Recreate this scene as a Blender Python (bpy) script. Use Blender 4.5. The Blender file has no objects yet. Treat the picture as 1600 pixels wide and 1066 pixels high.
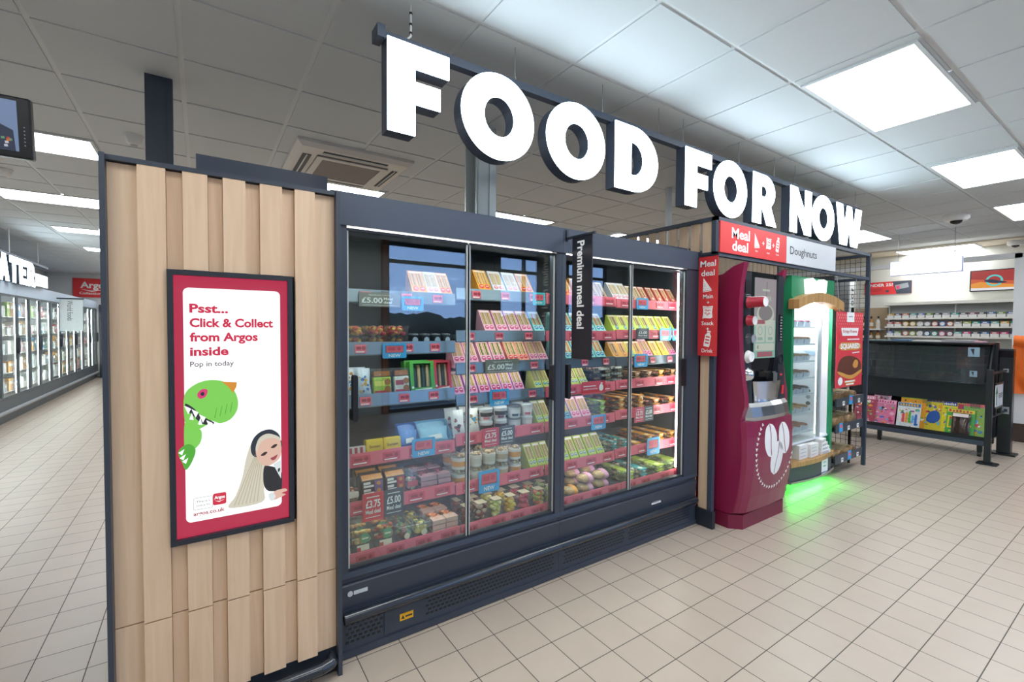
import bpy, bmesh, math, random
from mathutils import Matrix, Vector, Euler

SC = bpy.context.scene
COL = SC.collection
PI = math.pi
rnd = random.Random(7)

# ---------------------------------------------------------------- camera, world, exposure
cam_d = bpy.data.cameras.new('camera')
cam_d.sensor_width = 36.0
cam_d.lens = 715.743 * 36.0 / 1600.0
cam_d.clip_start = 0.05
cam = bpy.data.objects.new('camera', cam_d)
COL.objects.link(cam)
YAW, TILT, ROLL = 0.59599, -0.028422, 0.005789
fwd = Vector((math.sin(YAW) * math.cos(TILT), math.cos(YAW) * math.cos(TILT), math.sin(TILT)))
rt = Vector((math.cos(YAW), -math.sin(YAW), 0))
up = rt.cross(fwd)
rt2 = rt * math.cos(ROLL) + up * math.sin(ROLL)
up2 = -rt * math.sin(ROLL) + up * math.cos(ROLL)
cam.matrix_world = Matrix(((rt2.x, up2.x, -fwd.x, 0), (rt2.y, up2.y, -fwd.y, 0), (rt2.z, up2.z, -fwd.z, 1.5), (0, 0, 0, 1)))
SC.camera = cam

world = bpy.data.worlds.new('world')
SC.world = world
world.use_nodes = True
bgn = world.node_tree.nodes['Background']
bgn.inputs[0].default_value = (0.30, 0.45, 0.80, 1)
bgn.inputs[1].default_value = 7.5

SC.view_settings.view_transform = 'Standard'
SC.view_settings.look = 'None'
SC.view_settings.gamma = 1.0
SC.view_settings.use_curve_mapping = False
SC.view_settings.exposure = 0.0

PANEL_STRENGTH = 15.0       # ceiling light panels
SIGN_STRENGTH = 10.0        # lit sign letters
FRIDGE_LED = 36.0

# ---------------------------------------------------------------- materials
def lin(h):
    h = h.lstrip('#')
    out = []
    for i in (0, 2, 4):
        c = int(h[i:i + 2], 16) / 255.0
        out.append(c / 12.92 if c <= 0.04045 else ((c + 0.055) / 1.055) ** 2.4)
    return (out[0], out[1], out[2], 1.0)

MATS = {}

def mat(name, col, rough=0.5, metal=0.0, noise=0.05, scale=40.0, emit=0.0, spec=0.5, stretch=None, coat=0.0):
    if name in MATS:
        return MATS[name]
    m = bpy.data.materials.new(name)
    m.use_nodes = True
    nt = m.node_tree
    b = nt.nodes['Principled BSDF']
    c = lin(col) if isinstance(col, str) else col
    tc = nt.nodes.new('ShaderNodeTexCoord')
    mp = nt.nodes.new('ShaderNodeMapping')
    nt.links.new(tc.outputs['Object'], mp.inputs[0])
    if stretch:
        mp.inputs['Scale'].default_value = stretch
    nz = nt.nodes.new('ShaderNodeTexNoise')
    nz.inputs['Scale'].default_value = scale
    nz.inputs['Detail'].default_value = 3.0
    nt.links.new(mp.outputs[0], nz.inputs['Vector'])
    rp = nt.nodes.new('ShaderNodeMix')
    rp.data_type = 'RGBA'
    rp.inputs[6].default_value = tuple(max(0, x * (1 - noise * 1.5)) for x in c[:3]) + (1,)
    rp.inputs[7].default_value = tuple(min(1, x * (1 + noise * 1.5)) for x in c[:3]) + (1,)
    nt.links.new(nz.outputs[0], rp.inputs[0])
    nt.links.new(rp.outputs[2], b.inputs['Base Color'])
    b.inputs['Roughness'].default_value = rough
    b.inputs['Metallic'].default_value = metal
    b.inputs['Specular IOR Level'].default_value = spec
    b.inputs['Coat Weight'].default_value = coat
    if emit > 0:
        nt.links.new(rp.outputs[2], b.inputs['Emission Color'])
        b.inputs['Emission Strength'].default_value = emit
    MATS[name] = m
    return m

def screen(name, col, emit=1.0):
    """a lit display colour: black glass that gives off the colour"""
    if name in MATS:
        return MATS[name]
    m = bpy.data.materials.new(name)
    m.use_nodes = True
    b = m.node_tree.nodes['Principled BSDF']
    c = lin(col) if isinstance(col, str) else col
    b.inputs['Base Color'].default_value = (0.02, 0.02, 0.02, 1)
    b.inputs['Roughness'].default_value = 0.15
    b.inputs['Emission Color'].default_value = c
    b.inputs['Emission Strength'].default_value = emit
    MATS[name] = m
    return m

def glass(name, tint='#ffffff', ior=1.45, haze=0.0, rough=0.0, boost=1.0):
    if name in MATS:
        return MATS[name]
    m = bpy.data.materials.new(name)
    m.use_nodes = True
    nt = m.node_tree
    nt.nodes.remove(nt.nodes['Principled BSDF'])
    out = nt.nodes['Material Output']
    tr = nt.nodes.new('ShaderNodeBsdfTransparent')
    tr.inputs[0].default_value = lin(tint)
    gl = nt.nodes.new('ShaderNodeBsdfGlossy')
    gl.inputs['Roughness'].default_value = rough
    # Schlick reflectance from the view angle, alike on both faces of the thin pane
    r0 = ((ior - 1) / (ior + 1)) ** 2
    ge = nt.nodes.new('ShaderNodeNewGeometry')
    dt = nt.nodes.new('ShaderNodeVectorMath')
    dt.operation = 'DOT_PRODUCT'
    nt.links.new(ge.outputs['Normal'], dt.inputs[0])
    nt.links.new(ge.outputs['Incoming'], dt.inputs[1])
    def mth(op, x, v=None, src=None):
        n = nt.nodes.new('ShaderNodeMath')
        n.operation = op
        n.use_clamp = op != 'POWER'
        if src is None:
            nt.links.new(x, n.inputs[0])
            if v is not None:
                n.inputs[1].default_value = v
        else:
            n.inputs[0].default_value = v
            nt.links.new(src, n.inputs[1])
        return n.outputs[0]
    ab = mth('ABSOLUTE', dt.outputs['Value'])
    om = mth('SUBTRACT', None, 1.0, ab)
    pw = mth('POWER', om, 5.0)
    sc_ = mth('MULTIPLY', pw, (1 - r0))
    ad = mth('ADD', sc_, r0)
    mul = nt.nodes.new('ShaderNodeMath')
    mul.operation = 'MULTIPLY'
    mul.use_clamp = True
    mul.inputs[1].default_value = boost
    nt.links.new(ad, mul.inputs[0])
    mx = nt.nodes.new('ShaderNodeMixShader')
    nt.links.new(mul.outputs[0], mx.inputs[0])
    src = tr.outputs[0]
    if haze > 0:
        df = nt.nodes.new('ShaderNodeBsdfDiffuse')
        df.inputs[0].default_value = (0.85, 0.87, 0.88, 1)
        mh = nt.nodes.new('ShaderNodeMixShader')
        mh.inputs[0].default_value = haze
        nt.links.new(tr.outputs[0], mh.inputs[1])
        nt.links.new(df.outputs[0], mh.inputs[2])
        src = mh.outputs[0]
    nt.links.new(src, mx.inputs[1])
    nt.links.new(gl.outputs[0], mx.inputs[2])
    nt.links.new(mx.outputs[0], out.inputs[0])
    MATS[name] = m
    return m

def wood(name, c1, c2, scale=3.0):
    if name in MATS:
        return MATS[name]
    m = bpy.data.materials.new(name)
    m.use_nodes = True
    nt = m.node_tree
    b = nt.nodes['Principled BSDF']
    tc = nt.nodes.new('ShaderNodeTexCoord')
    oi = nt.nodes.new('ShaderNodeObjectInfo')
    mp = nt.nodes.new('ShaderNodeMapping')
    mp.inputs['Scale'].default_value = (26, 26, 1.6)
    nt.links.new(tc.outputs['Object'], mp.inputs[0])
    ad = nt.nodes.new('ShaderNodeVectorMath')
    ad.operation = 'ADD'
    nt.links.new(mp.outputs[0], ad.inputs[0])
    ml = nt.nodes.new('ShaderNodeMath')
    ml.operation = 'MULTIPLY'
    ml.inputs[1].default_value = 37.0
    nt.links.new(oi.outputs['Random'], ml.inputs[0])
    nt.links.new(ml.outputs[0], ad.inputs[1])
    nz = nt.nodes.new('ShaderNodeTexNoise')
    nz.inputs['Scale'].default_value = scale * 0.4
    nz.inputs['Detail'].default_value = 6
    nz.inputs['Distortion'].default_value = 1.2
    nt.links.new(ad.outputs[0], nz.inputs['Vector'])
    rp = nt.nodes.new('ShaderNodeValToRGB')
    rp.color_ramp.elements[0].position = 0.36
    rp.color_ramp.elements[1].position = 0.64
    rp.color_ramp.elements[0].color = lin(c2)
    rp.color_ramp.elements[1].color = lin(c1)
    nt.links.new(nz.outputs[0], rp.inputs[0])
    nt.links.new(rp.outputs[0], b.inputs['Base Color'])
    b.inputs['Roughness'].default_value = 0.45
    MATS[name] = m
    return m

def tiles(name, col1, col2, grout, size, mortar, phx, phy):
    m = bpy.data.materials.new(name)
    m.use_nodes = True
    nt = m.node_tree
    b = nt.nodes['Principled BSDF']
    tc = nt.nodes.new('ShaderNodeTexCoord')
    mp = nt.nodes.new('ShaderNodeMapping')
    mp.inputs['Location'].default_value = (-phx + 40 * size, -phy + 40 * size, 0)
    nt.links.new(tc.outputs['Object'], mp.inputs[0])
    br = nt.nodes.new('ShaderNodeTexBrick')
    br.offset = 0.0
    br.squash = 1.0
    br.inputs['Color1'].default_value = lin(col1)
    br.inputs['Color2'].default_value = lin(col2)
    br.inputs['Mortar'].default_value = lin(grout)
    br.inputs['Scale'].default_value = 1.0
    br.inputs['Mortar Size'].default_value = mortar
    br.inputs['Mortar Smooth'].default_value = 0.1
    br.inputs['Brick Width'].default_value = size
    br.inputs['Row Height'].default_value = size
    nt.links.new(mp.outputs[0], br.inputs['Vector'])
    nz = nt.nodes.new('ShaderNodeTexNoise')
    nz.inputs['Scale'].default_value = 9.0
    nz.inputs['Detail'].default_value = 5
    nt.links.new(tc.outputs['Object'], nz.inputs['Vector'])
    mr = nt.nodes.new('ShaderNodeMapRange')
    mr.inputs[3].default_value = 0.93
    mr.inputs[4].default_value = 1.05
    nt.links.new(nz.outputs[0], mr.inputs[0])
    mx = nt.nodes.new('ShaderNodeMix')
    mx.data_type = 'RGBA'
    mx.blend_type = 'MULTIPLY'
    mx.inputs[0].default_value = 1.0
    nt.links.new(br.outputs[0], mx.inputs[6])
    nt.links.new(mr.outputs[0], mx.inputs[7])
    nt.links.new(mx.outputs[2], b.inputs['Base Color'])
    rg = nt.nodes.new('ShaderNodeMapRange')
    rg.inputs[3].default_value = 0.33
    rg.inputs[4].default_value = 0.75
    nt.links.new(br.outputs['Fac'], rg.inputs[0])
    nt.links.new(rg.outputs[0], b.inputs['Roughness'])
    bp = nt.nodes.new('ShaderNodeBump')
    bp.inputs['Strength'].default_value = 0.25
    bp.inputs['Distance'].default_value = 0.002
    bp.invert = True
    nt.links.new(br.outputs['Fac'], bp.inputs['Height'])
    nt.links.new(bp.outputs[0], b.inputs['Normal'])
    MATS[name] = m
    return m

NAVY = mat('charcoal_paint', '#3f4858', 0.42, noise=0.03)
NAVYD = mat('dark_charcoal_paint', '#262c36', 0.4, noise=0.03)
FRAME = mat('dark_blue_grey_paint', '#373f4c', 0.4, noise=0.03)
BLACKP = mat('black_plastic', '#17191d', 0.35, noise=0.03)
WHITEP = mat('white_plastic', '#e8e8e6', 0.45, noise=0.02)
GREYP = mat('grey_plastic', '#9a9ea3', 0.45, noise=0.03)
STEEL = mat('brushed_steel', '#c9ccd0', 0.22, 1.0, noise=0.06, scale=8, stretch=(1, 1, 30))
CHROME = mat('polished_steel', '#dfe2e6', 0.12, 1.0, noise=0.02)
WOOD = wood('maple_board', '#e0c3a5', '#d7b999')
WOODD = wood('oak_trim', '#c49a63', '#a97f4b')
TAUPE = mat('taupe_slat_paint', '#8f8570', 0.5)
RED = mat('signal_red', '#e2393c', 0.4, noise=0.02)
WHITE = mat('white_print', '#f4f4f2', 0.5, noise=0.01)
DARKTXT = mat('dark_print', '#2b2d33', 0.5, noise=0.01)
GLASS = glass('door_glass', '#f4fbf9', 1.55, haze=0.0, boost=1.7)
CLEAR = glass('clear_film', '#fafcfc', 1.35, haze=0.04, rough=0.06)
ACRYL = glass('clear_acrylic', '#eef4f6', 1.45, haze=0.02, rough=0.02)
PANEL_E = screen('ceiling_panel_glow', (0.94, 0.98, 1.0, 1), PANEL_STRENGTH)
SIGN_E = screen('letter_face_glow', (0.72, 0.90, 1.0, 1), SIGN_STRENGTH)
LED_E = screen('led_strip_glow', (1.0, 0.97, 0.90, 1), FRIDGE_LED)

# ---------------------------------------------------------------- mesh helpers
def FR(x=0, y=0, z=0):     # faces -Y : local x -> +X, local y -> +Z, local z -> -Y
    return Matrix(((1, 0, 0, x), (0, 0, -1, y), (0, 1, 0, z), (0, 0, 0, 1)))

def BK(x=0, y=0, z=0):     # faces +Y
    return Matrix(((-1, 0, 0, x), (0, 0, 1, y), (0, 1, 0, z), (0, 0, 0, 1)))

def LF(x=0, y=0, z=0):     # faces -X : local x -> -Y, local y -> +Z
    return Matrix(((0, 0, -1, x), (-1, 0, 0, y), (0, 1, 0, z), (0, 0, 0, 1)))

def RF(x=0, y=0, z=0):     # faces +X : local x -> +Y, local y -> +Z
    return Matrix(((0, 0, 1, x), (1, 0, 0, y), (0, 1, 0, z), (0, 0, 0, 1)))

def T(x, y, z):
    return Matrix.Translation((x, y, z))

def RZ(a):
    return Matrix.Rotation(a, 4, 'Z')

def RX(a):
    return Matrix.Rotation(a, 4, 'X')

def RY(a):
    return Matrix.Rotation(a, 4, 'Y')

_text_cache = {}

def curve_mesh(loops):
    cu = bpy.data.curves.new('outline', 'CURVE')
    cu.dimensions = '2D'
    cu.fill_mode = 'BOTH'
    for lp in loops:
        sp = cu.splines.new('POLY')
        sp.points.add(len(lp) - 1)
        for i, (x, y) in enumerate(lp):
            sp.points[i].co = (x, y, 0, 1)
        sp.use_cyclic_u = True
    return cu

def eval_curve(cu):
    ob = bpy.data.objects.new('outline', cu)
    me = bpy.data.meshes.new_from_object(ob)
    vs = [tuple(v.co) for v in me.vertices]
    fs = [tuple(p.vertices) for p in me.polygons]
    bpy.data.meshes.remove(me)
    bpy.data.objects.remove(ob)
    bpy.data.curves.remove(cu)
    return vs, fs

def text_geo(body, bold=0.0):
    k = (body, bold)
    if k not in _text_cache:
        cu = bpy.data.curves.new('text', 'FONT')
        cu.body = body
        cu.size = 1.0
        cu.offset = bold
        cu.resolution_u = 3
        vs, fs = eval_curve(cu)
        _text_cache[k] = (vs, fs)
    return _text_cache[k]

class MB:
    def __init__(s):
        s.v, s.f, s.mi, s.sm = [], [], [], []
        s.M = Matrix()

    def add(s, vs, fs, m=0, smooth=False):
        n = len(s.v)
        M = s.M
        for p in vs:
            q = M @ Vector(p)
            s.v.append((q.x, q.y, q.z))
        flip = M.to_3x3().determinant() < 0
        for f in fs:
            ff = [n + i for i in f]
            s.f.append(ff[::-1] if flip else ff)
            s.mi.append(m)
            s.sm.append(smooth)

    def box(s, x0, x1, y0, y1, z0, z1, m=0):
        vs = [(x0, y0, z0), (x1, y0, z0), (x1, y1, z0), (x0, y1, z0), (x0, y0, z1), (x1, y0, z1), (x1, y1, z1), (x0, y1, z1)]
        s.add(vs, [(0, 3, 2, 1), (4, 5, 6, 7), (0, 1, 5, 4), (1, 2, 6, 5), (2, 3, 7, 6), (3, 0, 4, 7)], m)

    def bbox(s, x0, x1, y0, y1, z0, z1, r=0.01, m=0, seg=2):
        bm = bmesh.new()
        bmesh.ops.create_cube(bm, size=1.0)
        for v in bm.verts:
            v.co = ((x0 + x1) / 2 + v.co.x * (x1 - x0), (y0 + y1) / 2 + v.co.y * (y1 - y0), (z0 + z1) / 2 + v.co.z * (z1 - z0))
        bmesh.ops.bevel(bm, geom=bm.edges[:], offset=r, segments=seg, affect='EDGES', profile=0.6)
        bm.verts.index_update()
        s.add([tuple(v.co) for v in bm.verts], [tuple(v.index for v in f.verts) for f in bm.faces], m, False)
        bm.free()

    def prism(s, poly, z0, z1, m=0, mt=None, smooth=False):
        n = len(poly)
        a = sum(poly[i][0] * poly[(i + 1) % n][1] - poly[(i + 1) % n][0] * poly[i][1] for i in range(n))
        if a < 0:
            poly = poly[::-1]
        vs = [(x, y, z0) for x, y in poly] + [(x, y, z1) for x, y in poly]
        s.add(vs, [tuple(range(n))[::-1]], m)
        s.add(vs, [tuple(range(n, 2 * n))], m if mt is None else mt)
        s.add(vs, [(i, (i + 1) % n, n + (i + 1) % n, n + i) for i in range(n)], m, smooth)

    def shape(s, loops, z0, z1, m=0, mt=None):
        """flat outline with holes, extruded; front face in material mt"""
        vs, fs = eval_curve(curve_mesh(loops))
        if fs:
            f0 = fs[0]
            a, b, c = (Vector(vs[i]) for i in f0[:3])
            if (b - a).cross(c - a).z < 0:
                fs = [f[::-1] for f in fs]
        s.add([(x, y, z1) for x, y, _ in vs], fs, m if mt is None else mt)
        s.add([(x, y, z0) for x, y, _ in vs], [f[::-1] for f in fs], m)
        for k, lp in enumerate(loops):
            n = len(lp)
            a = sum(lp[i][0] * lp[(i + 1) % n][1] - lp[(i + 1) % n][0] * lp[i][1] for i in range(n))
            if (a < 0) != (k > 0):
                lp = lp[::-1]
            vv = [(x, y, z0) for x, y in lp] + [(x, y, z1) for x, y in lp]
            s.add(vv, [(i, (i + 1) % n, n + (i + 1) % n, n + i) for i in range(n)], m)

    def text(s, body, x, y, cap, w=None, m=0, z=0.001, bold=0.0, align='L'):
        vs, fs = text_geo(body, bold)
        if not vs:
            return
        x0 = min(v[0] for v in vs)
        x1 = max(v[0] for v in vs)
        k = cap / 0.70
        kx = k if w is None else w / max(1e-6, x1 - x0)
        wd = (x1 - x0) * kx
        ox = x - (0 if align == 'L' else wd / 2 if align == 'C' else wd)
        s.add([((a - x0) * kx + ox, b * k + y, z) for a, b, c in vs], fs, m)

    def lathe(s, prof, n=20, m=0, smooth=True, cx=0, cy=0, cap=True):
        vs, fs = [], []
        for r, z in prof:
            for i in range(n):
                a = 2 * PI * i / n
                vs.append((cx + r * math.cos(a), cy + r * math.sin(a), z))
        for j in range(len(prof) - 1):
            for i in range(n):
                fs.append((j * n + i, j * n + (i + 1) % n, (j + 1) * n + (i + 1) % n, (j + 1) * n + i))
        s.add(vs, fs, m, smooth)
        if cap:
            k = (len(prof) - 1) * n
            s.add(vs, [tuple(range(n))[::-1], tuple(range(k, k + n))], m)

    def cyl(s, p0, p1, r, n=10, m=0, smooth=True, r2=None):
        p0, p1 = Vector(p0), Vector(p1)
        d = (p1 - p0)
        L = d.length
        if L < 1e-9:
            return
        q = d.to_track_quat('Z', 'Y').to_matrix().to_4x4()
        old = s.M
        s.M = old @ T(*p0) @ q
        s.lathe([(r, 0), (r if r2 is None else r2, L)], n, m, smooth)
        s.M = old

    def tube(s, pts, r, n=8, m=0):
        for a, b in zip(pts[:-1], pts[1:]):
            s.cyl(a, b, r, n, m)
        for p in pts[1:-1]:
            s.ball(p, r, m, 6, 4)

    def ball(s, c, r, m=0, n=10, k=6, sz=1.0):
        prof = [(max(1e-4, r * math.sin(PI * j / k)), -r * sz * math.cos(PI * j / k)) for j in range(k + 1)]
        old = s.M
        s.M = old @ T(*c)
        s.lathe(prof, n, m, True)
        s.M = old

    def loft(s, rings, m=0, smooth=True, cap=True):
        n = len(rings[0])
        vs = [p for r in rings for p in r]
        fs = []
        for j in range(len(rings) - 1):
            for i in range(n):
                fs.append((j * n + i, j * n + (i + 1) % n, (j + 1) * n + (i + 1) % n, (j + 1) * n + i))
        s.add(vs, fs, m, smooth)
        if cap:
            k = (len(rings) - 1) * n
            s.add(vs, [tuple(range(n))[::-1], tuple(range(k, k + n))], m)

    def grid(s, fn, nu, nv, m=0, smooth=True):
        vs = [fn(i / nu, j / nv) for j in range(nv + 1) for i in range(nu + 1)]
        w = nu + 1
        s.add(vs, [(j * w + i, j * w + i + 1, (j + 1) * w + i + 1, (j + 1) * w + i) for j in range(nv) for i in range(nu)], m, smooth)

    def build(s, name, mats, parent=None, world=False, label=None, kind=None):
        """links everything collected so far as one mesh object; world=True: the vertices are in world coordinates"""
        me = bpy.data.meshes.new(name)
        off = Vector((0, 0, 0))
        if parent is not None and world:
            r = parent
            while r.parent is not None:
                r = r.parent
            off = Vector(r.location)
        me.from_pydata([(a - off.x, b - off.y, c - off.z) for a, b, c in s.v], [], s.f)
        if not isinstance(mats, (list, tuple)):
            mats = [mats]
        for mm in mats:
            me.materials.append(mm)
        for p, mi, sm in zip(me.polygons, s.mi, s.sm):
            p.material_index = mi
            p.use_smooth = sm
        me.update()
        o = bpy.data.objects.new(name, me)
        COL.objects.link(o)
        if parent is not None:
            o.parent = parent
        if label:
            o['label'] = label
        if kind:
            o['kind'] = kind
        return o

def rrect(x0, x1, y0, y1, r, n=5):
    out = []
    for cx, cy, a in ((x1 - r, y0 + r, -90), (x1 - r, y1 - r, 0), (x0 + r, y1 - r, 90), (x0 + r, y0 + r, 180)):
        for i in range(n + 1):
            t = math.radians(a + 90 * i / n)
            out.append((cx + r * math.cos(t), cy + r * math.sin(t)))
    return out

def ell(cx, cy, rx, ry, n=40, a0=0, a1=360):
    full = abs(a1 - a0) >= 360
    k = n if full else n + 1
    return [(cx + rx * math.cos(math.radians(a0 + (a1 - a0) * i / n)), cy + ry * math.sin(math.radians(a0 + (a1 - a0) * i / n))) for i in range(k)]

def thing(name, label, cat, loc=(0, 0, 0), rz=0.0, group=None):
    o = bpy.data.objects.new(name, None)
    o.empty_display_size = 0.05
    COL.objects.link(o)
    o.location = loc
    o.rotation_euler = (0, 0, rz)
    return tag(o, label, cat, group)

def tag(o, label, cat, group=None):
    o['label'] = label
    o['category'] = cat
    if group:
        o['group'] = group
    return o

def struct(o):
    o['kind'] = 'structure'
    return o

def dup(o, parent=None):
    c = o.copy()
    COL.objects.link(c)
    if parent is not None:
        c.parent = parent
    for ch in list(o.children):
        dup(ch, c)
    return c

def one(name, mb, mats, label, cat, group=None):
    """a thing that is one mesh, built in world coordinates: its origin goes to the middle of its underside"""
    xs = [v[0] for v in mb.v]
    ys = [v[1] for v in mb.v]
    zs = [v[2] for v in mb.v]
    c = Vector(((min(xs) + max(xs)) / 2, (min(ys) + max(ys)) / 2, min(zs)))
    mb.v = [(a - c.x, b - c.y, d - c.z) for a, b, d in mb.v]
    o = mb.build(name, mats)
    o.location = c
    return tag(o, label, cat, group)

ORD = ['first', 'second', 'third', 'fourth', 'fifth', 'sixth', 'seventh', 'eighth', 'ninth', 'tenth', 'eleventh', 'twelfth', 'thirteenth', 'fourteenth', 'fifteenth', 'sixteenth']

# ================================================================ SETTING
FLOOR = tiles('beige_floor_tile', '#baab9c', '#b4a596', '#4e4943', 0.2, 0.0022, 0.168, 0.065)
mb = MB()
mb.box(-6, 13, -4, 19, -0.1, 0.0)
struct(mb.build('floor', FLOOR))

TILE = mat('ceiling_tile', '#d2d7da', 0.85, noise=0.015, scale=120)
TBAR = mat('ceiling_grid_paint', '#d9dde0', 0.5, noise=0.01)
mb = MB()
mb.box(-6, 13, -4, 19, 3.0, 3.1, 1)
gx = [0.532 + 0.61 * k for k in range(-10, 21)]
gy = [1.387 + 0.6 * k for k in range(-9, 30)]
for i in range(len(gx) - 1):
    for j in range(len(gy) - 1):
        if gx[i + 1] > 10.7 or gx[i] < -5.9:
            continue
        mb.box(gx[i] + 0.014, gx[i + 1] - 0.014, gy[j] + 0.014, gy[j + 1] - 0.014, 2.993, 3.0, 0)
struct(mb.build('ceiling', [TILE, TBAR]))

WALLM = mat('pale_wall_paint', '#d5d8da', 0.7, noise=0.02)
BEIGE = mat('bulkhead_warm_light_tint', '#d9cdb9', 0.6, noise=0.02)  # beige stands for the warm light falling on this strip of ceiling
GREYBLK = mat('grey_wall_cladding', '#b4babd', 0.6, noise=0.08, scale=6)
for nm, b, m in (('wall_left', (-3.7, -3.6, -3.6, 18), WALLM), ('wall_back', (-3.7, 12.6, 17.9, 18.0), WALLM), ('wall_right', (12.5, 12.6, -3.6, 18), WALLM)):
    mb = MB()
    mb.box(b[0], b[1], b[2], b[3], 0, 3.0)
    struct(mb.build(nm, m))
# shop front behind the camera: cladding, dark piers, glazing
mb = MB()
for x0, x1 in ((-3.7, 2.57), (8.0, 12.6)):
    mb.box(x0, x1, -3.7, -3.6, 0, 3.0)
struct(mb.build('wall_front', GREYBLK))
mb = MB()
mb.box(4.39, 4.96, -3.72, -3.5, 0, 3.0)
mb.box(6.14, 6.75, -3.72, -3.5, 0, 3.0)
struct(mb.build('wall_pier', NAVYD))
mb = MB()
mb.box(2.57, 2.66, -3.74, -3.5, 0, 3.0)
struct(mb.build('trim_1', mat('rust_post', '#8a4a2c', 0.5)))
WG = glass('shopfront_glass', '#eef3f6', 1.5)
for n, (x0, x1, mull) in enumerate(((2.66, 4.39, []), (4.96, 6.14, [5.6]), (6.75, 8.0, []))):
    mb = MB()
    for x in [x0 + 0.025, x1 - 0.025] + mull:
        mb.box(x - 0.025, x + 0.025, -3.66, -3.58, 0, 3.0)
    for z in (0.03, 2.66, 2.97):
        mb.box(x0, x1, -3.66, -3.58, z - 0.03, z + 0.03)
    fr_ = struct(mb.build('window_%d' % (n + 1), NAVYD))
    mb = MB()
    mb.box(x0 + 0.02, x1 - 0.02, -3.63, -3.62, 0.05, 2.95)
    mb.build('pane', WG, fr_)
mb = MB()
mb.box(-20, 30, -40, -4.0, -0.12, -0.02)
struct(mb.build('street', mat('asphalt', '#3b3d40', 0.9)))
mb = MB()
for i in range(60):
    x = -14 + i * 0.55
    mb.ball((x, -13 + rnd.uniform(-0.3, 0.3), 0.9 + rnd.uniform(-0.06, 0.06)), 1.15 + rnd.uniform(-0.08, 0.08), 0, 8, 6)
o = mb.build('hedge', mat('hedge_leaf', '#20291c', 0.9, noise=0.3, scale=6))
o['kind'] = 'structure'

# kiosk surround at the far end
mb = MB()
mb.box(10.72, 12.5, -3.6, 8, 2.975, 3.0)
struct(mb.build('ceiling_bulkhead', BEIGE))
mb = MB()
mb.box(11.4, 11.5, 1.2, 7.0, 0, 2.975)
struct(mb.build('wall_kiosk', mat('kiosk_cream_wall', '#d3d2c9', 0.5, noise=0.02)))
mb = MB()
mb.box(10.36, 10.46, 1.44, 1.52, 0, 2.69)
mb.box(10.36, 10.46, 1.44, 6.0, 2.62, 2.70)
mb.box(10.36, 11.4, 1.36, 1.44, 0, 2.70)
struct(mb.build('trim_2', mat('kiosk_portal_paint', '#d9dadb', 0.4, noise=0.01)))

# galvanised columns that carry the roof
GALV = mat('galvanised_steel', '#c6cdcf', 0.35, 0.35, noise=0.12, scale=5, stretch=(1, 1, 0.1))
mb = MB()
cx, cy = 1.77, 3.05
mb.box(cx - 0.085, cx + 0.085, cy - 0.09, cy - 0.075, 0, 3.0)
mb.box(cx - 0.085, cx + 0.085, cy + 0.075, cy + 0.09, 0, 3.0)
mb.box(cx - 0.01, cx + 0.01, cy - 0.075, cy + 0.075, 0, 3.0)
mb.box(cx - 0.075, cx - 0.055, cy - 0.1, cy - 0.09, 0, 3.0)
mb.box(cx + 0.02, cx + 0.06, cy - 0.1, cy - 0.09, 0, 3.0)
struct(mb.build('column', GALV))
mb = MB()
mb.box(4.08, 4.14, 3.10, 3.14, 0, 3.0)
struct(mb.build('column_slim', GALV))

# ================================================================ CEILING LIGHTS
LIGHTS = [
    (3.05, 4.20, 0.815, 1.37, 'large ceiling light panel above open floor before coffee machine'),
    (5.49, 6.62, 0.815, 1.37, 'ceiling light panel above the floor before the doughnut cabinet'),
    (7.89, 9.10, 0.815, 1.37, 'ceiling light panel above the black magazine stand'),
    (8.15, 9.32, 2.72, 3.22, 'ceiling light panel seen behind the final letter of the sign'),
    (-1.90, -0.71, 5.0, 5.55, 'long ceiling light panel beside the hanging camera monitor'),
    (-1.90, -0.69, 7.25, 7.82, 'ceiling light panel second along above the freezer aisle'),
    (-1.86, -0.69, 9.57, 10.05, 'ceiling light panel third along above the freezer aisle'),
    (-1.86, -0.69, 11.8, 12.3, 'ceiling light panel fourth along above the freezer aisle'),
    (-1.86, -0.69, 14.2, 14.7, 'ceiling light panel fifth along above the freezer aisle'),
    (0.53, 1.71, 5.0, 5.56, 'ceiling light panel behind the air conditioning cassette'),
    (2.97, 4.13, 5.0, 5.56, 'ceiling light panel beyond the galvanised column'),
    (5.40, 6.60, 5.0, 5.56, 'ceiling light panel beyond the slatted frame'),
    (0.53, 1.71, 8.6, 9.16, 'ceiling light panel deep behind the timber panel'),
    (2.97, 4.13, 8.6, 9.16, 'ceiling light panel deep behind the fridges'),
    (5.40, 6.60, 8.6, 9.16, 'ceiling light panel deep behind the slatted frame'),
    (-1.86, -0.69, 16.5, 17.0, 'added ceiling light panel, sixth along freezer aisle, brightening the far wall'),  # extra panel, put in to brighten the far wall
    (0.53, 1.71, 12.2, 12.8, 'added ceiling light panel hidden beyond the timber panel, brightening the far shop'),  # unseen extra panel that lifts the light deep in the shop
    (0.53, 1.71, 15.6, 16.2, 'added ceiling light panel hidden near the far wall to brighten it'),  # unseen extra panel that lifts the light on the far wall
    (0.60, 1.76, 0.815, 1.37, 'ceiling light panel above the aisle before the first fridge'),
    (-1.84, -0.68, 0.815, 1.37, 'ceiling light panel above the aisle before the freezers'),
    (0.60, 1.76, -1.6, -1.04, 'ceiling light panel in the shop front row before the timber panel'),
    (3.05, 4.20, -1.6, -1.04, 'ceiling light panel in the shop front row before the second fridge'),
    (5.49, 6.62, -1.6, -1.04, 'ceiling light panel in the shop front row before the cabinet'),
    (-1.84, -0.68, -1.6, -1.04, 'ceiling light panel in the shop front row by the freezers'),
]
DIFF = WHITEP
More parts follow.
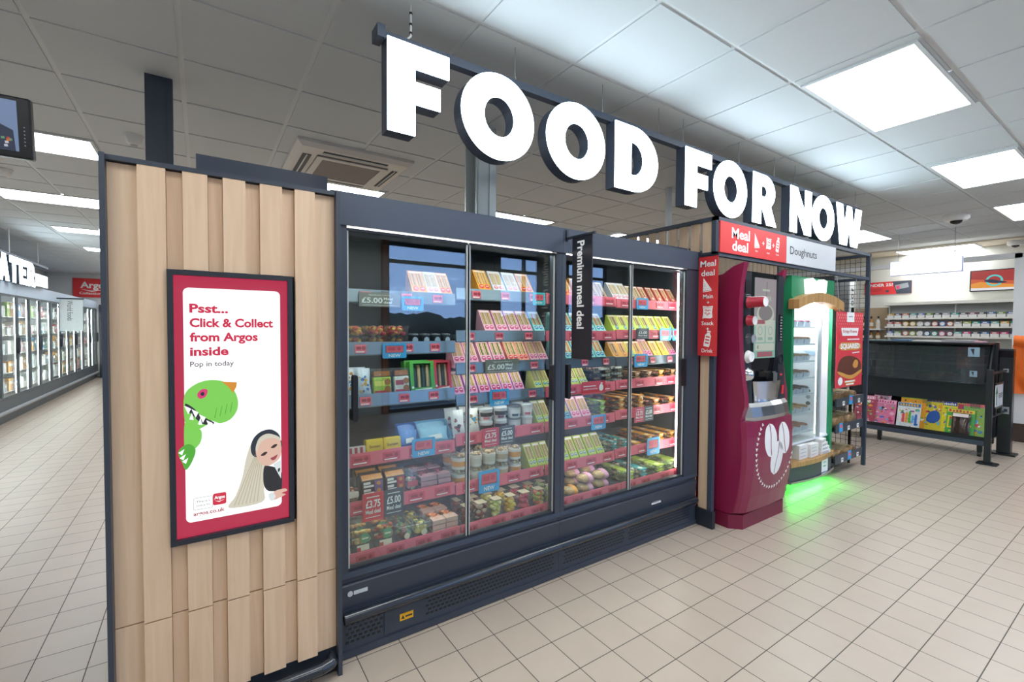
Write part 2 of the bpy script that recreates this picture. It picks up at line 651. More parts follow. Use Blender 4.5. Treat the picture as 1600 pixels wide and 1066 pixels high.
def ceiling_light(x0, x1, y0, y1, label, zt=2.993):
    t = thing('ceiling_light', label, 'ceiling light', ((x0 + x1) / 2, (y0 + y1) / 2, zt - 0.012), 0, 'ceiling light panels')
    w, d = (x1 - x0) / 2, (y1 - y0) / 2
    mb = MB()
    for a in ((-w, w, -d, -d + 0.02), (-w, w, d - 0.02, d), (-w, -w + 0.02, -d + 0.02, d - 0.02), (w - 0.02, w, -d + 0.02, d - 0.02)):
        mb.box(a[0], a[1], a[2], a[3], 0, 0.012)
    mb.build('frame', TBAR, t)
    mb = MB()
    mb.box(-w + 0.02, w - 0.02, -d + 0.02, d - 0.02, 0.003, 0.012)
    mb.build('diffuser', PANEL_E, t)
    return t
for a in LIGHTS:
    ceiling_light(*a)
ceiling_light(10.80, 11.38, 2.05, 3.14, 'narrow warm ceiling light panel above the tobacco kiosk', 2.975)

# ================================================================ CEILING FITTINGS
def dome_camera(x, y, z, r, label):
    t = thing('security_camera', label, 'security camera', (x, y, z), 0, 'dome security cameras')
    mb = MB()
    mb.lathe([(r, 0), (r, -0.05), (r * 0.8, -0.075)][::-1], 24, 0)
    mb.build('housing', WHITEP, t)
    mb = MB()
    mb.lathe([(0.004, -0.075 - r * 0.35), (r * 0.25, -0.075 - r * 0.3), (r * 0.42, -0.075 - r * 0.18), (r * 0.48, -0.075)], 20, 0)
    mb.build('dome', mat('smoked_dome', '#1a1c20', 0.1), t)
dome_camera(8.1, 1.72, 2.993, 0.13, 'white dome camera on ceiling beyond the last sign letter')
dome_camera(11.05, 1.62, 2.975, 0.10, 'white dome camera on the warm bulkhead above kiosk')
def detector(x, y, r, label):
    t = thing('smoke_detector', label, 'smoke detector', (x, y, 2.993), 0, 'smoke detectors')
    mb = MB()
    mb.lathe([(r * 0.95, -0.018), (r, -0.012), (r, 0)], 24, 0)
    mb.build('base', WHITEP, t)
    mb = MB()
    mb.lathe([(r * 0.35, -0.078), (r * 0.72, -0.068), (r * 0.88, -0.035), (r * 0.88, -0.018)], 24, 0)
    mb.build('sensor_cap', WHITEP, t)
    mb = MB()
    mb.lathe([(r * 0.40, -0.0795), (r * 0.40, -0.076)], 20, 0)
    mb.build('sensor_grille', GREYP, t)
detector(-0.42, 4.68, 0.062, 'round white smoke detector beside the dark ceiling post')
detector(-1.56, 6.4, 0.075, 'round white smoke detector below the hanging monitor, by second light')

# air conditioning cassette
AX, AY = 1.12, 4.42
t = thing('air_conditioner', 'square white ceiling cassette air conditioner above the fridges', 'air conditioner', (AX, AY, 2.94))
mb = MB()
mb.prism([(-0.48, -0.48), (0.48, -0.48), (0.48, 0.48), (-0.48, 0.48)], 0.03, 0.055)
rings = []
for w, z in ((0.48, 0.03), (0.44, 0.0)):
    rings.append([(-w, -w, z), (w, -w, z), (w, w, z), (-w, w, z)])
mb.loft(rings[::-1], 0, False)
mb.build('cover', mat('aircon_white', '#e4e0da', 0.5, noise=0.01), t)
for nm, b in (('vent', (-0.27, 0.27, -0.40, -0.35)), ('vent', (-0.27, 0.27, 0.35, 0.40)), ('vent', (-0.41, -0.34, -0.27, 0.27)), ('vent', (0.35, 0.40, -0.27, 0.27))):
    mb = MB()
    mb.box(b[0], b[1], b[2], b[3], -0.004, 0.0)
    vo = mb.build(nm, BLACKP, t)
    mb = MB()
    if b[1] - b[0] > 0.2:
        mb.box(b[0], b[1], (b[2] + b[3]) / 2 - 0.006, (b[2] + b[3]) / 2 + 0.004, -0.010, -0.004)
    else:
        mb.box((b[0] + b[1]) / 2 - 0.006, (b[0] + b[1]) / 2 + 0.004, b[2], b[3], -0.010, -0.004)
    mb.build('louvre', WHITEP, vo)
mb = MB()
mb.box(-0.30, 0.30, -0.30, 0.30, -0.012, 0.0)
g = mb.build('grille', mat('aircon_grille', '#8f8682', 0.6), t)
mb = MB()
for a in ((-0.30, 0.30, -0.30, -0.25), (-0.30, 0.30, 0.25, 0.30), (-0.30, -0.25, -0.25, 0.25), (0.25, 0.30, -0.25, 0.25)):
    mb.box(a[0], a[1], a[2], a[3], -0.018, -0.012)
mb.build('grille_rim', mat('aircon_white', '#e4e0da'), g)

# camera monitor hung from the ceiling
t = thing('hanging_monitor', 'black framed security monitor hung from ceiling showing shop floor', 'monitor', (-0.90, 3.05, 2.27))
tilt = RX(math.radians(8))
mb = MB()
mb.M = tilt
mb.bbox(-0.26, 0.26, 0.0, 0.05, 0.0, 0.27, 0.008)
mb.build('casing', BLACKP, t)
mb = MB()
mb.M = tilt @ FR(0, -0.001, 0)
mb.prism([(-0.235, 0.03), (0.215, 0.03), (0.215, 0.25), (-0.235, 0.25)], 0, 0.002, 0)
scr = mb.build('screen_panel', screen('cctv_blue', '#7c90b4', 0.8), t)
mb = MB()
mb.M = tilt @ FR(0, -0.0035, 0)
mb.prism([(-0.235, 0.03), (0.205, 0.03), (0.20, 0.12), (0.06, 0.19), (-0.235, 0.20)], 0, 0.001, 0)
for i in range(130):
    x, y = rnd.uniform(-0.2, 0.195), rnd.uniform(0.033, 0.13)
    if y > 0.15 - (x + 0.06) * 0.3:
        continue
    mb.prism([(x, y), (x + 0.012, y + 0.002), (x + 0.010, y + 0.012), (x - 0.001, y + 0.01)], 0.001, 0.002, 1 + i % 4)
mb.prism([(0.0, 0.145), (0.07, 0.12), (0.085, 0.15), (0.015, 0.175)], 0.001, 0.002, 1)
mb.prism([(0.02, 0.147), (0.066, 0.13), (0.075, 0.147), (0.03, 0.166)], 0.002, 0.003, 4)
mb.build('picture', [screen('cctv_dark', '#3c4358', 0.7), screen('cctv_orange', '#d07030', 0.8), screen('cctv_pale', '#c9cdd8', 0.8), screen('cctv_red', '#b04a4a', 0.8), screen('cctv_green', '#6c9a76', 0.8)], scr)
mb = MB()
for i in range(6):
    mb.M = tilt @ FR(0.236, -0.001, 0.06 + i * 0.016)
    mb.prism(ell(0, 0, 0.003, 0.003, 8), 0, 0.002)
mb.build('buttons', GREYP, t)
mb = MB()
mb.cyl((0, 0.05, 0.2), (0, 0.05, 0.723), 0.02, 12)
mb.build('ceiling_pole', NAVYD, t)

# ================================================================ HANGING LETTER SIGN
SX, SYF, SYB = 0, 2.0, 2.075
LET = [('F', 0.687, 0.985), ('O', 1.05, 1.487), ('O', 1.573, 2.02), ('D', 2.109, 2.51), ('F', 2.809, 3.118), ('O', 3.148, 3.60), ('R', 3.693, 4.055), ('N', 4.312, 4.713), ('O', 4.736, 5.203), ('W', 5.25, 5.876)]

def letter_loops(ch):
    if ch == 'F':
        return [[(0, 0), (.43, 0), (.43, .35), (.85, .35), (.85, .60), (.43, .60), (.43, .74), (1, .74), (1, 1), (0, 1)]]
    if ch == 'O':
        return [ell(.5, .5, .5, .53, 56), ell(.5, .5, .205, .245, 40)]
    if ch == 'D':
        return [[(0, 0)] + ell(.42, .5, .58, .5, 32, -90, 90) + [(0, 1)], [(.36, .25)] + ell(.40, .5, .235, .25, 24, -90, 90) + [(.36, .75)]]
    if ch == 'R':
        return [[(0, 0), (.36, 0), (.36, .31), (.42, .31), (.62, 0), (1.04, 0), (.78, .385)] + ell(.50, .665, .46, .335, 20, -48, 90) + [(0, 1)], [(.36, .56)] + ell(.46, .665, .14, .105, 14, -90, 90) + [(.36, .77)]]
    if ch == 'N':
        return [[(0, 0), (.31, 0), (.31, .50), (.69, 0), (1, 0), (1, 1), (.69, 1), (.69, .50), (.31, 1), (0, 1)]]
    if ch == 'W':
        return [[(0, 1), (.24, 1), (.32, .42), (.41, 1), (.59, 1), (.68, .42), (.76, 1), (1, 1), (.84, 0), (.58, 0), (.5, .50), (.42, 0), (.16, 0)]]
    if ch == 'A':
        return [[(0, 0), (.33, 0), (.38, .18), (.62, .18), (.67, 0), (1, 0), (.68, 1), (.32, 1)], [(.43, .40), (.57, .40), (.5, .70)]]
    if ch == 'T':
        return [[(.32, 0), (.68, 0), (.68, .74), (1, .74), (1, 1), (0, 1), (0, .74), (.32, .74)]]
    if ch == 'E':
        return [[(0, 0), (1, 0), (1, .25), (.42, .25), (.42, .38), (.9, .38), (.9, .62), (.42, .62), (.42, .75), (1, .75), (1, 1), (0, 1)]]

def add_letter(root, ch, M, w, h, depth):
    L = [[(x * w, y * h) for x, y in lp] for lp in letter_loops(ch)]
    mb = MB()
    mb.M = M
    mb.shape(L, -depth, 0, 0)
    body = mb.build('letter_case', NAVY, root, world=True)
    mb = MB()
    mb.M = M
    cx, cy = w / 2, h / 2
    s = 0.985
    mb.shape(L, 0.0, 0.006, 0)
    mb.build('letter_face', SIGN_E, body, world=True)

sign = thing('hanging_sign', 'large lit white letters FOOD FOR NOW hung above the fridges', 'sign', (3.4, 2.05, 2.37))
for ch, a, b in LET:
    add_letter(sign, ch, FR(a, SYF, 2.37), b - a, 0.405, 0.075)
mb = MB()
mb.box(0.655, 5.93, 2.03, 2.075, 2.775, 2.815)
mb.box(0.645, 0.68, 2.0, 2.08, 2.765, 2.82)
mb.build('carrier_beam', NAVY, sign, world=True)
for x in (1.40, 2.05, 2.58, 2.85, 3.57, 4.13, 4.5, 5.28, 5.86):
    mb = MB()
    mb.cyl((x, 2.05, 2.815), (x, 2.05, 2.993), 0.0022, 6)
    mb.lathe([(0.006, 2.812), (0.006, 2.835)], 8, 0, cx=x, cy=2.05)
    mb.build('suspension_wire', GREYP, sign, world=True)
mb = MB()
mb.tube([(0.82, 2.06, 2.993), (0.82, 2.06, 2.85), (0.79, 2.06, 2.817)], 0.005, 8)
w_ = mb.build('power_cable', WHITEP, sign, world=True)
mb = MB()
for z in (2.86, 2.9, 2.95):
    mb.lathe([(0.008, z), (0.008, z + 0.008)], 8, 0, cx=0.82, cy=2.06)
mb.build('cable_tie', BLACKP, w_, world=True)

# ================================================================ CHILLED CABINETS
FIN = mat('fridge_interior', '#2a3038', 0.45, noise=0.03)
RAILG = mat('grey_shelf_rail', '#8d96a2', 0.25, 0.55, noise=0.03)
RAILD = mat('dark_shelf_rail', '#4d545f', 0.35, 0.3, noise=0.03)
RAILP = mat('coral_shelf_rail', '#e76a7b', 0.3, noise=0.02)
TICKP = mat('coral_ticket', '#ef6a7a', 0.45, noise=0.02)
TICKD = mat('deep_coral_ticket', '#d8495e', 0.45, noise=0.02)
SHELFB = mat('shelf_board', '#575e68', 0.4, 0.2, noise=0.03)
SHELF_E = screen('added_shelf_lamp_glow', (1.0, 0.97, 0.91, 1), 13.0)  # glow of the added strips that brighten the chilled food
EDGE = glass('door_edge_strip', '#e6efe9', 1.5, haze=0.45, rough=0.15)

LV = {
    'A': [1.684, 1.428, 1.173, 0.886, 0.651, 0.43],
    'B': [1.718, 1.485, 1.306, 1.132, 0.912, 0.640, 0.43],
    'C': [1.718, 1.485, 1.306, 1.132, 0.912, 0.640, 0.43],
    'D': [1.710, 1.492, 1.300, 1.137, 0.922, 0.648, 0.43]}
RAIL = {'A': 'gggppp', 'B': 'ggggppp', 'C': 'ppdpppp', 'D': 'ppdpppp'}
BX = {'A': (0.545, 1.146), 'B': (1.150, 1.764), 'C': (1.774, 2.395), 'D': (2.399, 3.112)}
YS = 2.25

def shelf_front(bay, s):
    return YS if s < len(LV[bay]) - 1 else 2.185

def cabinet(x0, x1, bays, label, post_l, post_r, doors):
    t = thing('chilled_display_cabinet', label, 'display fridge', ((x0 + x1) / 2, 2.45, 0), 0, 'chilled display cabinets')
    P = lambda mb, name, m, par=None: mb.build(name, m, par or t, world=True)
    mb = MB()
    mb.box(x0, x1, 2.84, 2.87, 0.05, 2.08)
    if post_l > 0.04:
        mb.box(x0, x0 + 0.02, 2.14, 2.84, 0.05, 2.08)
    if post_r > 0.05:
        mb.box(x1 - 0.02, x1, 2.14, 2.84, 0.05, 2.08)
    mb.box(x0 + 0.02, x1 - (0.02 if post_r > 0.05 else 0), 2.14, 2.84, 2.02, 2.07)
    mb.box(x0 + 0.02, x1 - 0.02, 2.14, 2.84, 0.30, 0.34)
    P(mb, 'carcass', FIN)
    for a, b in ((x0, x0 + post_l), (x1 - post_r, x1)):
        mb = MB()
        mb.box(a, b, 2.085, 2.15, 0.395, 1.945)
        P(mb, 'frame_post', FRAME)
    mb = MB()
    mb.box(x0, x1, 2.075, 2.3, 1.945, 2.078)
    mb.box(x0, x1, 2.20, 2.26, 2.078, 2.125)
    P(mb, 'header', NAVY)
    mb = MB()
    mb.M = Matrix(((0, 0, 1, 0), (1, 0, 0, 0), (0, 1, 0, 0), (0, 0, 0, 1)))
    mb.prism([(2.16, 0.395), (2.085, 0.395), (2.08, 0.372), (2.10, 0.36), (2.10, 0.345), (2.085, 0.335), (2.098, 0.22), (2.16, 0.22)], x0, x1)
    P(mb, 'lower_panel', FRAME)
    mb = MB()
    mb.box(x0, x1, 2.095, 2.13, 0.03, 0.22)
    mb.box(x0, x1, 2.085, 2.13, 0.004, 0.034)
    kick = P(mb, 'kick_panel', FRAME)
    segs = [(x0 + 0.03, x0 + 0.19), (x0 + 0.42, x1 - 0.04)] if x0 < 1 else [(x0 + 0.04, x0 + 0.55), (x0 + 0.62, x1 - 0.09)]
    for a, b in segs:
        mb = MB()
        x = a
        k = 0
        while x < b:
            for r in range(5):
                z = 0.066 + r * 0.020
                xx = x + (0.012 if r % 2 else 0)
                mb.box(xx, xx + 0.015, 2.0935, 2.0955, z, z + 0.009)
            x += 0.024
        P(mb, 'vent_slots', BLACKP, kick)
    mb = MB()
    a, b = (x0 + 0.02, x1) if x0 < 1 else (x0, x1 - 0.02)
    prof = []
    for i in range(12):
        an = 2 * PI * i / 12
        prof.append((2.073 + 0.021 * math.cos(an), 0.195 + 0.025 * math.sin(an)))
    mb.M = Matrix(((0, 0, 1, 0), (1, 0, 0, 0), (0, 1, 0, 0), (0, 0, 0, 1)))
    mb.prism(prof, a, b, smooth=True)
    P(mb, 'bumper_rail', mat('bumper_rubber', '#272d36', 0.22, noise=0.02, coat=0.3))
    # doors
    for i, (a, b, hx) in enumerate(doors):
        mb = MB()
        for z0, z1 in ((0.397, 0.408), (1.927, 1.940)):
            mb.box(a, b, 2.098, 2.122, z0, z1)
        for u in (a, b - 0.0015):
            mb.box(u, u + 0.0015, 2.098, 2.122, 0.408, 1.927)
        d = P(mb, 'door', NAVYD)
        mb = MB()
        mb.box(a + 0.006, b - 0.006, 2.106, 2.112, 0.408, 1.927)
        P(mb, 'glass_pane', GLASS, d)
        mb = MB()
        mb.box(a + .002, a + 0.008, 2.0975, 2.105, 0.408, 1.927)
        P(mb, 'edge_strip', EDGE, d)
        mb = MB()
        mb.box(b - 0.008, b - .002, 2.0975, 2.105, 0.408, 1.927)
        P(mb, 'edge_strip', EDGE, d)
        mb = MB()
        pts = rrect(-0.011, 0.011, 0, 0.21, 0.010, 4)
        mb.M = FR(hx, 2.104, 1.075)
        mb.prism(pts, 0, 0.03)
        P(mb, 'handle', BLACKP, d)
    # lamps inside
    mb = MB()
    mb.box(x0 + 0.045, x1 - 0.045, 2.125, 2.142, 1.936, 1.944)
    P(mb, 'light_strip', LED_E)
    # shelves with their rails and tickets
    for bay in bays:
        bx0, bx1 = BX[bay]
        n = len(LV[bay])
        for s, z in enumerate(LV[bay]):
            yf = shelf_front(bay, s)
            mb = MB()
            mb.box(bx0, bx1, yf, 2.838, z - 0.045, z - 0.03)
            sh = P(mb, 'shelf', SHELFB)
            rk = RAIL[bay][s]
            mb = MB()
            mb.M = Matrix(((0, 0, 1, 0), (1, 0, 0, 0), (0, 1, 0, 0), (0, 0, 0, 1)))
            mb.prism([(yf, z - 0.066), (yf - 0.012, z - 0.066), (yf - 0.014, z - 0.06), (yf - 0.006, z), (yf, z)], bx0 + 0.002, bx1 - 0.002)
            P(mb, 'price_rail', {'g': RAILG, 'd': RAILD, 'p': RAILP}[rk], sh)
            mb = MB()
            mb.box(bx0 + 0.04, bx1 - 0.07, yf + 0.012, yf + 0.026, z - 0.053, z - 0.046)
            if s < n - 1:
                P(mb, 'added_shelf_lamp', SHELF_E, sh)  # added strip hidden behind the rail, only brightens the goods below
            nt = 3 if rk != 'p' else 4
            for k in range(nt):
                cx = bx0 + (k + 0.5 + rnd.uniform(-0.15, 0.15)) * (bx1 - bx0) / nt
                w = 0.055 if rk != 'p' else 0.09
                mb = MB()
                mb.M = FR(cx, yf - 0.0155, z - 0.054) @ RX(math.radians(-7))
                mb.prism([(-w / 2, 0), (w / 2, 0), (w / 2, 0.042), (-w / 2, 0.042)], 0, 0.0015, 0)
                mb.prism([(-w * .42, 0.004), (w * .3, 0.004), (w * .3, 0.009), (-w * .42, 0.009)], 0.0015, 0.002, 1)
                mb.prism([(-w * .36, 0.018), (w * .05, 0.018), (w * .05, 0.032), (-w * .36, 0.032)], 0.0015, 0.002, 2)
                mb.prism(ell(w * .27, 0.025, 0.010, 0.010, 12), 0.0015, 0.002, 2)
                P(mb, 'price_ticket', [TICKP if rk != 'p' else TICKD, WHITE, mat('ticket_ink', '#a02a3c', 0.5)], sh)
    return t

cabL = cabinet(0.492, 1.768, 'AB', 'dark grey glass-door chilled cabinet beside the timber panel, with snacks and salads', 0.042, 0.040, [(0.536, 1.146, 0.566), (1.152, 1.726, 1.708)])
cabR = cabinet(1.770, 3.136, 'CD', 'dark grey glass-door chilled cabinet between black blade sign and coffee machine', 0.030, 0.165, [(1.802, 2.388, 1.826), (2.394, 2.968, 2.958)])
# bright lamp down the hinge side of the second cabinet
mb = MB()
mb.box(2.972, 2.990, 2.151, 2.165, 0.45, 1.92)
mb.build('light_strip', LED_E, cabR, world=True)
mb = MB()
mb.M = FR(2.62, 2.0945, 0.255)
mb.prism([(0, 0), (0.1, 0), (0.1, 0.03), (0, 0.03)], 0, 0.002, 0)
mb.prism([(0.010, 0.010), (0.085, 0.010), (0.085, 0.019), (0.010, 0.019)], 0.002, 0.003, 1)
mb.build('maker_label', [WHITE, GREYP], cabR, world=True)
mb = MB()
mb.M = FR(0.53, 2.088, 0.285) 
mb.prism(ell(0.012, 0.012, 0.012, 0.012, 20), 0, 0.004, 0)
mb.prism([(0.028, 0.004), (0.09, 0.004), (0.09, 0.02), (0.028, 0.02)], 0, 0.004, 0)
mb.build('serial_label', [mat('silver_label', '#c3c8cf', 0.4)], cabL, world=True)
mb = MB()
mb.M = FR(0.70, 2.094, 0.045)
mb.prism([(0, 0), (0.19, 0), (0.19, 0.12), (0, 0.12)], 0, 0.003, 0)
hp = mb.build('access_hatch', FRAME, cabL, world=True)
mb = MB()
mb.M = FR(0.775, 2.090, 0.085)
mb.prism([(0, 0), (0.068, 0), (0.068, 0.034), (0, 0.034)], 0, 0.001, 0)
mb.prism([(0.006, 0.008), (0.024, 0.008), (0.015, 0.026)], 0.001, 0.0015, 1)
mb.prism([(0.028, 0.012), (0.062, 0.012), (0.062, 0.020), (0.028, 0.020)], 0.001, 0.0016, 1)
mb.build('warning_label', [mat('warning_yellow', '#f2b51d', 0.5), DARKTXT], hp, world=True)

# ================================================================ SHELF EDGE SIGNS
BLUE = mat('new_blue', '#3fa9e6', 0.4, noise=0.01)
TEALB = mat('new_teal', '#45c6d6', 0.4, noise=0.01)
SLATE = mat('slate_card', '#454b58', 0.4, noise=0.02)
TAUPEC = mat('taupe_card', '#807e78', 0.4, noise=0.02)
CORAL = mat('coral_card', '#e23d4a', 0.4, noise=0.02)

def new_sign(x0, x1, z0, z1, label, m=BLUE):
    t = thing('shelf_edge_sign', label, 'shelf sign', ((x0 + x1) / 2, 2.229, z0), 0, 'blue NEW shelf signs')
    w, h = x1 - x0, z1 - z0
    mb = MB()
    mb.M = FR(0, 0, 0)
    f = [(-w / 2 + a, b) for a, b in rrect(0, w, 0, h, 0.008, 3)]
    mb.shape([f, [(-w * .38, h * .36), (w * .38, h * .36), (w * .38, h * .86), (-w * .38, h * .86)]], 0, 0.003)
    mb.build('card', m, t)
    mb = MB()
    mb.M = FR(0, 0, 0)
    mb.prism([(-w * .34, h * .40), (w * .36, h * .40), (w * .36, h * .84), (-w * .34, h * .84)], -0.002, 0.0, 0)
    mb.prism([(-w * .28, h * .52), (w * .02, h * .52), (w * .02, h * .74), (-w * .28, h * .74)], 0, 0.0008, 1)
    mb.prism(ell(w * .2, h * .63, h * .12, h * .12, 12), 0, 0.0008, 1)
    mb.build('price_ticket', [TICKP, TICKD], t)
    mb = MB()
    mb.M = FR(0, 0, 0)
    mb.text('NEW', 0, h * .09, h * .19, w * .5, 0, 0.0036, 0.02, 'C')
    mb.build('lettering', WHITE, t)
    return t
for a in [
    (0.838, 0.955, 1.586, 1.657, 'blue NEW sign on top shelf beside the five pound sign'),
    (0.739, 0.862, 1.345, 1.419, 'blue NEW sign under the orange fruit trays'),
    (0.892, 1.021, 0.825, 0.922, 'blue NEW sign under the blue snack display boxes'),
    (1.359, 1.491, 1.050, 1.145, 'blue NEW sign under the lilac sandwich row'),
    (1.289, 1.427, 0.558, 0.684, 'blue NEW sign above the melon and mango pots'),
    (2.158, 2.292, 0.815, 0.915, 'blue NEW sign under the pink sandwiches near the black sign'),
    (2.591, 2.716, 1.640, 1.722, 'blue NEW sign on top shelf under brown cartons'),
    (2.855, 2.985, 1.412, 1.503, 'blue NEW sign under the lime cartons, first of two'),
    (3.005, 3.105, 1.410, 1.502, 'blue NEW sign under the lime cartons, second of two'),
    (2.575, 2.716, 1.222, 1.317, 'blue NEW sign under the orange and lime cartons'),
    (2.727, 2.869, 0.557, 0.685, 'blue NEW sign under the stacked orange pasta trays')]:
    new_sign(*a)
new_sign(1.662, 1.755, 1.640, 1.717, 'teal NEW sign on top shelf next to the centre post', TEALB)

def deal_sign(x0, x1, z0, z1, label, cards):
    t = thing('shelf_edge_sign', label, 'shelf sign', ((x0 + x1) / 2, 2.228, z0), 0, 'meal deal price signs')
    w, h = x1 - x0, z1 - z0
    n = len(cards)
    for i, (m, price) in enumerate(cards):
        a, b = -w / 2 + w * i / n, -w / 2 + w * (i + 1) / n
        mb = MB()
        mb.M = FR(0, 0, 0)
        mb.prism([(a, 0), (b, 0), (b, h), (a, h)], 0, 0.003)
        c = mb.build('price_card', m, t)
        mb = MB()
        mb.M = FR(0, 0, 0)
        if n == 1 and w / h > 2.2:
            mb.text(price, a + w * .06, h * .28, h * .36, w * .50, 0, 0.0036, 0.02)
            mb.text('Meal', a + w * .59, h * .50, h * .20, w * .22, 0, 0.0036, 0.015)
            mb.text('deal', a + w * .59, h * .24, h * .20, w * .20, 0, 0.0036, 0.015)
            mb.text('Upgrade your main to a', 0, h * .80, h * .09, w * .55, 0, 0.0036, 0, 'C')
            mb.prism([(-w * .42, h * .1), (w * .42, h * .1), (w * .42, h * .12), (-w * .42, h * .12)], 0.003, 0.0036)
        else:
            cw = b - a
            mb.text(price, (a + b) / 2, h * .48, h * .26, cw * .68, 0, 0.0036, 0.025, 'C')
            mb.text('Meal deal', (a + b) / 2, h * .26, h * .15, cw * .7, 0, 0.0036, 0.02, 'C')
            mb.prism([((a + b) / 2 - cw * .36, h * .12), ((a + b) / 2 + cw * .36, h * .12), ((a + b) / 2 + cw * .36, h * .14), ((a + b) / 2 - cw * .36, h * .14)], 0.003, 0.0036)
            mb.prism([((a + b) / 2 - cw * .3, h * .84), ((a + b) / 2 + cw * .3, h * .84), ((a + b) / 2 + cw * .3, h * .87), ((a + b) / 2 - cw * .3, h * .87)], 0.003, 0.0036)
        mb.build('lettering', WHITE, c)
    return t
P375, P500 = '\u00a33.75', '\u00a35.00'
deal_sign(0.625, 0.828, 1.600, 1.668, 'grey five pound meal deal sign on empty top shelf', [(TAUPEC, P500)])
deal_sign(1.328, 1.559, 1.240, 1.318, 'grey five pound meal deal sign among the pink sandwiches', [(TAUPEC, P500)])
deal_sign(1.309, 1.534, 0.819, 0.926, 'red and slate double price sign below the yogurt pots', [(mat('pink_card', '#d8486a', 0.4), P375), (SLATE, P500)])
deal_sign(0.637, 0.847, 0.549, 0.686, 'red and slate double price sign below the dark meat cartons', [(CORAL, P375), (SLATE, P500)])
deal_sign(2.591, 2.726, 1.426, 1.502, 'small slate price sign below the lime cartons', [(SLATE, P500)])
deal_sign(2.582, 2.790, 0.818, 0.928, 'red and slate double price sign below the orange trays', [(mat('pink_card', '#d8486a', 0.4), P375), (SLATE, P500)])
t = thing('shelf_edge_sign', 'coral sign with white fruit picture beside the black cabinet handle', 'shelf sign', (2.175, 2.228, 1.060))
mb = MB()
mb.M = FR(0, 0, 0)
mb.prism([(-0.107, 0), (0.107, 0), (0.107, 0.086), (-0.107, 0.086)], 0, 0.003)
mb.build('card', CORAL, t)
mb = MB()
mb.M = FR(0, 0, 0)
mb.prism(ell(0.068, 0.040, 0.020, 0.024, 20), 0.003, 0.004)
mb.prism(ell(0.072, 0.070, 0.010, 0.005, 10), 0.003, 0.004)
mb.prism([(-0.095, 0.052), (0.018, 0.052), (0.018, 0.058), (-0.095, 0.058)], 0.003, 0.004)
mb.text('included in the meal deal', -0.095, 0.032, 0.011, 0.125, 0, 0.004)
mb.build('print', WHITE, t)

# hanging blade sign between the cabinets
t = thing('blade_sign', 'tall black hanging blade sign reading Premium meal deal', 'sign', (1.79, 1.94, 1.325))
mb = MB()
mb.box(1.7885, 1.7955, 1.855, 2.018, 1.325, 2.022)
bl = mb.build('blade', mat('black_sign_board', '#22232b', 0.4, noise=0.02), t, world=True)
mb = MB()
# the words run downwards, letter tops towards the shopper
mb.M = Matrix(((0, 0, -1, 1.7882), (0, -1, 0, 1.972), (-1, 0, 0, 1.998), (0, 0, 0, 1)))
mb.text('Premium meal deal', 0, 0, 0.056, 0.50, 0, 0.0008, 0.028)
mb.build('lettering', WHITE, bl, world=True)
mb = MB()
mb.box(1.785, 1.799, 1.835, 2.075, 2.022, 2.034)
mb.box(1.785, 1.799, 2.063, 2.075, 2.015, 2.078)
mb.build('bracket', NAVYD, t, world=True)

# ================================================================ CHILLED FOOD
BREAD = mat('sandwich_bread', '#cfb488', 0.8, noise=0.15, scale=120)
CRUST = mat('sandwich_crust', '#a8713c', 0.7, noise=0.1, scale=90)
CARD = {
    'orange': ('#eda43a', '#c3863a', '#d8402e'), 'bluewhite': ('#d9dff0', '#c9b79a', '#e58b9a'), 'pink': ('#efb0c4', '#a88a4e', '#d03b78'),
    'pinkham': ('#f0aec6', '#c58a6a', '#d3307a'), 'pinkdark': ('#f2b4ca', '#4d5a28', '#d64a7e'), 'salmon': ('#f4a08f', '#6a7434', '#df3b42'),
    'lilac': ('#e2a3cf', '#a2813f', '#c72a68'), 'teal': ('#86cfd0', '#a8693c', '#2c78a8'), 'yellowteal': ('#d8d86a', '#98a04a', '#2f9ca0'),
    'lime': ('#c3d45a', '#8f7a3a', '#7f9aa4'), 'limebox': ('#cfe04e', '#7d7a42', '#5f9cae'), 'orangebox': ('#f4ac45', '#98683a', '#e07a2c'),
    'yellow': ('#f5d05a', '#b0803a', '#e79a30'), 'brown': ('#b39a82', '#6c5240', '#7a3a34'), 'redbrown': ('#b9544c', '#7a4a38', '#e3c9b4'),
    'blue': ('#5aa9cc', '#c7b070', '#2d6a98')}

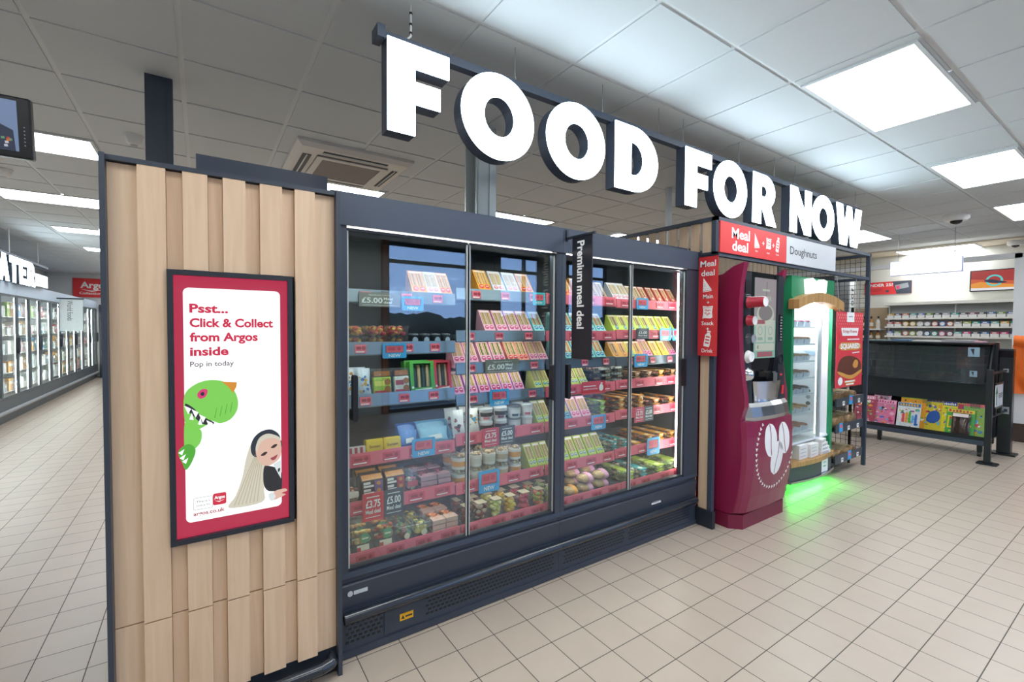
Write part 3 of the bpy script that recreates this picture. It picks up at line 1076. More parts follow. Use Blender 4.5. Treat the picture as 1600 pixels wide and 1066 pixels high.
def carton(t, var, w):
    c1, fill, badge = CARD[var]
    boxy = var.endswith('box') or var in ('yellow', 'brown', 'redbrown')
    H, D = (0.150, 0.085) if not boxy else (0.135, 0.07)
    lip = 0.03
    mc = mat('carton_card_' + var, c1, 0.4, noise=0.02)
    mb = MB()
    mb.M = Matrix(((0, 0, 1, 0), (1, 0, 0, 0), (0, 1, 0, 0), (0, 0, 0, 1)))
    mb.prism([(0, 0), (0, lip), (D, H), (D + 0.012, H), (D + 0.03, 0)], -w / 2, w / 2)
    b = mb.build('carton', mc, t)
    # print and window lie on the sloping face
    sl = math.hypot(D, H - lip)
    ang = math.atan2(H - lip, D)
    M = T(0, 0, lip) @ RX(ang - PI / 2) @ FR(0, 0, 0)
    nwin = 1 if boxy else 2
    mb = MB()
    mb.M = M
    for k in range(nwin):
        ww = w * (0.36 if nwin == 2 else 0.60)
        cx = (k - (nwin - 1) / 2) * w * 0.44
        y0, y1 = sl * 0.30, sl * 0.86
        # bread, filling, bread seen edge-on behind the window
        mb.prism([(cx - ww / 2, y0), (cx - ww * .12, y0), (cx - ww * .12, y1), (cx - ww / 2, y1)], -0.0005, 0.0012, 0)
        mb.prism([(cx + ww * .14, y0), (cx + ww / 2, y0), (cx + ww / 2, y1), (cx + ww * .14, y1)], -0.0005, 0.0012, 0)
        zz = [(cx - ww * .12 + ww * .26 * (0.5 + 0.5 * math.sin(q * 2.1 + k)) * 0.0, y0 + (y1 - y0) * q / 6) for q in range(7)]
        mb.prism([(cx - ww * .12, y0)] + [(cx + ww * .14, y0)] + [(cx + ww * .14 + (0.002 if q % 2 else -0.002), y0 + (y1 - y0) * q / 8) for q in range(1, 8)] + [(cx + ww * .14, y1), (cx - ww * .12, y1)] + [(cx - ww * .12 + (0.002 if q % 2 else -0.002), y0 + (y1 - y0) * q / 8) for q in range(7, 0, -1)], -0.0005, 0.0022, 1)
        mb.prism([(cx - ww * .5, y0), (cx - ww * .44, y0), (cx - ww * .44, y1), (cx - ww * .5, y1)], 0.0012, 0.0018, 2)
    mb.build('sandwich', [BREAD, mat('filling_' + var, fill, 0.7, noise=0.35, scale=160), CRUST], t)
    mb = MB()
    mb.M = M
    mb.prism([(-w * .42, sl * .89), (w * .42, sl * .89), (w * .42, sl * .965), (-w * .42, sl * .965)], 0, 0.0008, 1)
    for k in range(nwin):
        cx = (k - (nwin - 1) / 2) * w * 0.44
        mb.prism(ell(cx, sl * .16, w * .18, w * .18, 18), 0, 0.0012, 0)
        mb.prism([(cx - w * .10, sl * .16), (cx + w * .10, sl * .16), (cx + w * .10, sl * .19), (cx - w * .10, sl * .19)], 0.0012, 0.0018, 1)
    mb.build('printed_label', [mat('badge_' + var, badge, 0.5, noise=0.02), mat('pale_carton_print', '#f3e6e2', 0.5)], b)

def bumps(mb, n, x0, x1, y0, y1, z, r, mats, seed):
    q = random.Random(seed)
    for i in range(n):
        rr = r * q.uniform(0.7, 1.2)
        mb.ball((q.uniform(x0 + rr, x1 - rr), q.uniform(y0 + rr, y1 - rr), z + q.uniform(-rr * .3, rr * .5)), rr, q.randrange(mats), 7, 5, q.uniform(0.6, 0.9))

FOODCOL = {'orange': ['#f0862a', '#f6a63c', '#dc4a28'], 'berry': ['#e8832a', '#c8203a', '#e9b04a'], 'darkmix': ['#7a3038', '#8c4a3c', '#4a2a2a'],
    'grape': ['#9a4a44', '#c8a890', '#7c3434'], 'melon': ['#d8d070', '#e6dc94', '#c0c060'], 'mango': ['#f2b51e', '#f5c63c', '#e09a18'],
    'watermelon': ['#d8405a', '#e25a6a', '#c03048'], 'mixed': ['#d86a4a', '#e6c46a', '#a8b858'], 'greenapple': ['#c8d480', '#e0e4b0', '#a4b860'],
    'green': ['#4c7a34', '#8a4a2c', '#9cb45c'], 'egg': ['#e8d070', '#4a6a30', '#c8b04a'], 'salad': ['#6a8a4a', '#d8c8a0', '#8a6a4a'],
    'noodle': ['#e2c080', '#d89a4a', '#c8a058'], 'tomato': ['#c8502c', '#d8a04a', '#8a3a24'], 'salmon': ['#e88050', '#f0a070', '#d86a44'],
    'ham': ['#a03a48', '#b85060', '#7c2c38'], 'meat': ['#b06a54', '#8a4438', '#d8a890'], 'cheese': ['#c86a7a', '#e8d8c0', '#7a3a48'],
    'greensalad': ['#5a8a3a', '#8cb050', '#c8b060'], 'tealchicken': ['#e0cda8', '#c8b088', '#e8dcc0'], 'lime': ['#b8b060', '#8aa04a', '#d0c890'],
    'brown': ['#8a4a24', '#b06a30', '#6a3a1c'], 'dark': ['#23252b', '#2f2a28', '#3a3438'], 'white': ['#e8e4dc', '#d88a5a', '#f0eee8']}

def foodm(var):
    return [mat('food_%s_%d' % (var, i), c, 0.55, noise=0.2, scale=80) for i, c in enumerate(FOODCOL[var])]

def tapered(mb, w, d, h, flare=0.85, m=0):
    a = [(-w / 2 * flare, d * (1 - flare) / 2, 0), (w / 2 * flare, d * (1 - flare) / 2, 0), (w / 2 * flare, d * (1 + flare) / 2, 0), (-w / 2 * flare, d * (1 + flare) / 2, 0)]
    b = [(-w / 2, 0, h), (w / 2, 0, h), (w / 2, d, h), (-w / 2, d, h)]
    mb.loft([a, b], m, False)

def fruit_tray(t, var, w):
    mb = MB()
    tapered(mb, w, 0.11, 0.050)
    mb.build('tray', CLEAR, t)
    mb = MB()
    bumps(mb, 24, -w * .44, w * .44, 0.008, 0.10, 0.018, 0.014, 3, var)
    bumps(mb, 24, -w * .44, w * .44, 0.006, 0.10, 0.036, 0.013, 3, var + 'b')
    mb.build('fruit_filling', foodm(var), t)
    mb = MB()
    mb.box(-w / 2 - 0.002, w / 2 + 0.002, -0.002, 0.112, 0.050, 0.055)
    mb.build('lid', CLEAR, t)

def bowl(t, var, w):
    mb = MB()
    mb.lathe([(w * .32, 0), (w * .40, 0.01), (w * .49, 0.055), (w * .5, 0.06)], 24, 0, cy=w * .5)
    mb.build('bowl', BLACKP, t)
    mb = MB()
    mb.lathe([(w * .5, 0.06), (w * .5, 0.066), (w * .42, 0.07)], 24, 0, cy=w * .5)
    mb.build('lid', mat('smoky_lid', '#4a4f58', 0.2), t)
    mb = MB()
    mb.M = FR(0, w * .04, 0.032)
    mb.prism(ell(0, 0, w * .26, 0.02, 20), 0, 0.003)
    mb.build('round_label', mat('pale_round_label', '#aeb9cc', 0.5), t)

def pillow(mb, w, h, th, m=0, y0=0.0, lean=0.25):
    def fr(sg):
        def fn(u, v):
            x = (u - .5) * w * (1 - 0.05 * math.sin(PI * v))
            z = v * h
            b = (math.sin(PI * u) ** .6) * (math.sin(PI * min(1, max(0, (v - .06) / .88))) ** .6) if 0.06 < v < 0.94 and 0 < u < 1 else 0
            return (x + 0.002 * math.sin(9 * v), y0 + th / 2 + z * lean - sg * b * th / 2 + 0.0015 * math.sin(24 * u) * (1 if b == 0 else 0.5), z)
        return fn
    mb.grid(fr(1), 12, 12, m)
    g = fr(-1)
    mb.grid(lambda u, v: g(1 - u, v), 12, 12, m)

POUCHCOL = {'whiteblue': ('#d8dde4', '#3c78b8', '#c9822e'), 'bluegold': ('#c9d4e2', '#3a6ab0', '#d8a030'), 'cow': ('#e4e2e0', '#1e1e22', '#a83a50'), 'colour': ('#e9e6df', '#3a9ab8', '#d88a2a')}

def pouch(t, var, w):
    a, b, c = POUCHCOL[var]
    mb = MB()
    H = 0.15
    pillow(mb, w, H, 0.04)
    bag = mb.build('bag', mat('pouch_' + var, a, 0.3, noise=0.06), t)
    mb = MB()
    q = random.Random(var)
    for i in range(12):
        x, z = q.uniform(-w * .3, w * .3), q.uniform(0.035, 0.125)
        mb.M = T(0, 0.02 + z * .25 - 0.0195 * (math.sin(PI * (x / w + .5)) ** .6) * (math.sin(PI * min(1, max(0, (z / H - .06) / .88))) ** .6), z) @ RX(-math.atan(0.25)) @ FR(0, 0, 0)
        r1 = q.uniform(0.005, 0.010)
        mb.prism([(x + r1 * math.cos(k * PI / 3) * q.uniform(.6, 1.3), r1 * math.sin(k * PI / 3) * q.uniform(.6, 1.3)) for k in range(6)], -0.003, 0.0025, i % 2)
    mb.build('print', [mat('pouch_a_' + var, b, 0.4), mat('pouch_b_' + var, c, 0.4)], bag)

def flatpack(t, var, w):
    a, b = {'greenyellow': ('#a8c838', '#e8e060'), 'whitered': ('#e6e0dc', '#b83048')}[var]
    mb = MB()
    mb.M = T(0, 0, .0068) @ RX(-0.15)
    pillow(mb, w, 0.145, 0.045, lean=0)
    mb.build('wrapper', CLEAR, t)
    mb = MB()
    mb.M = T(0, 0, .0068) @ RX(-0.15)
    mb.bbox(-w * .42, w * .42, 0.008, 0.035, 0.012, 0.10, 0.006)
    c = mb.build('label_card', mat('flatpack_' + var, a, 0.4, noise=0.04), t)
    mb = MB()
    mb.M = T(0, 0, .0068) @ RX(-0.15) @ FR(0, 0.0075, 0)
    mb.prism([(-w * .36, 0.055), (w * .10, 0.055), (w * .10, 0.08), (-w * .36, 0.08)], 0, 0.001, 0)
    mb.prism([(-w * .38, 0.018), (w * .38, 0.018), (w * .38, 0.032), (-w * .38, 0.032)], 0, 0.001, 2)
    for k in range(2):
        mb.prism(ell(w * .24, 0.038 + 0.036 * k, 0.016, 0.016, 16), 0, 0.002, 1)
    mb.build('print', [mat('flatpack_b_' + var, b, 0.5), mat('biscuit_brown', '#a86a3a', 0.7, noise=0.2), mat('flatpack_band', '#d0405a', 0.5)], c)
    mb = MB()
    mb.M = T(0, 0, .0068) @ RX(-0.15)
    mb.box(-w * .38, w * .38, 0.010, 0.03, 0.104, 0.13)
    mb.build('biscuits', mat('biscuit_brown', '#a86a3a', 0.7), t)

def window_box(t, var, w):
    a = {'green': '#4fa83e', 'red': '#d8384a'}[var]
    mc = mat('window_box_' + var, a, 0.35, noise=0.02)
    H = 0.17
    mb = MB()
    mb.M = T(0, 0.006, 0.0093) @ RX(-0.18)
    mb.box(-w / 2, w / 2, 0, 0.05, 0, 0.03)
    mb.box(-w / 2, -w * .36, 0, 0.05, 0.03, H)
    mb.box(w * .36, w / 2, 0, 0.05, 0.03, H)
    mb.box(-w * .36, w * .36, 0, 0.05, H - 0.012, H)
    mb.box(-w * .36, w * .36, 0.045, 0.05, 0.03, H - 0.012)
    b = mb.build('box', mc, t)
    mb = MB()
    mb.M = T(0, 0.006, 0.0093) @ RX(-0.18)
    for k in range(4):
        x = -w * .27 + k * w * .18
        mb.cyl((x, 0.024, 0.032), (x, 0.024, H - 0.02), w * .07, 10, k % 2)
    mb.build('snack_sticks', [mat('snack_dark', '#33402c' if var == 'green' else '#8a2a34', 0.5, noise=0.3), mat('snack_pale', '#c8a878' if var == 'green' else '#d86a72', 0.5, noise=0.2)], t)
    mb = MB()
    mb.M = T(0, 0.006, 0.0093) @ RX(-0.18) @ FR(0, -0.0005, 0)
    mb.prism([(-w * .34, 0.006), (w * .34, 0.012), (w * .36, 0.026), (-w * .32, 0.020)], 0, 0.001)
    mb.prism(ell(-w * .42, 0.032, 0.006, 0.006, 10), 0, 0.001)
    mb.build('print', WHITE, b)

def display_box(t, var, w):
    a, b = {'maroon': ('#6a2a30', '#8c4248'), 'blue': ('#2a5aa8', '#5a8ad0'), 'skyblue': ('#6aaad0', '#93c6e2')}[var]
    mc = mat('display_box_' + var, a, 0.4, noise=0.03)
    H = 0.125
    mb = MB()
    mb.M = Matrix(((0, 0, 1, 0), (1, 0, 0, 0), (0, 1, 0, 0), (0, 0, 0, 1)))
    for x0, x1 in ((-w / 2, -w / 2 + 0.002), (w / 2 - 0.002, w / 2)):
        mb.prism([(0, 0), (0, 0.035), (0.08, H), (0.11, H), (0.11, 0)], x0, x1)
    mb.prism([(0, 0), (0, 0.035), (0.002, 0.035), (0.002, 0.002), (0.108, 0.002), (0.108, H), (0.11, H), (0.11, 0)], -w / 2, w / 2)
    bx = mb.build('tray_box', mc, t)
    mb = MB()
    mb.M = FR(0, -0.001, 0)
    mb.prism([(-w * .35, 0.010), (w * .35, 0.010), (w * .35, 0.026), (-w * .35, 0.026)], 0, 0.001)
    mb.build('print', mat('display_print_' + var, '#e6ded8', 0.5), bx)
    n = 3 if var != 'maroon' else 1
    for k in range(n):
        mb = MB()
        mb.M = T(0, 0.012 + k * 0.03, 0.006 + 0.014 * k)
        pillow(mb, w * .88, 0.09, 0.022, lean=0.35)
        p = mb.build('snack_packet', mat('packet_' + var, b, 0.3, noise=0.12, scale=70), t)
        mb = MB()
        mb.M = T(0, 0.012 + k * 0.03 - 0.002, 0.006 + 0.014 * k) @ T(0, 0, 0.045) @ RX(-math.atan(0.35)) @ FR(0, 0.014, 0)
        mb.prism([(-w * .22, -0.012), (w * .22, -0.008), (w * .2, 0.016), (-w * .2, 0.012)], 0, 0.003)
        mb.build('print', WHITE, p)

def bar_stack(t, var, w):
    a, b = {'whitered': ('#d8c4c0', '#a8323c'), 'yellow': ('#e9c21e', '#7a4a1c')}[var]
    H = 0.05 if var == 'whitered' else 0.075
    mb = MB()
    mb.M = T(0, 0, .0092) @ RX(-0.2)
    mb.bbox(-w / 2, w / 2, 0.0, 0.045, 0.0, H, 0.008)
    c = mb.build('wrapped_bar', mat('bar_' + var, a, 0.3, noise=0.06), t)
    mb = MB()
    mb.M = T(0, 0, .0092) @ RX(-0.2) @ FR(0, -0.0005, 0)
    if var == 'yellow':
        mb.text('Soreen', 0, H * .42, 0.014, w * .62, 0, 0.001, 0.02, 'C')
    else:
        for k in range(4):
            mb.prism([(-w * .45 + k * w * .23, 0.004), (-w * .33 + k * w * .23, 0.004), (-w * .33 + k * w * .23, H - .006), (-w * .45 + k * w * .23, H - .006)], 0, 0.001)
    mb.build('print', mat('bar_print_' + var, b, 0.5), c)

def clear_pack(t, var, w):
    mb = MB()
    mb.M = T(0, 0, .0112) @ RX(-0.22)
    mb.bbox(-w / 2, w / 2, 0, 0.05, 0, 0.13, 0.01)
    mb.build('tub', CLEAR, t)
    mb = MB()
    mb.M = T(0, 0, .0112) @ RX(-0.22)
    bumps(mb, 18, -w * .42, w * .42, 0.008, 0.045, 0.025, 0.014, 3, var)
    bumps(mb, 18, -w * .42, w * .42, 0.008, 0.045, 0.065, 0.014, 3, var + 'b')
    mb.build('snack_filling', foodm(var), t)
    mb = MB()
    mb.M = T(0, 0, .0112) @ RX(-0.22) @ FR(0, -0.001, 0)
    mb.prism(rrect(-w * .36, w * .36, 0.03, 0.06, 0.006, 3), 0, 0.0015)
    mb.build('label_sticker', mat('pack_sticker_' + var, '#c8bcae' if var == 'meat' else '#b04858', 0.5), t)

def meat_carton(t, var, w):
    a = {'purple': '#7a5a8c', 'red': '#a83a3c'}[var]
    H = 0.135
    mb = MB()
    mb.M = Matrix(((0, 0, 1, 0), (1, 0, 0, 0), (0, 1, 0, 0), (0, 0, 0, 1)))
    mb.prism([(0, 0), (0.015, H * .8), (0.05, H), (0.085, H), (0.085, 0)], -w / 2, w / 2)
    b = mb.build('carton', mat('meat_carton_dark', '#2c2426', 0.35, noise=0.1), t)
    lean = math.atan2(0.015, H * .8)
    mb = MB()
    mb.M = RX(-lean) @ FR(0, -0.0005, 0)
    mb.prism([(w * .08, 0.008), (w * .46, 0.008), (w * .46, H * .78), (w * .08, H * .78)], 0, 0.001, 0)
    for k in range(3):
        y = 0.010 + k * 0.034
        mb.prism([(-w * .42, y), (w * .04, y), (w * .04, y + 0.010), (-w * .42, y + 0.010)], 0, 0.0012, 1)
        mb.prism([(-w * .42, y + .014), (-w * .1, y + .014), (-w * .1, y + .026), (-w * .42, y + .026)], 0, 0.0012, 1)
        mb.prism(ell(w * .27, y + .014, w * .10, 0.009, 12), 0.001, 0.002, 2)
    mb.build('print', [mat('meat_print_' + var, a, 0.4, noise=0.05), mat('meat_print_white', '#e4ded6', 0.5), mat('meat_print_gold', '#c88a3c', 0.5)], b)
    mb = MB()
    mb.M = T(0, 0.015, H * .8) @ RX(math.atan2(H * .2, 0.035) - PI / 2) @ FR(0, 0, 0)
    mb.prism([(-w * .46, 0.004), (w * .46, 0.004), (w * .46, 0.036), (-w * .46, 0.036)], -0.001, 0.002)
    mb.build('window', mat('meat_window', '#a8763c', 0.3, noise=0.4, scale=120), b)

def flat_tray(t, var, w):
    mb = MB()
    tapered(mb, w, 0.12, 0.024)
    mb.build('tray', CLEAR if var == 'salmon' else mat('flat_tray_dark', '#4a2a30', 0.4), t)
    mb = MB()
    bumps(mb, 16, -w * .46, w * .46, 0.004, 0.116, 0.018, 0.011, 3, var)
    mb.build('sliced_filling', foodm(var), t)
    mb = MB()
    mb.box(-w * .48, w * .48, -0.001, 0.05, 0.0245, 0.027)
    mb.box(-w * .48, w * .48, -0.003, -0.001, 0.004, 0.027)
    mb.build('label_sleeve', mat('flat_sleeve_' + var, '#b8909a' if var == 'ham' else '#d8b0a0', 0.45, noise=0.1), t)

def clamshell(t, var, w):
    H = 0.155
    mb = MB()
    mb.M = T(0, 0, .0112) @ RX(-0.20)
    mb.bbox(-w / 2, w / 2, 0, 0.055, 0, H, 0.016)
    mb.build('clear_shell', CLEAR, t)
    mb = MB()
    mb.M = T(0, 0, .0112) @ RX(-0.20)
    bumps(mb, 40, -w * .4, w * .4, 0.012, 0.046, 0.05, 0.014, 3, var)
    bumps(mb, 26, -w * .4, w * .4, 0.014, 0.046, 0.09, 0.013, 3, var + 'b')
    mb.build('food_filling', foodm(var), t)
    mb = MB()
    mb.M = T(0, 0, .0112) @ RX(-0.20) @ FR(0, -0.001, 0)
    mb.prism(ell(w * .04, 0.066, w * .21, w * .21, 24), 0, 0.002, 0)
    mb.prism([(-w * .1, 0.062), (w * .18, 0.062), (w * .18, 0.069), (-w * .1, 0.069)], 0.002, 0.0026, 1)
    mb.prism([(-w * .34, 0.012), (w * .2, 0.012), (w * .2, 0.038), (-w * .34, 0.038)], 0, 0.001, 1)
    mb.prism([(-w * .34, 0.012), (-w * .18, 0.012), (-w * .18, 0.028), (-w * .34, 0.028)], 0.001, 0.002, 2)
    mb.build('label_sticker', [mat('sticker_green', '#5f9a70', 0.5), mat('sticker_cream', '#e4dcc0', 0.5), mat('sticker_red', '#c04040', 0.5)], t)

def salad_bowl(t, var, w):
    mb = MB()
    mb.bbox(-w / 2, w / 2, 0, 0.11, 0, 0.075, 0.018)
    mb.build('tub', CLEAR, t)
    mb = MB()
    bumps(mb, 40, -w * .42, w * .42, 0.01, 0.1, 0.035, 0.017, 3, var)
    bumps(mb, 22, -w * .42, w * .42, 0.01, 0.1, 0.062, 0.015, 3, var + 'x')
    mb.build('salad_filling', foodm(var), t)
    mb = MB()
    mb.bbox(-w / 2 - .002, w / 2 + .002, -.002, 0.112, 0.076, 0.088, 0.004)
    mb.build('lid', CLEAR, t)
    mb = MB()
    mb.M = FR(0, -0.001, 0)
    mb.prism(ell(0, 0.04, w * .17, 0.015, 16), 0, 0.0015)
    mb.build('label_sticker', mat('sticker_cream', '#e4dcc0', 0.5), t)

YOG = {'pinkfruit': ('#eceaea', '#e58a96', '#1d1d22'), 'berry': ('#eceaea', '#8a3a58', '#1d1d22'), 'blackband': ('#d8dcdc', '#1e2024', '#e8e8e8'), 'pinklabel': ('#e8e0e2', '#d8587a', '#f0ecec')}

def yogurt(t, var, w):
    a, b, c = YOG[var]
    H = 0.058
    r = w * .46
    mb = MB()
    mb.lathe([(r * .84, 0), (r * .98, H), (r, H + 0.002), (r, H + 0.005)], 24, 0, cy=r)
    cup = mb.build('pot', mat('pot_' + var, a, 0.35, noise=0.02), t)
    mb = MB()
    for a0, sgn in ((-150, 1), (-85, 1)):
        pass
    def band(z0, z1, f0, f1, m):
        vs, fs = [], []
        n = 14
        for j, z in enumerate((z0, z1)):
            rr = r * (.84 + .14 * z / H) + 0.0008
            for i in range(n + 1):
                an = math.radians(f0 + (f1 - f0) * i / n)
                vs.append((rr * math.cos(an), r + rr * math.sin(an), z))
        mb.add(vs, [(i, i + 1, n + 2 + i, n + 1 + i) for i in range(n)], m, True)
    band(0.026, 0.050, -170, -40, 1)
    band(0.010, 0.024, -140, -80, 0)
    band(0.010, 0.020, -60, -20, 0)
    mb.build('label_wrap', [mat('pot_fruit_' + var, b, 0.45, noise=0.1), mat('pot_band_' + var, c, 0.45)], cup)
    mb = MB()
    mb.lathe([(r * 1.02, H + 0.005), (r * 1.02, H + 0.012), (r * .9, H + 0.016)], 24, 0, cy=r)
    mb.build('lid', mat('pot_lid_' + ('dark' if var in ('blackband',) else 'clear'), '#3a3d44' if var == 'blackband' else '#c8ccd0', 0.25), t)

TUB = {'orangelabel': '#e0962c', 'oats': '#d8d4cc', 'cream': '#d6d4c4', 'nuts': '#c4b090'}

def tub(t, var, w):
    H = 0.06
    r = w * .44
    mb = MB()
    mb.lathe([(r * .88, 0), (r, H)], 24, 0, cy=r)
    pot = mb.build('pot', mat('tub_pot', '#e6e2d8', 0.35, noise=0.03), t)
    mb = MB()
    mb.lathe([(r * .925, 0.016), (r * .985, 0.046)], 24, 0, cy=r, cap=False)
    mb.v = [(x + (x) * 0.012, y + (y - r) * 0.012, z) for x, y, z in mb.v]
    lb = mb.build('label_band', mat('tub_label_' + var, TUB[var], 0.5, noise=0.12, scale=90), pot)
    mb = MB()
    mb.lathe([(r * 1.08, H), (r * 1.08, H + 0.005), (r * .98, H + 0.006), (r * .92, H + 0.026), (r * .8, H + 0.030)], 24, 0, cy=r)
    mb.build('dome_lid', CLEAR, t)
    mb = MB()
    bumps(mb, 26, -r * .8, r * .8, r * .25, r * 1.75, H + 0.010, 0.008, 2, var)
    mb.build('topping', [mat('topping_brown', '#a8845a', 0.7, noise=0.2), mat('topping_pale', '#d8c8a8', 0.7, noise=0.2)], t)

def fruit_pot(t, var, w):
    H = 0.105
    mb = MB()
    a = [[(x * f, 0.045 + y * f, z) for x, y in rrect(-w / 2, w / 2, -0.045, 0.045, 0.015, 3)] for f, z in ((.8, 0), (.86, .02), (.98, H * .88), (1.0, H * .9), (1.0, H * .94), (.9, H))]
    mb.loft(a, 0)
    mb.build('clear_pot', CLEAR, t)
    mb = MB()
    for k in range(3):
        bumps(mb, 12, -w * .40, w * .40, 0.01, 0.08, 0.02 + k * 0.028, 0.019, 3, var + str(k))
    mb.build('fruit_filling', foodm(var), t)
    mb = MB()
    mb.M = T(0, 0.045, H + 0.0005)
    mb.prism([(-w * .3, -0.03), (w * .3, -0.03), (w * .3, 0.03), (-w * .3, 0.03)], 0, 0.001)
    mb.build('lid_label', mat('lid_label', '#b8a890', 0.5, noise=0.1), t)

def sushi(t, var, w):
    mb = MB()
    tapered(mb, w, 0.12, 0.020, 0.9)
    mb.build('tray', BLACKP, t)
    mb = MB()
    for i in range(3):
        for j in range(3):
            x, y = (i - 1) * w * .28, 0.025 + j * 0.034
            mb.cyl((x, y, 0.012), (x, y, 0.034), 0.0125, 10, 0)
            mb.cyl((x, y, 0.034), (x, y, 0.0355), 0.007, 8, 1)
    mb.build('sushi_rolls', [mat('sushi_rice' if var == 'white' else 'sushi_dark', '#e8e6de' if var == 'white' else '#57493a', 0.6, noise=0.1), mat('sushi_core', '#d8764a', 0.6)], t)
    mb = MB()
    mb.bbox(-w * .49, w * .49, 0.002, 0.118, 0.021, 0.044, 0.005)
    mb.build('clear_lid', CLEAR, t)
    mb = MB()
    mb.M = FR(0, -0.0005, 0)
    mb.prism([(-w * .2, 0.004), (w * .3, 0.004), (w * .3, 0.018), (-w * .2, 0.018)], -0.004, 0.0006)
    mb.build('label_sticker', mat('sushi_sticker', '#c8c8c4' if var == 'white' else '#8a7a5a', 0.5), t)

WRAP = {'greensalad': '#9cc03c', 'orange': '#e99a2c', 'tealchicken': '#3aa0a4', 'lime': '#b4cc50', 'brown': '#c88a5a', 'noodle': '#d8904a'}
WFOOD = {'greensalad': 'greensalad', 'orange': 'tomato', 'tealchicken': 'tealchicken', 'lime': 'lime', 'brown': 'brown', 'noodle': 'tomato'}

def wrap_tray(t, var, w):
    h = 0.038
    mb = MB()
    tapered(mb, w, 0.13, h * .8, 0.82)
    mb.build('tray', CLEAR, t)
    mb = MB()
    bumps(mb, 30, -w * .44, w * .44, 0.008, 0.122, h * .55, 0.014, 3, var)
    mb.build('food_filling', foodm(WFOOD[var]), t)
    mb = MB()
    mb.box(-w * .5, w * .5, 0, 0.13, h * .92, h * .96)
    mb.build('film_lid', CLEAR, t)
    mb = MB()   # folded paper band, wider at the top and slanting across the front
    s = 0.5
    mb.loft([[(-w * .06, -0.003, h * .96), (w * .44, -0.003, h * .96), (w * .44, -0.0015, h * .96), (-w * .06, -0.0015, h * .96)],
             [(w * .10, 0.004, 0.004), (w * .30, 0.004, 0.004), (w * .30, 0.0055, 0.004), (w * .10, 0.0055, 0.004)]][::-1], 0, False)
    mb.box(-w * .06, w * .44, -0.003, 0.13, h * .965, h * .995)
    bd = mb.build('paper_band', mat('paper_band_' + var, WRAP[var], 0.5, noise=0.05), t)
    mb = MB()
    mb.M = T(0, -0.0032, 0) @ FR(0, 0, 0)
    mb.prism([(w * .12, h * .55), (w * .28, h * .55), (w * .30, h * .78), (w * .10, h * .78)], -0.001, 0.0003, 0)
    mb.M = T(w * .19, 0.035, h)
    mb.prism(ell(0, 0, w * .12, 0.02, 16), 0, 0.0008, 0)
    mb.build('print', mat('band_print', '#efe6cc', 0.5), bd)

def bread_bag(t, var, w):
    mb = MB()
    def ring(x, r):
        return [(x, 0.06 + r * 0.055 * math.cos(k * PI / 6), 0.032 + r * 0.031 * math.sin(k * PI / 6)) for k in range(12)]
    L = [(-.5, .35), (-.42, .5), (-.34, .85), (-.15, 1), (.15, 1), (.34, .85), (.42, .5), (.5, .35)]
    mb.loft([ring(x * w, r) for x, r in L], 0)
    mb.build('bag', CLEAR, t)
    mb = MB()
    L = [(-.38, .3), (-.33, .65), (-.15, .88), (.15, .88), (.33, .65), (.38, .3)]
    mb.loft([ring(x * w, r) for x, r in L], 0)
    mb.build('bread_roll', mat('bread_roll', '#cfa873', 0.7, noise=0.2, scale=40), t)
    mb = MB()
    vs = []
    n = 8
    for x in (-w * .04, w * .24):
        for i in range(n + 1):
            an = math.radians(30 + 190 * i / n)
            vs.append((x, 0.06 + 0.0568 * math.cos(an), 0.032 + 0.0326 * math.sin(an)))
    mb.add(vs, [(i, i + 1, n + 2 + i, n + 1 + i) for i in range(n)], 0, True)
    mb.build('label_band', mat('bag_label_' + var, {'pink': '#e0a0bc', 'orange': '#e9a23c'}[var], 0.4, noise=0.15, scale=60), t)

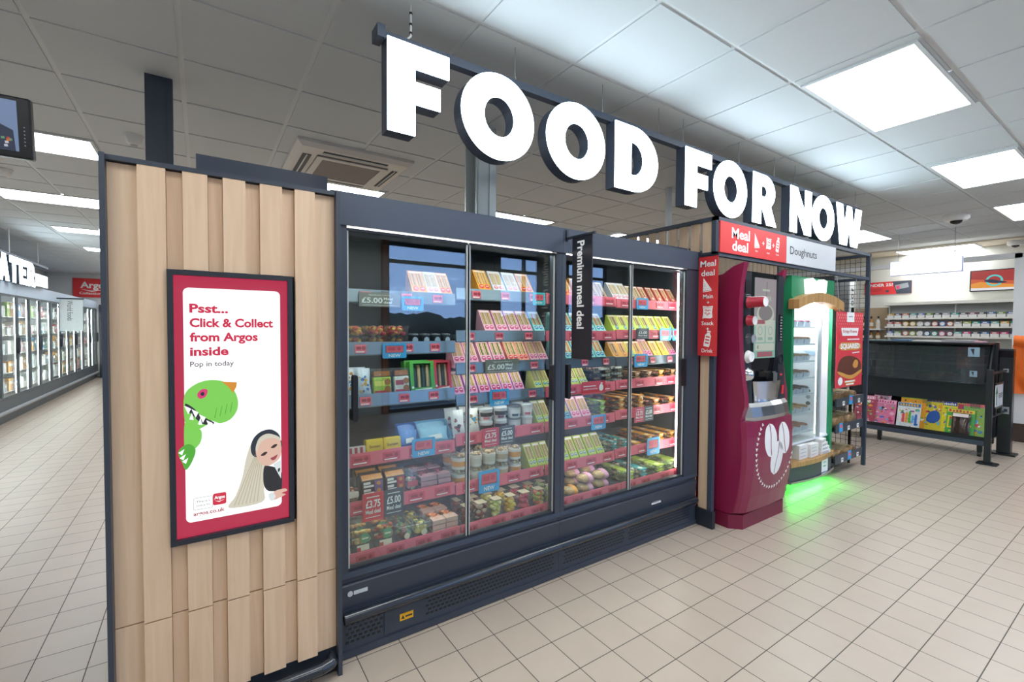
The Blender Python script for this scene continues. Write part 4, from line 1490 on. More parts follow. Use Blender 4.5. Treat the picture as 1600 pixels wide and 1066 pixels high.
PRODUCTS = [
    ('A', 0, [('carton','orange',0.953,0.086,1), ('carton','bluewhite',1.033,0.074,1), ('carton','orange',1.104,0.069,1)]),
    ('A', 1, [('fruit_tray','orange',0.623,0.092,2), ('fruit_tray','berry',0.738,0.097,2), ('fruit_tray','berry',0.838,0.102,2), ('bowl','dark',0.926,0.060,1), ('bowl','dark',0.989,0.058,1), ('bowl','dark',1.052,0.060,1), ('bowl','dark',1.112,0.054,1)]),
    ('A', 2, [('pouch','whiteblue',0.606,0.061,1), ('pouch','bluegold',0.664,0.075,1), ('flatpack','greenyellow',0.750,0.108,1), ('flatpack','whitered',0.850,0.093,1), ('window_box','green',0.957,0.137,1), ('window_box','red',1.079,0.099,1)]),
    ('A', 3, [('display_box','maroon',0.613,0.077,1), ('bar_stack','whitered',0.651,0.113,1), ('bar_stack','yellow',0.717,0.087,1), ('bar_stack','yellow',0.780,0.093,1), ('display_box','blue',0.886,0.105,1), ('display_box','skyblue',1.041,0.185,1)]),
    ('A', 4, [('clear_pack','meat',0.609,0.070,1), ('meat_carton','purple',0.705,0.110,1), ('meat_carton','red',0.823,0.102,1), ('clear_pack','cheese',0.914,0.078,1), ('flat_tray','ham',1.001,0.096,3), ('flat_tray','ham',1.092,0.077,3)]),
    ('A', 5, [('clamshell','salad',0.572,0.031,1), ('clamshell','noodle',0.644,0.107,1), ('clamshell','tomato',0.759,0.113,1), ('salad_bowl','green',0.863,0.087,1), ('salad_bowl','egg',0.964,0.095,1), ('flat_tray','salmon',1.050,0.076,3), ('flat_tray','salmon',1.131,0.071,3)]),
    ('B', 0, [('carton','orange',1.351,0.085,1), ('carton','bluewhite',1.449,0.085,1), ('carton','bluewhite',1.550,0.088,1), ('carton','orange',1.653,0.092,1)]),
    ('B', 1, [('carton','pink',1.385,0.074,1), ('carton','pink',1.473,0.077,1), ('carton','pink',1.560,0.079,1), ('carton','pink',1.650,0.082,1), ('carton','teal',1.746,0.080,1)]),
    ('B', 2, [('carton','pinkham',1.189,0.076,1), ('carton','pinkham',1.273,0.075,1), ('carton','pinkdark',1.366,0.078,1), ('carton','pinkdark',1.454,0.081,1), ('carton','salmon',1.553,0.079,1), ('carton','salmon',1.632,0.072,1), ('carton','pink',1.710,0.064,1), ('carton','pink',1.782,0.066,1)]),
    ('B', 3, [('carton','lilac',1.186,0.068,1), ('carton','lilac',1.271,0.070,1), ('carton','lilac',1.352,0.073,1), ('carton','lilac',1.433,0.071,1), ('carton','lilac',1.514,0.074,1), ('carton','lilac',1.596,0.071,1), ('carton','yellowteal',1.745,0.060,1), ('carton','yellowteal',1.809,0.057,1)]),
    ('B', 4, [('pouch','cow',1.180,0.080,1), ('pouch','colour',1.289,0.080,1), ('yogurt','pinkfruit',1.379,0.092,2), ('yogurt','berry',1.479,0.091,2), ('yogurt','blackband',1.581,0.095,2), ('yogurt','pinklabel',1.675,0.084,2), ('carton','lime',1.762,0.051,1), ('carton','lime',1.819,0.052,1)]),
    ('B', 5, [('tub','orangelabel',1.162,0.112,2), ('tub','oats',1.286,0.088,2), ('tub','cream',1.380,0.092,2), ('tub','nuts',1.480,0.091,2), ('tub','orangelabel',1.580,0.090,2), ('carton','lime',1.709,0.060,1), ('carton','lime',1.773,0.056,1), ('carton','lime',1.832,0.052,1)]),
    ('B', 6, [('fruit_pot','darkmix',1.210,0.057,1), ('fruit_pot','grape',1.309,0.098,1), ('fruit_pot','melon',1.412,0.093,1), ('fruit_pot','mango',1.512,0.088,1), ('fruit_pot','watermelon',1.614,0.097,1), ('fruit_pot','mixed',1.722,0.091,1), ('fruit_pot','greenapple',1.817,0.078,1)]),
    ('C', 0, [('carton','orange',1.983,0.082,1), ('carton','orange',2.084,0.074,1), ('carton','brown',2.225,0.078,1), ('carton','brown',2.301,0.061,1), ('carton','bluewhite',2.389,0.089,1), ('carton','bluewhite',2.485,0.079,1)]),
    ('C', 1, [('carton','teal',1.913,0.075,1), ('carton','teal',2.000,0.078,1), ('carton','teal',2.089,0.080,1), ('carton','teal',2.183,0.083,1), ('carton','teal',2.279,0.086,1), ('carton','limebox',2.424,0.091,1), ('carton','limebox',2.523,0.080,1)]),
    ('C', 2, [('carton','teal',1.915,0.075,1), ('carton','teal',2.003,0.078,1), ('carton','teal',2.092,0.080,1), ('carton','teal',2.186,0.083,1), ('carton','teal',2.283,0.086,1), ('carton','orangebox',2.431,0.084,1), ('carton','orangebox',2.527,0.080,1)]),
    ('C', 3, [('carton','lime',2.049,0.068,1), ('carton','lime',2.124,0.070,1), ('sushi','dark',2.234,0.115,3), ('sushi','white',2.354,0.101,3), ('sushi','white',2.464,0.092,3)]),
    ('C', 4, [('carton','blue',1.974,0.077,1), ('carton','pink',2.064,0.080,1), ('carton','pink',2.154,0.077,1), ('wrap_tray','greensalad',2.277,0.111,3), ('wrap_tray','orange',2.410,0.129,3), ('wrap_tray','orange',2.528,0.081,3)]),
    ('C', 5, [('carton','lime',1.972,0.066,1), ('carton','lime',2.050,0.068,1), ('carton','lime',2.131,0.070,1), ('carton','lime',2.211,0.066,1), ('carton','lime',2.291,0.068,1), ('wrap_tray','tealchicken',2.402,0.104,2), ('wrap_tray','tealchicken',2.521,0.108,2)]),
    ('C', 6, [('bread_bag','orange',1.997,0.112,1), ('bread_bag','pink',2.129,0.129,2), ('bread_bag','pink',2.273,0.136,2), ('wrap_tray','lime',2.505,0.120,2)]),
    ('D', 0, [('carton','brown',2.586,0.069,1), ('carton','brown',2.660,0.064,1), ('carton','redbrown',2.746,0.066,1), ('carton','redbrown',2.828,0.067,1), ('carton','redbrown',2.912,0.069,1), ('carton','redbrown',2.994,0.063,1), ('carton','redbrown',3.074,0.065,1)]),
    ('D', 1, [('carton','limebox',2.573,0.076,1), ('carton','limebox',2.664,0.078,1), ('carton','limebox',2.759,0.081,1), ('carton','limebox',2.856,0.084,1), ('carton','limebox',2.952,0.078,1), ('carton','limebox',3.047,0.081,1)]),
    ('D', 2, [('carton','limebox',2.584,0.076,1), ('carton','orangebox',2.679,0.086,1), ('carton','lilac',2.782,0.089,1), ('carton','yellow',2.883,0.084,1), ('carton','yellow',2.980,0.079,1), ('carton','lilac',3.073,0.073,1)]),
    ('D', 3, [('wrap_tray','brown',2.626,0.127,2), ('wrap_tray','brown',2.763,0.118,2), ('wrap_tray','orange',2.898,0.123,2), ('wrap_tray','brown',3.040,0.129,2)]),
    ('D', 4, [('wrap_tray','orange',2.602,0.126,3), ('wrap_tray','noodle',2.840,0.159,2), ('wrap_tray','noodle',3.019,0.152,2)]),
    ('D', 5, [('wrap_tray','orange',2.613,0.141,1), ('wrap_tray','orange',2.765,0.133,2), ('wrap_tray','orange',2.913,0.132,2), ('wrap_tray','orange',3.060,0.130,2)]),
    ('D', 6, [('wrap_tray','tealchicken',2.635,0.142,2), ('wrap_tray','lime',2.818,0.167,2), ('wrap_tray','lime',3.021,0.178,2)]),
]

KINDS = {   # builder, object name, category, group, stack step
    'carton': (carton, 'sandwich_carton', 'sandwich pack', 'sandwich cartons in the chilled cabinets', .15),
    'fruit_tray': (fruit_tray, 'fruit_tray', 'fruit tray', 'stacked fruit trays', .0555),
    'bowl': (bowl, 'lidded_bowl', 'food bowl', 'dark lidded bowls', .07),
    'pouch': (pouch, 'snack_pouch', 'snack bag', 'snack pouches', .1),
    'flatpack': (flatpack, 'biscuit_pack', 'biscuit pack', 'biscuit packs', .1),
    'window_box': (window_box, 'snack_box', 'snack box', 'tall snack boxes with windows', .1),
    'display_box': (display_box, 'snack_display_box', 'snack box', 'open snack display boxes', .1),
    'bar_stack': (bar_stack, 'malt_bar', 'snack bar', 'wrapped snack bars', .08),
    'clear_pack': (clear_pack, 'snack_tub', 'snack tub', 'clear snack tubs', .1),
    'meat_carton': (meat_carton, 'meat_snack_carton', 'snack carton', 'meat snack cartons', .1),
    'flat_tray': (flat_tray, 'sliced_food_tray', 'food tray', 'stacked flat food trays', .0275),
    'clamshell': (clamshell, 'salad_clamshell', 'salad pack', 'upright clear salad packs', .1),
    'salad_bowl': (salad_bowl, 'salad_tub', 'salad tub', 'salad tubs', .09),
    'yogurt': (yogurt, 'yogurt_pot', 'yogurt pot', 'stacked yogurt pots', .0742),
    'tub': (tub, 'granola_pot', 'granola pot', 'stacked granola pots', .0905),
    'fruit_pot': (fruit_pot, 'fruit_pot', 'fruit pot', 'clear fruit pots', .1),
    'sushi': (sushi, 'sushi_box', 'sushi box', 'stacked sushi boxes', .0442),
    'wrap_tray': (wrap_tray, 'ready_meal_tray', 'food tray', 'banded salad and pasta trays', .0385),
    'bread_bag': (bread_bag, 'bread_roll_bag', 'bread', 'bagged bread rolls', .060)}
DESC = {
    ('carton', 'orange'): 'orange sandwich carton', ('carton', 'bluewhite'): 'pale blue sandwich carton', ('carton', 'pink'): 'light pink sandwich carton',
    ('carton', 'pinkham'): 'pink ham sandwich carton', ('carton', 'pinkdark'): 'pink dark-filled sandwich carton', ('carton', 'salmon'): 'salmon pink sandwich carton',
    ('carton', 'lilac'): 'lilac sandwich carton', ('carton', 'teal'): 'teal sandwich carton', ('carton', 'yellowteal'): 'yellow green sandwich carton',
    ('carton', 'lime'): 'lime green sandwich carton', ('carton', 'limebox'): 'lime single-window carton', ('carton', 'orangebox'): 'orange single-window carton',
    ('carton', 'yellow'): 'yellow single-window carton', ('carton', 'brown'): 'brown single-window carton', ('carton', 'redbrown'): 'dull red carton', ('carton', 'blue'): 'blue sandwich carton',
    ('fruit_tray', 'orange'): 'orange fruit tray', ('fruit_tray', 'berry'): 'red and orange fruit tray', ('bowl', 'dark'): 'dark bowl with round label',
    ('pouch', 'whiteblue'): 'white and blue snack pouch', ('pouch', 'bluegold'): 'blue and gold snack pouch', ('pouch', 'cow'): 'white pouch with black patches', ('pouch', 'colour'): 'white pouch with bright print',
    ('flatpack', 'greenyellow'): 'green and yellow biscuit pack', ('flatpack', 'whitered'): 'white and red biscuit pack', ('window_box', 'green'): 'tall green snack box', ('window_box', 'red'): 'tall red snack box',
    ('display_box', 'maroon'): 'maroon snack display box', ('display_box', 'blue'): 'dark blue snack display box', ('display_box', 'skyblue'): 'light blue snack display box',
    ('bar_stack', 'whitered'): 'white red striped bar', ('bar_stack', 'yellow'): 'yellow wrapped malt bar', ('clear_pack', 'meat'): 'clear tub of meat snacks', ('clear_pack', 'cheese'): 'clear tub of pink snacks',
    ('meat_carton', 'purple'): 'dark purple meat snack carton', ('meat_carton', 'red'): 'dark red meat snack carton', ('flat_tray', 'ham'): 'flat red ham tray', ('flat_tray', 'salmon'): 'flat orange salmon tray',
    ('clamshell', 'salad'): 'upright clear salad pack', ('clamshell', 'noodle'): 'upright clear noodle pack', ('clamshell', 'tomato'): 'upright clear tomato pack', ('salad_bowl', 'green'): 'green leaf salad tub', ('salad_bowl', 'egg'): 'yellow egg salad tub',
    ('yogurt', 'pinkfruit'): 'white yogurt pot, pink fruit', ('yogurt', 'berry'): 'white yogurt pot, purple fruit', ('yogurt', 'blackband'): 'grey black-banded yogurt pot', ('yogurt', 'pinklabel'): 'pink labelled yogurt pot',
    ('tub', 'orangelabel'): 'orange labelled granola pot', ('tub', 'oats'): 'white labelled granola pot', ('tub', 'cream'): 'cream labelled granola pot', ('tub', 'nuts'): 'tan labelled granola pot',
    ('fruit_pot', 'darkmix'): 'pot of dark fruit', ('fruit_pot', 'grape'): 'pot of red grapes', ('fruit_pot', 'melon'): 'pot of pale melon', ('fruit_pot', 'mango'): 'pot of yellow mango', ('fruit_pot', 'watermelon'): 'pot of pink watermelon', ('fruit_pot', 'mixed'): 'pot of mixed fruit', ('fruit_pot', 'greenapple'): 'pot of green apple',
    ('sushi', 'dark'): 'dark sushi box', ('sushi', 'white'): 'white rice sushi box', ('wrap_tray', 'greensalad'): 'green banded salad tray', ('wrap_tray', 'orange'): 'orange banded pasta tray', ('wrap_tray', 'tealchicken'): 'teal banded chicken tray',
    ('wrap_tray', 'lime'): 'lime banded salad tray', ('wrap_tray', 'brown'): 'tan banded snack tray', ('wrap_tray', 'noodle'): 'amber banded noodle tray', ('bread_bag', 'orange'): 'bread bag, orange label', ('bread_bag', 'pink'): 'bread bag, pink label'}
BAYN = {'A': 'bay beside timber panel', 'B': 'bay before centre post', 'C': 'bay behind black sign', 'D': 'bay beside coffee machine'}
SHN = ['top shelf', 'second shelf', 'third shelf', 'fourth shelf', 'fifth shelf', 'sixth shelf', 'bottom shelf']
PROTO = {}
REAR = {'fruit_pot': .100, 'tub': .104, 'yogurt': .100, 'clamshell': .085, 'salad_bowl': .125, 'wrap_tray': .138, 'bread_bag': .128, 'flat_tray': .128,
        'meat_carton': .098, 'sushi': .128, 'pouch': .075, 'window_box': .072, 'fruit_tray': .122}
# settle every row: nothing straddles a shelf joint or a neighbour
rows = {}
for bay, s, items in PRODUCTS:
    count, tot = {}, {}
    for it in items:
        tot[it[:2]] = tot.get(it[:2], 0) + 1
    for kind, var, x, w, stack in items:
        k = (kind, var)
        count[k] = count.get(k, 0) + 1
        w = max(0.05, w)
        rows.setdefault(('A' if bay == 'A' else 'R', s), []).append([x, w, kind, var, stack, bay, ORD[count[k] - 1] if tot[k] > 1 else ''])
for (side, s), row in rows.items():
    row.sort(key=lambda r: r[0])
    lo, hi = (0.540, 1.144) if side == 'A' else (1.153, 3.109)
    joints = [] if side == 'A' else [2.397]
    end = lo
    for r in row:
        r[0] = max(r[0], end + r[1] / 2 + .001)
        for j in joints:
            if r[0] - r[1] / 2 < j < r[0] + r[1] / 2:
                r[0] = j + r[1] / 2 + .002 if r[0] > j - r[1] * .1 else j - r[1] / 2 - .002
                r[0] = max(r[0], end + r[1] / 2 + .001)
                if r[0] - r[1] / 2 < j < r[0] + r[1] / 2:
                    r[0] = j + r[1] / 2 + .003
        end = r[0] + r[1] / 2
    end = hi
    for r in row[::-1]:
        if r[0] + r[1] / 2 > end:
            r[0] = end - r[1] / 2 - .001
        end = r[0] - r[1] / 2
    for x, w, kind, var, stack, bay, where in row:
        fn, oname, cat, grp, step = KINDS[kind]
        k = (kind, var)
        real = 'A' if side == 'A' else ('B' if x < 1.769 else 'C' if x < 2.397 else 'D')
        sh = 'bottom shelf' if s == len(LV[bay]) - 1 else SHN[s]
        for rear in ((0, 1) if kind in REAR else (0,)):
            for lev in range(stack):
                d = DESC[k]
                if stack == 2:
                    d = ('upper ' if lev == 1 else 'lower ') + d
                elif stack == 3:
                    d = ('upper ', 'middle ', 'lower ')[2 - lev] + d
                if rear:
                    d = 'rear ' + d
                label = d + ', ' + (where + ' along ' if where else 'on ') + sh + ', ' + BAYN[bay]
                loc = (x, shelf_front(real, s) + 0.012 + rnd.uniform(0, 0.005) + rear * REAR.get(kind, 0) * 1.05, LV[real][s] - 0.0298 + lev * step)
                if k in PROTO:
                    pr, w0 = PROTO[k]
                    o = dup(pr)
                else:
                    o = thing(oname, label, cat)
                    fn(o, var, w)
                    PROTO[k] = (o, w)
                    w0 = w
                f = w / w0
                o.scale = (f, 1, 1) if kind in ('carton', 'wrap_tray', 'flat_tray', 'bread_bag', 'fruit_tray') else (f, f, 1)
                o.location = loc
                o.rotation_euler = (0, 0, 0)
                tag(o, label, cat, grp)

# ================================================================ TIMBER END PANEL WITH SCREEN
t = thing('timber_clad_panel', 'pale maple boarded end panel in dark frame, holding the screen', 'end panel', (0.107, 2.25, 0))
Q = lambda mb, name, m, par=None, **k: mb.build(name, m, par or t, world=True, **k)
mb = MB()
mb.box(-0.272, -0.257, 2.005, 2.5, 0, 2.068)
mb.box(0.471, 0.488, 2.005, 2.5, 0, 2.068)
mb.box(-0.257, 0.471, 2.062, 2.5, 0, 2.062)
mb.box(-0.257, 0.471, 2.02, 2.062, 2.052, 2.068)
Q(mb, 'carcass', FRAME)
E_ = [-.257, -.177, -.098, -.051, .025, .071, .145, .192, .271, .315, .392, .471]
for i in range(11):
    a, b = E_[i], E_[i + 1]
    proud = i % 2 == 1
    y0 = 2.022 if proud else 2.042
    ztop = 2.0515 if proud else 2.049
    cut = 2 <= i <= 8
    spans = [(0.115, 0.4525)] + ([(0.457, 0.708), (1.702, ztop)] if cut else [(0.457, ztop)])
    for z0, z1 in spans:
        mb = MB()
        mb.box(a + 0.0006, b - 0.0006, y0, 2.0615, z0, z1)
        Q(mb, 'timber_board', WOOD)
mb = MB()
mb.box(-0.257, 0.471, 2.045, 2.062, 0.0, 0.112)
Q(mb, 'plinth', NAVYD)
mb = MB()
mb.tube([(-0.25, 2.0, 0.065), (0.40, 2.0, 0.065), (0.445, 2.008, 0.07), (0.455, 2.045, 0.075)], 0.024, 14)
Q(mb, 'bumper_rail', mat('bumper_rubber', '#272d36'))

t = thing('advert_screen', 'tall lit advert screen with red border set in timber panel', 'digital screen', (0.104, 2.03, 0.708))
SXL, SXR, SZB, SZT = -0.099, 0.304, 0.71, 1.70
mb = MB()
for a in ((SXL, SXL + .018, SZB, SZT), (SXR - .018, SXR, SZB, SZT), (SXL + .018, SXR - .018, SZB, SZB + .018), (SXL + .018, SXR - .018, SZT - .018, SZT)):
    mb.box(a[0], a[1], 2.012, 2.06, a[2], a[3])
Q(mb, 'bezel', NAVYD)
CRIM = screen('screen_crimson', '#b8284a', 0.95)
SWHITE = screen('screen_white', '#f8fdfd', 1.15)
mb = MB()
mb.box(SXL + .018, SXR - .018, 2.030, 2.045, SZB + .018, SZT - .018)
disp = Q(mb, 'display', CRIM)
def SP(u, v):        # u, v in 0..1 of the display
    return (SXL + .018 + u * (SXR - SXL - .036), SZB + .018 + v * (SZT - SZB - .036))
DW, DH = SXR - SXL - .036, SZT - SZB - .036
def lay(k):
    return FR(SXL + .018, 2.030 - 0.0006 * k, SZB + .018)
mb = MB()
mb.M = lay(0)
mb.prism(rrect(0.075 * DW, 0.93 * DW, 0.055 * DH, 0.955 * DH, 0.018, 6), 0, 0.0006)
Q(mb, 'advert_card', SWHITE, disp)
mb = MB()
mb.M = lay(1)
y = 0.862 * DH
for s, w in (('Psst...', 0.325), ('Click & Collect', 0.735), ('from Argos', 0.59), ('inside', 0.325)):
    mb.text(s, 0.125 * DW, y, 0.0305, w * DW, 0, 0.0006, 0.035)
    y -= 0.0525
mb.text('Pop in today', 0.125 * DW, y + 0.012, 0.0185, 0.37 * DW, 1, 0.0006, 0.012)
mb.text('argos.co.uk', 0.135 * DW, 0.078 * DH, 0.014, 0.265 * DW, 2, 0.0006, 0.02)
Q(mb, 'lettering', [screen('screen_pinkred', '#dc2450', 0.85), screen('screen_greytext', '#8a7480', 0.7), screen('screen_redtext', '#c02a48', 0.8)], disp)
mb = MB()
mb.M = lay(1)
mb.prism(rrect(0.30 * DW, 0.415 * DW, 0.106 * DH, 0.152 * DH, 0.006, 4), 0, 0.0006, 0)
mb.text('Argos', 0.312 * DW, 0.130 * DH, 0.0115, 0.09 * DW, 1, 0.0012, 0.03)
mb.prism([(0.315 * DW, 0.124 * DH), (0.355 * DW, 0.117 * DH), (0.40 * DW, 0.124 * DH), (0.355 * DW, 0.120 * DH)], 0.0006, 0.0012, 1)
o_ = [(0.135 * DW + x, y) for x, y in rrect(0, 0.165 * DW, 0.100 * DH, 0.147 * DH, 0.006, 4)]
i_ = [(0.135 * DW + 0.001 + x, y) for x, y in rrect(0, 0.165 * DW - 0.002, 0.100 * DH + 0.001, 0.147 * DH - 0.001, 0.005, 4)]
mb.shape([o_, i_], 0, 0.0006, 2)
mb.text("There's", 0.16 * DW, 0.127 * DH, 0.008, 0.115 * DW, 2, 0.0006)
mb.text('more to', 0.16 * DW, 0.112 * DH, 0.008, 0.115 * DW, 2, 0.0006)
Q(mb, 'logo_badge', [screen('screen_badge_red', '#d82a48', 0.9), SWHITE, screen('screen_greytext', '#a08a96')], disp)
# the two toys in the advert, flat pictures on the display
def poly(mb, pts, z, m):
    mb.shape([[(u * DW, v * DH) for u, v in pts]], z, z + 0.0006, m)
def smooth_closed(pts, k=5):
    out = []
    n = len(pts)
    for i in range(n):
        p0, p1, p2, p3 = (Vector(pts[(i + j - 1) % n]) for j in range(4))
        for q in range(k):
            s = q / k
            out.append(tuple(0.5 * ((2 * p1) + (p2 - p0) * s + (2 * p0 - 5 * p1 + 4 * p2 - p3) * s * s + (3 * p1 - p0 - 3 * p2 + p3) * s ** 3)))
    return out
mb = MB()
mb.M = lay(1)
G1, G2, OR, PK, DK, TW = range(6)
poly(mb, smooth_closed([(.075, .545), (.16, .585), (.28, .600), (.40, .592), (.48, .565), (.525, .52), (.52, .475), (.46, .44), (.37, .428), (.30, .44), (.25, .425), (.17, .41), (.11, .425), (.075, .45)]), 0, G1)
poly(mb, smooth_closed([(.075, .44), (.15, .42), (.21, .405), (.20, .36), (.12, .325), (.075, .31)]), 0, G1)
poly(mb, smooth_closed([(.02, .335), (.10, .36), (.16, .335), (.13, .29), (.08, .262), (.05, .29)]), 0.0006, G2)
poly(mb, [(.385, .592), (.52, .586), (.515, .568), (.485, .545), (.44, .572)], 0.0006, OR)
poly(mb, smooth_closed([(.18, .548), (.22, .566), (.265, .562), (.25, .538), (.20, .53)]), 0.0006, PK)
poly(mb, smooth_closed([(.205, .548), (.225, .556), (.24, .548), (.225, .540)]), 0.0012, DK)
poly(mb, smooth_closed([(.085, .515), (.15, .495), (.20, .468), (.26, .45), (.32, .432), (.28, .425), (.21, .435), (.14, .468), (.085, .495)]), 0.0006, DK)
for a, b in ((.10, .508), (.16, .492), (.22, .470), (.28, .445)):
    poly(mb, [(a - .028, b), (a + .028, b - .014), (a + .004, b - .034)], 0.0012, TW)
for a, b in ((.13, .462), (.20, .440), (.27, .425)):
    poly(mb, [(a - .018, b - .008), (a + .018, b - .012), (a + .004, b + .016)], 0.0012, TW)
for a, b in ((.02, .33), (.03, .31), (.05, .295)):
    poly(mb, [(a, b), (a + .05, b + .012), (a + .03, b - .01)], 0.0012, TW)
for k in range(4):
    poly(mb, [(.32 + .045 * k, .45 + .006 * k), (.34 + .045 * k, .49 + .006 * k), (.345 + .045 * k, .49 + .006 * k), (.328 + .045 * k, .45 + .006 * k)], 0.0006, G2)
Q(mb, 'toy_dinosaur_picture', [screen('toy_green', '#84d95a', 0.9), screen('toy_dark_green', '#54b43a', 0.9), screen('toy_orange', '#e0932c', 0.9), screen('toy_pink', '#e2387a', 0.9), screen('toy_black', '#2a2a38', 0.8), SWHITE], disp)
mb = MB()
mb.M = lay(1)
HAIR, SKIN, JACK, BAND, LIP, EYE, WHT, HAI2 = range(8)
poly(mb, smooth_closed([(.66, .345), (.74, .37), (.80, .34), (.78, .24), (.76, .14), (.74, .085), (.44, .085), (.50, .13), (.56, .20), (.60, .28)]), 0, HAIR)
for k in range(7):
    poly(mb, [(.48 + .035 * k, .09), (.49 + .035 * k, .09), (.70 + .01 * k, .30), (.69 + .01 * k, .30)], 0.0006, HAI2)
poly(mb, smooth_closed([(.64, .32), (.67, .355), (.74, .378), (.83, .382), (.90, .362), (.925, .335), (.925, .30), (.72, .275), (.655, .285)]), 0.0006, BAND)
poly(mb, smooth_closed([(.685, .315), (.72, .348), (.80, .362), (.88, .352), (.925, .325), (.925, .27), (.88, .245), (.80, .232), (.735, .245), (.695, .275)]), 0.0012, SKIN)
poly(mb, smooth_closed([(.685, .315), (.72, .352), (.80, .366), (.90, .350), (.925, .33), (.86, .345), (.78, .345), (.72, .325), (.70, .295)]), 0.0018, HAIR)
for a, b in ((.765, .283), (.862, .310)):
    poly(mb, smooth_closed([(a - .034, b - .004), (a, b + .008), (a + .03, b + .006), (a, b - .006)]), 0.0018, EYE)
poly(mb, smooth_closed([(.825, .262), (.86, .268), (.893, .274), (.875, .258), (.845, .252)]), 0.0018, LIP)
poly(mb, smooth_closed([(.76, .225), (.80, .232), (.925, .20), (.925, .115), (.87, .12), (.79, .13), (.755, .165)]), 0.0006, JACK)
poly(mb, [(.85, .235), (.925, .25), (.925, .17), (.90, .19)], 0.0012, WHT)
poly(mb, smooth_closed([(.895, .212), (.915, .216), (.913, .204), (.897, .200)]), 0.0018, BAND)
poly(mb, smooth_closed([(.83, .105), (.87, .122), (.96, .125), (.985, .115), (.93, .108), (.97, .100), (.91, .09), (.85, .085)]), 0.0018, SKIN)
poly(mb, smooth_closed([(.80, .11), (.84, .118), (.87, .10), (.85, .085), (.82, .085)]), 0.0024, WHT)
Q(mb, 'toy_doll_picture', [screen('doll_hair', '#dcd6c4', 0.9), screen('doll_skin', '#e8c0ae', 0.9), screen('doll_jacket', '#23262e', 0.8), screen('doll_band', '#2b3444', 0.8), screen('doll_lip', '#b04a58', 0.8), screen('doll_eye', '#3a2c2c', 0.8), screen('doll_shirt', '#e6eef0', 0.9), screen('doll_hair_shade', '#c4bca4', 0.9)], disp)

# tall units standing behind the timber panel
mb = MB()
mb.box(-0.362, 0.05, 2.70, 3.1, 0, 2.19)
one('tall_rear_unit', mb, NAVYD, 'dark tall unit standing behind the timber panel', 'shop unit')
t = thing('header_board', 'long charcoal header board rising behind the timber panel top', 'header board', (0.31, 2.69, 0))
mb = MB()
mb.box(0.051, 0.585, 2.68, 2.70, 2.09, 2.325)
mb.box(-0.012, 0.051, 2.68, 2.698, 2.09, 2.325)
Q(mb, 'board', NAVY)
for x in (0.10, 0.45):
    mb = MB()
    mb.box(x - 0.02, x + 0.02, 2.70, 2.72, 0, 2.2)
    Q(mb, 'post', NAVYD)
t = thing('service_post', 'dark charcoal service post reaching the ceiling behind timber panel', 'post', (-0.195, 3.52, 0))
mb = MB()
mb.box(-0.262, -0.128, 3.49, 3.56, 0, 2.993)
Q(mb, 'post', NAVY)
mb = MB()
mb.box(-0.165, -0.160, 3.485, 3.49, 0, 2.99)
for z in (2.25, 2.62, 2.75):
    mb.prism([(-0.18, z), (-0.17, z), (-0.17, z + .01), (-0.18, z + .01)], 0, 0.0)
mb.v = [v for v in mb.v]
Q(mb, 'cable_cover', NAVY)

# ================================================================ SLATTED MEAL DEAL FRAME
t = thing('slatted_frame', 'charcoal frame with slatted sides around coffee machine and doughnut cabinet', 'display frame', (4.6, 2.45, 0))
XL, XR, YF, YB, ZT = 3.148, 6.06, 1.97, 2.93, 2.335
for (x, y) in ((XL, YF), (XR, YF), (XL, YB), (XR, YB)):
    mb = MB()
    mb.box(x, x + 0.035, y, y + 0.035, 0, ZT)
    Q(mb, 'frame_post', NAVY)
for b in ((XL, XR + .035, YF, YF + .035), (XL, XR + .035, YB, YB + .035), (XL, XL + .035, YF, YB), (XR, XR + .035, YF, YB)):
    for z in (ZT - .03, 2.045):
        if z < 2.2 and b[2] == YB:
            continue
        mb = MB()
        mb.box(b[0], b[1], b[2], b[3], z, z + 0.03)
        Q(mb, 'crossbar', NAVY)
y = YF + 0.045
while y < YB - 0.03:
    mb = MB()
    mb.box(XL + 0.012, XL + 0.026, y, y + 0.072, 0.12, ZT - 0.03)
    Q(mb, 'slat', WOOD)
    y += 0.102
mb = MB()
mb.box(XL - 0.006, XL + 0.03, 1.955, YB, 0, 0.13)
Q(mb, 'plinth', NAVYD)
x = XL + 0.08
while x < XR - 0.05:
    mb = MB()
    mb.box(x, x + 0.075, YB + 0.01, YB + 0.024, 0.1, ZT - 0.03)
    Q(mb, 'slat', WOOD)
    x += 0.098
mb = MB()
for i in range(19):
    y = YF + 0.04 + i * 0.05
    mb.cyl((XR + .018, y, 0.15), (XR + .018, y, ZT - .03), 0.0022, 5)
for i in range(44):
    z = 0.15 + i * 0.05
    mb.cyl((XR + .014, YF + .03, z), (XR + .014, YB, z), 0.0022, 5)
Q(mb, 'wire_mesh', BLACKP)
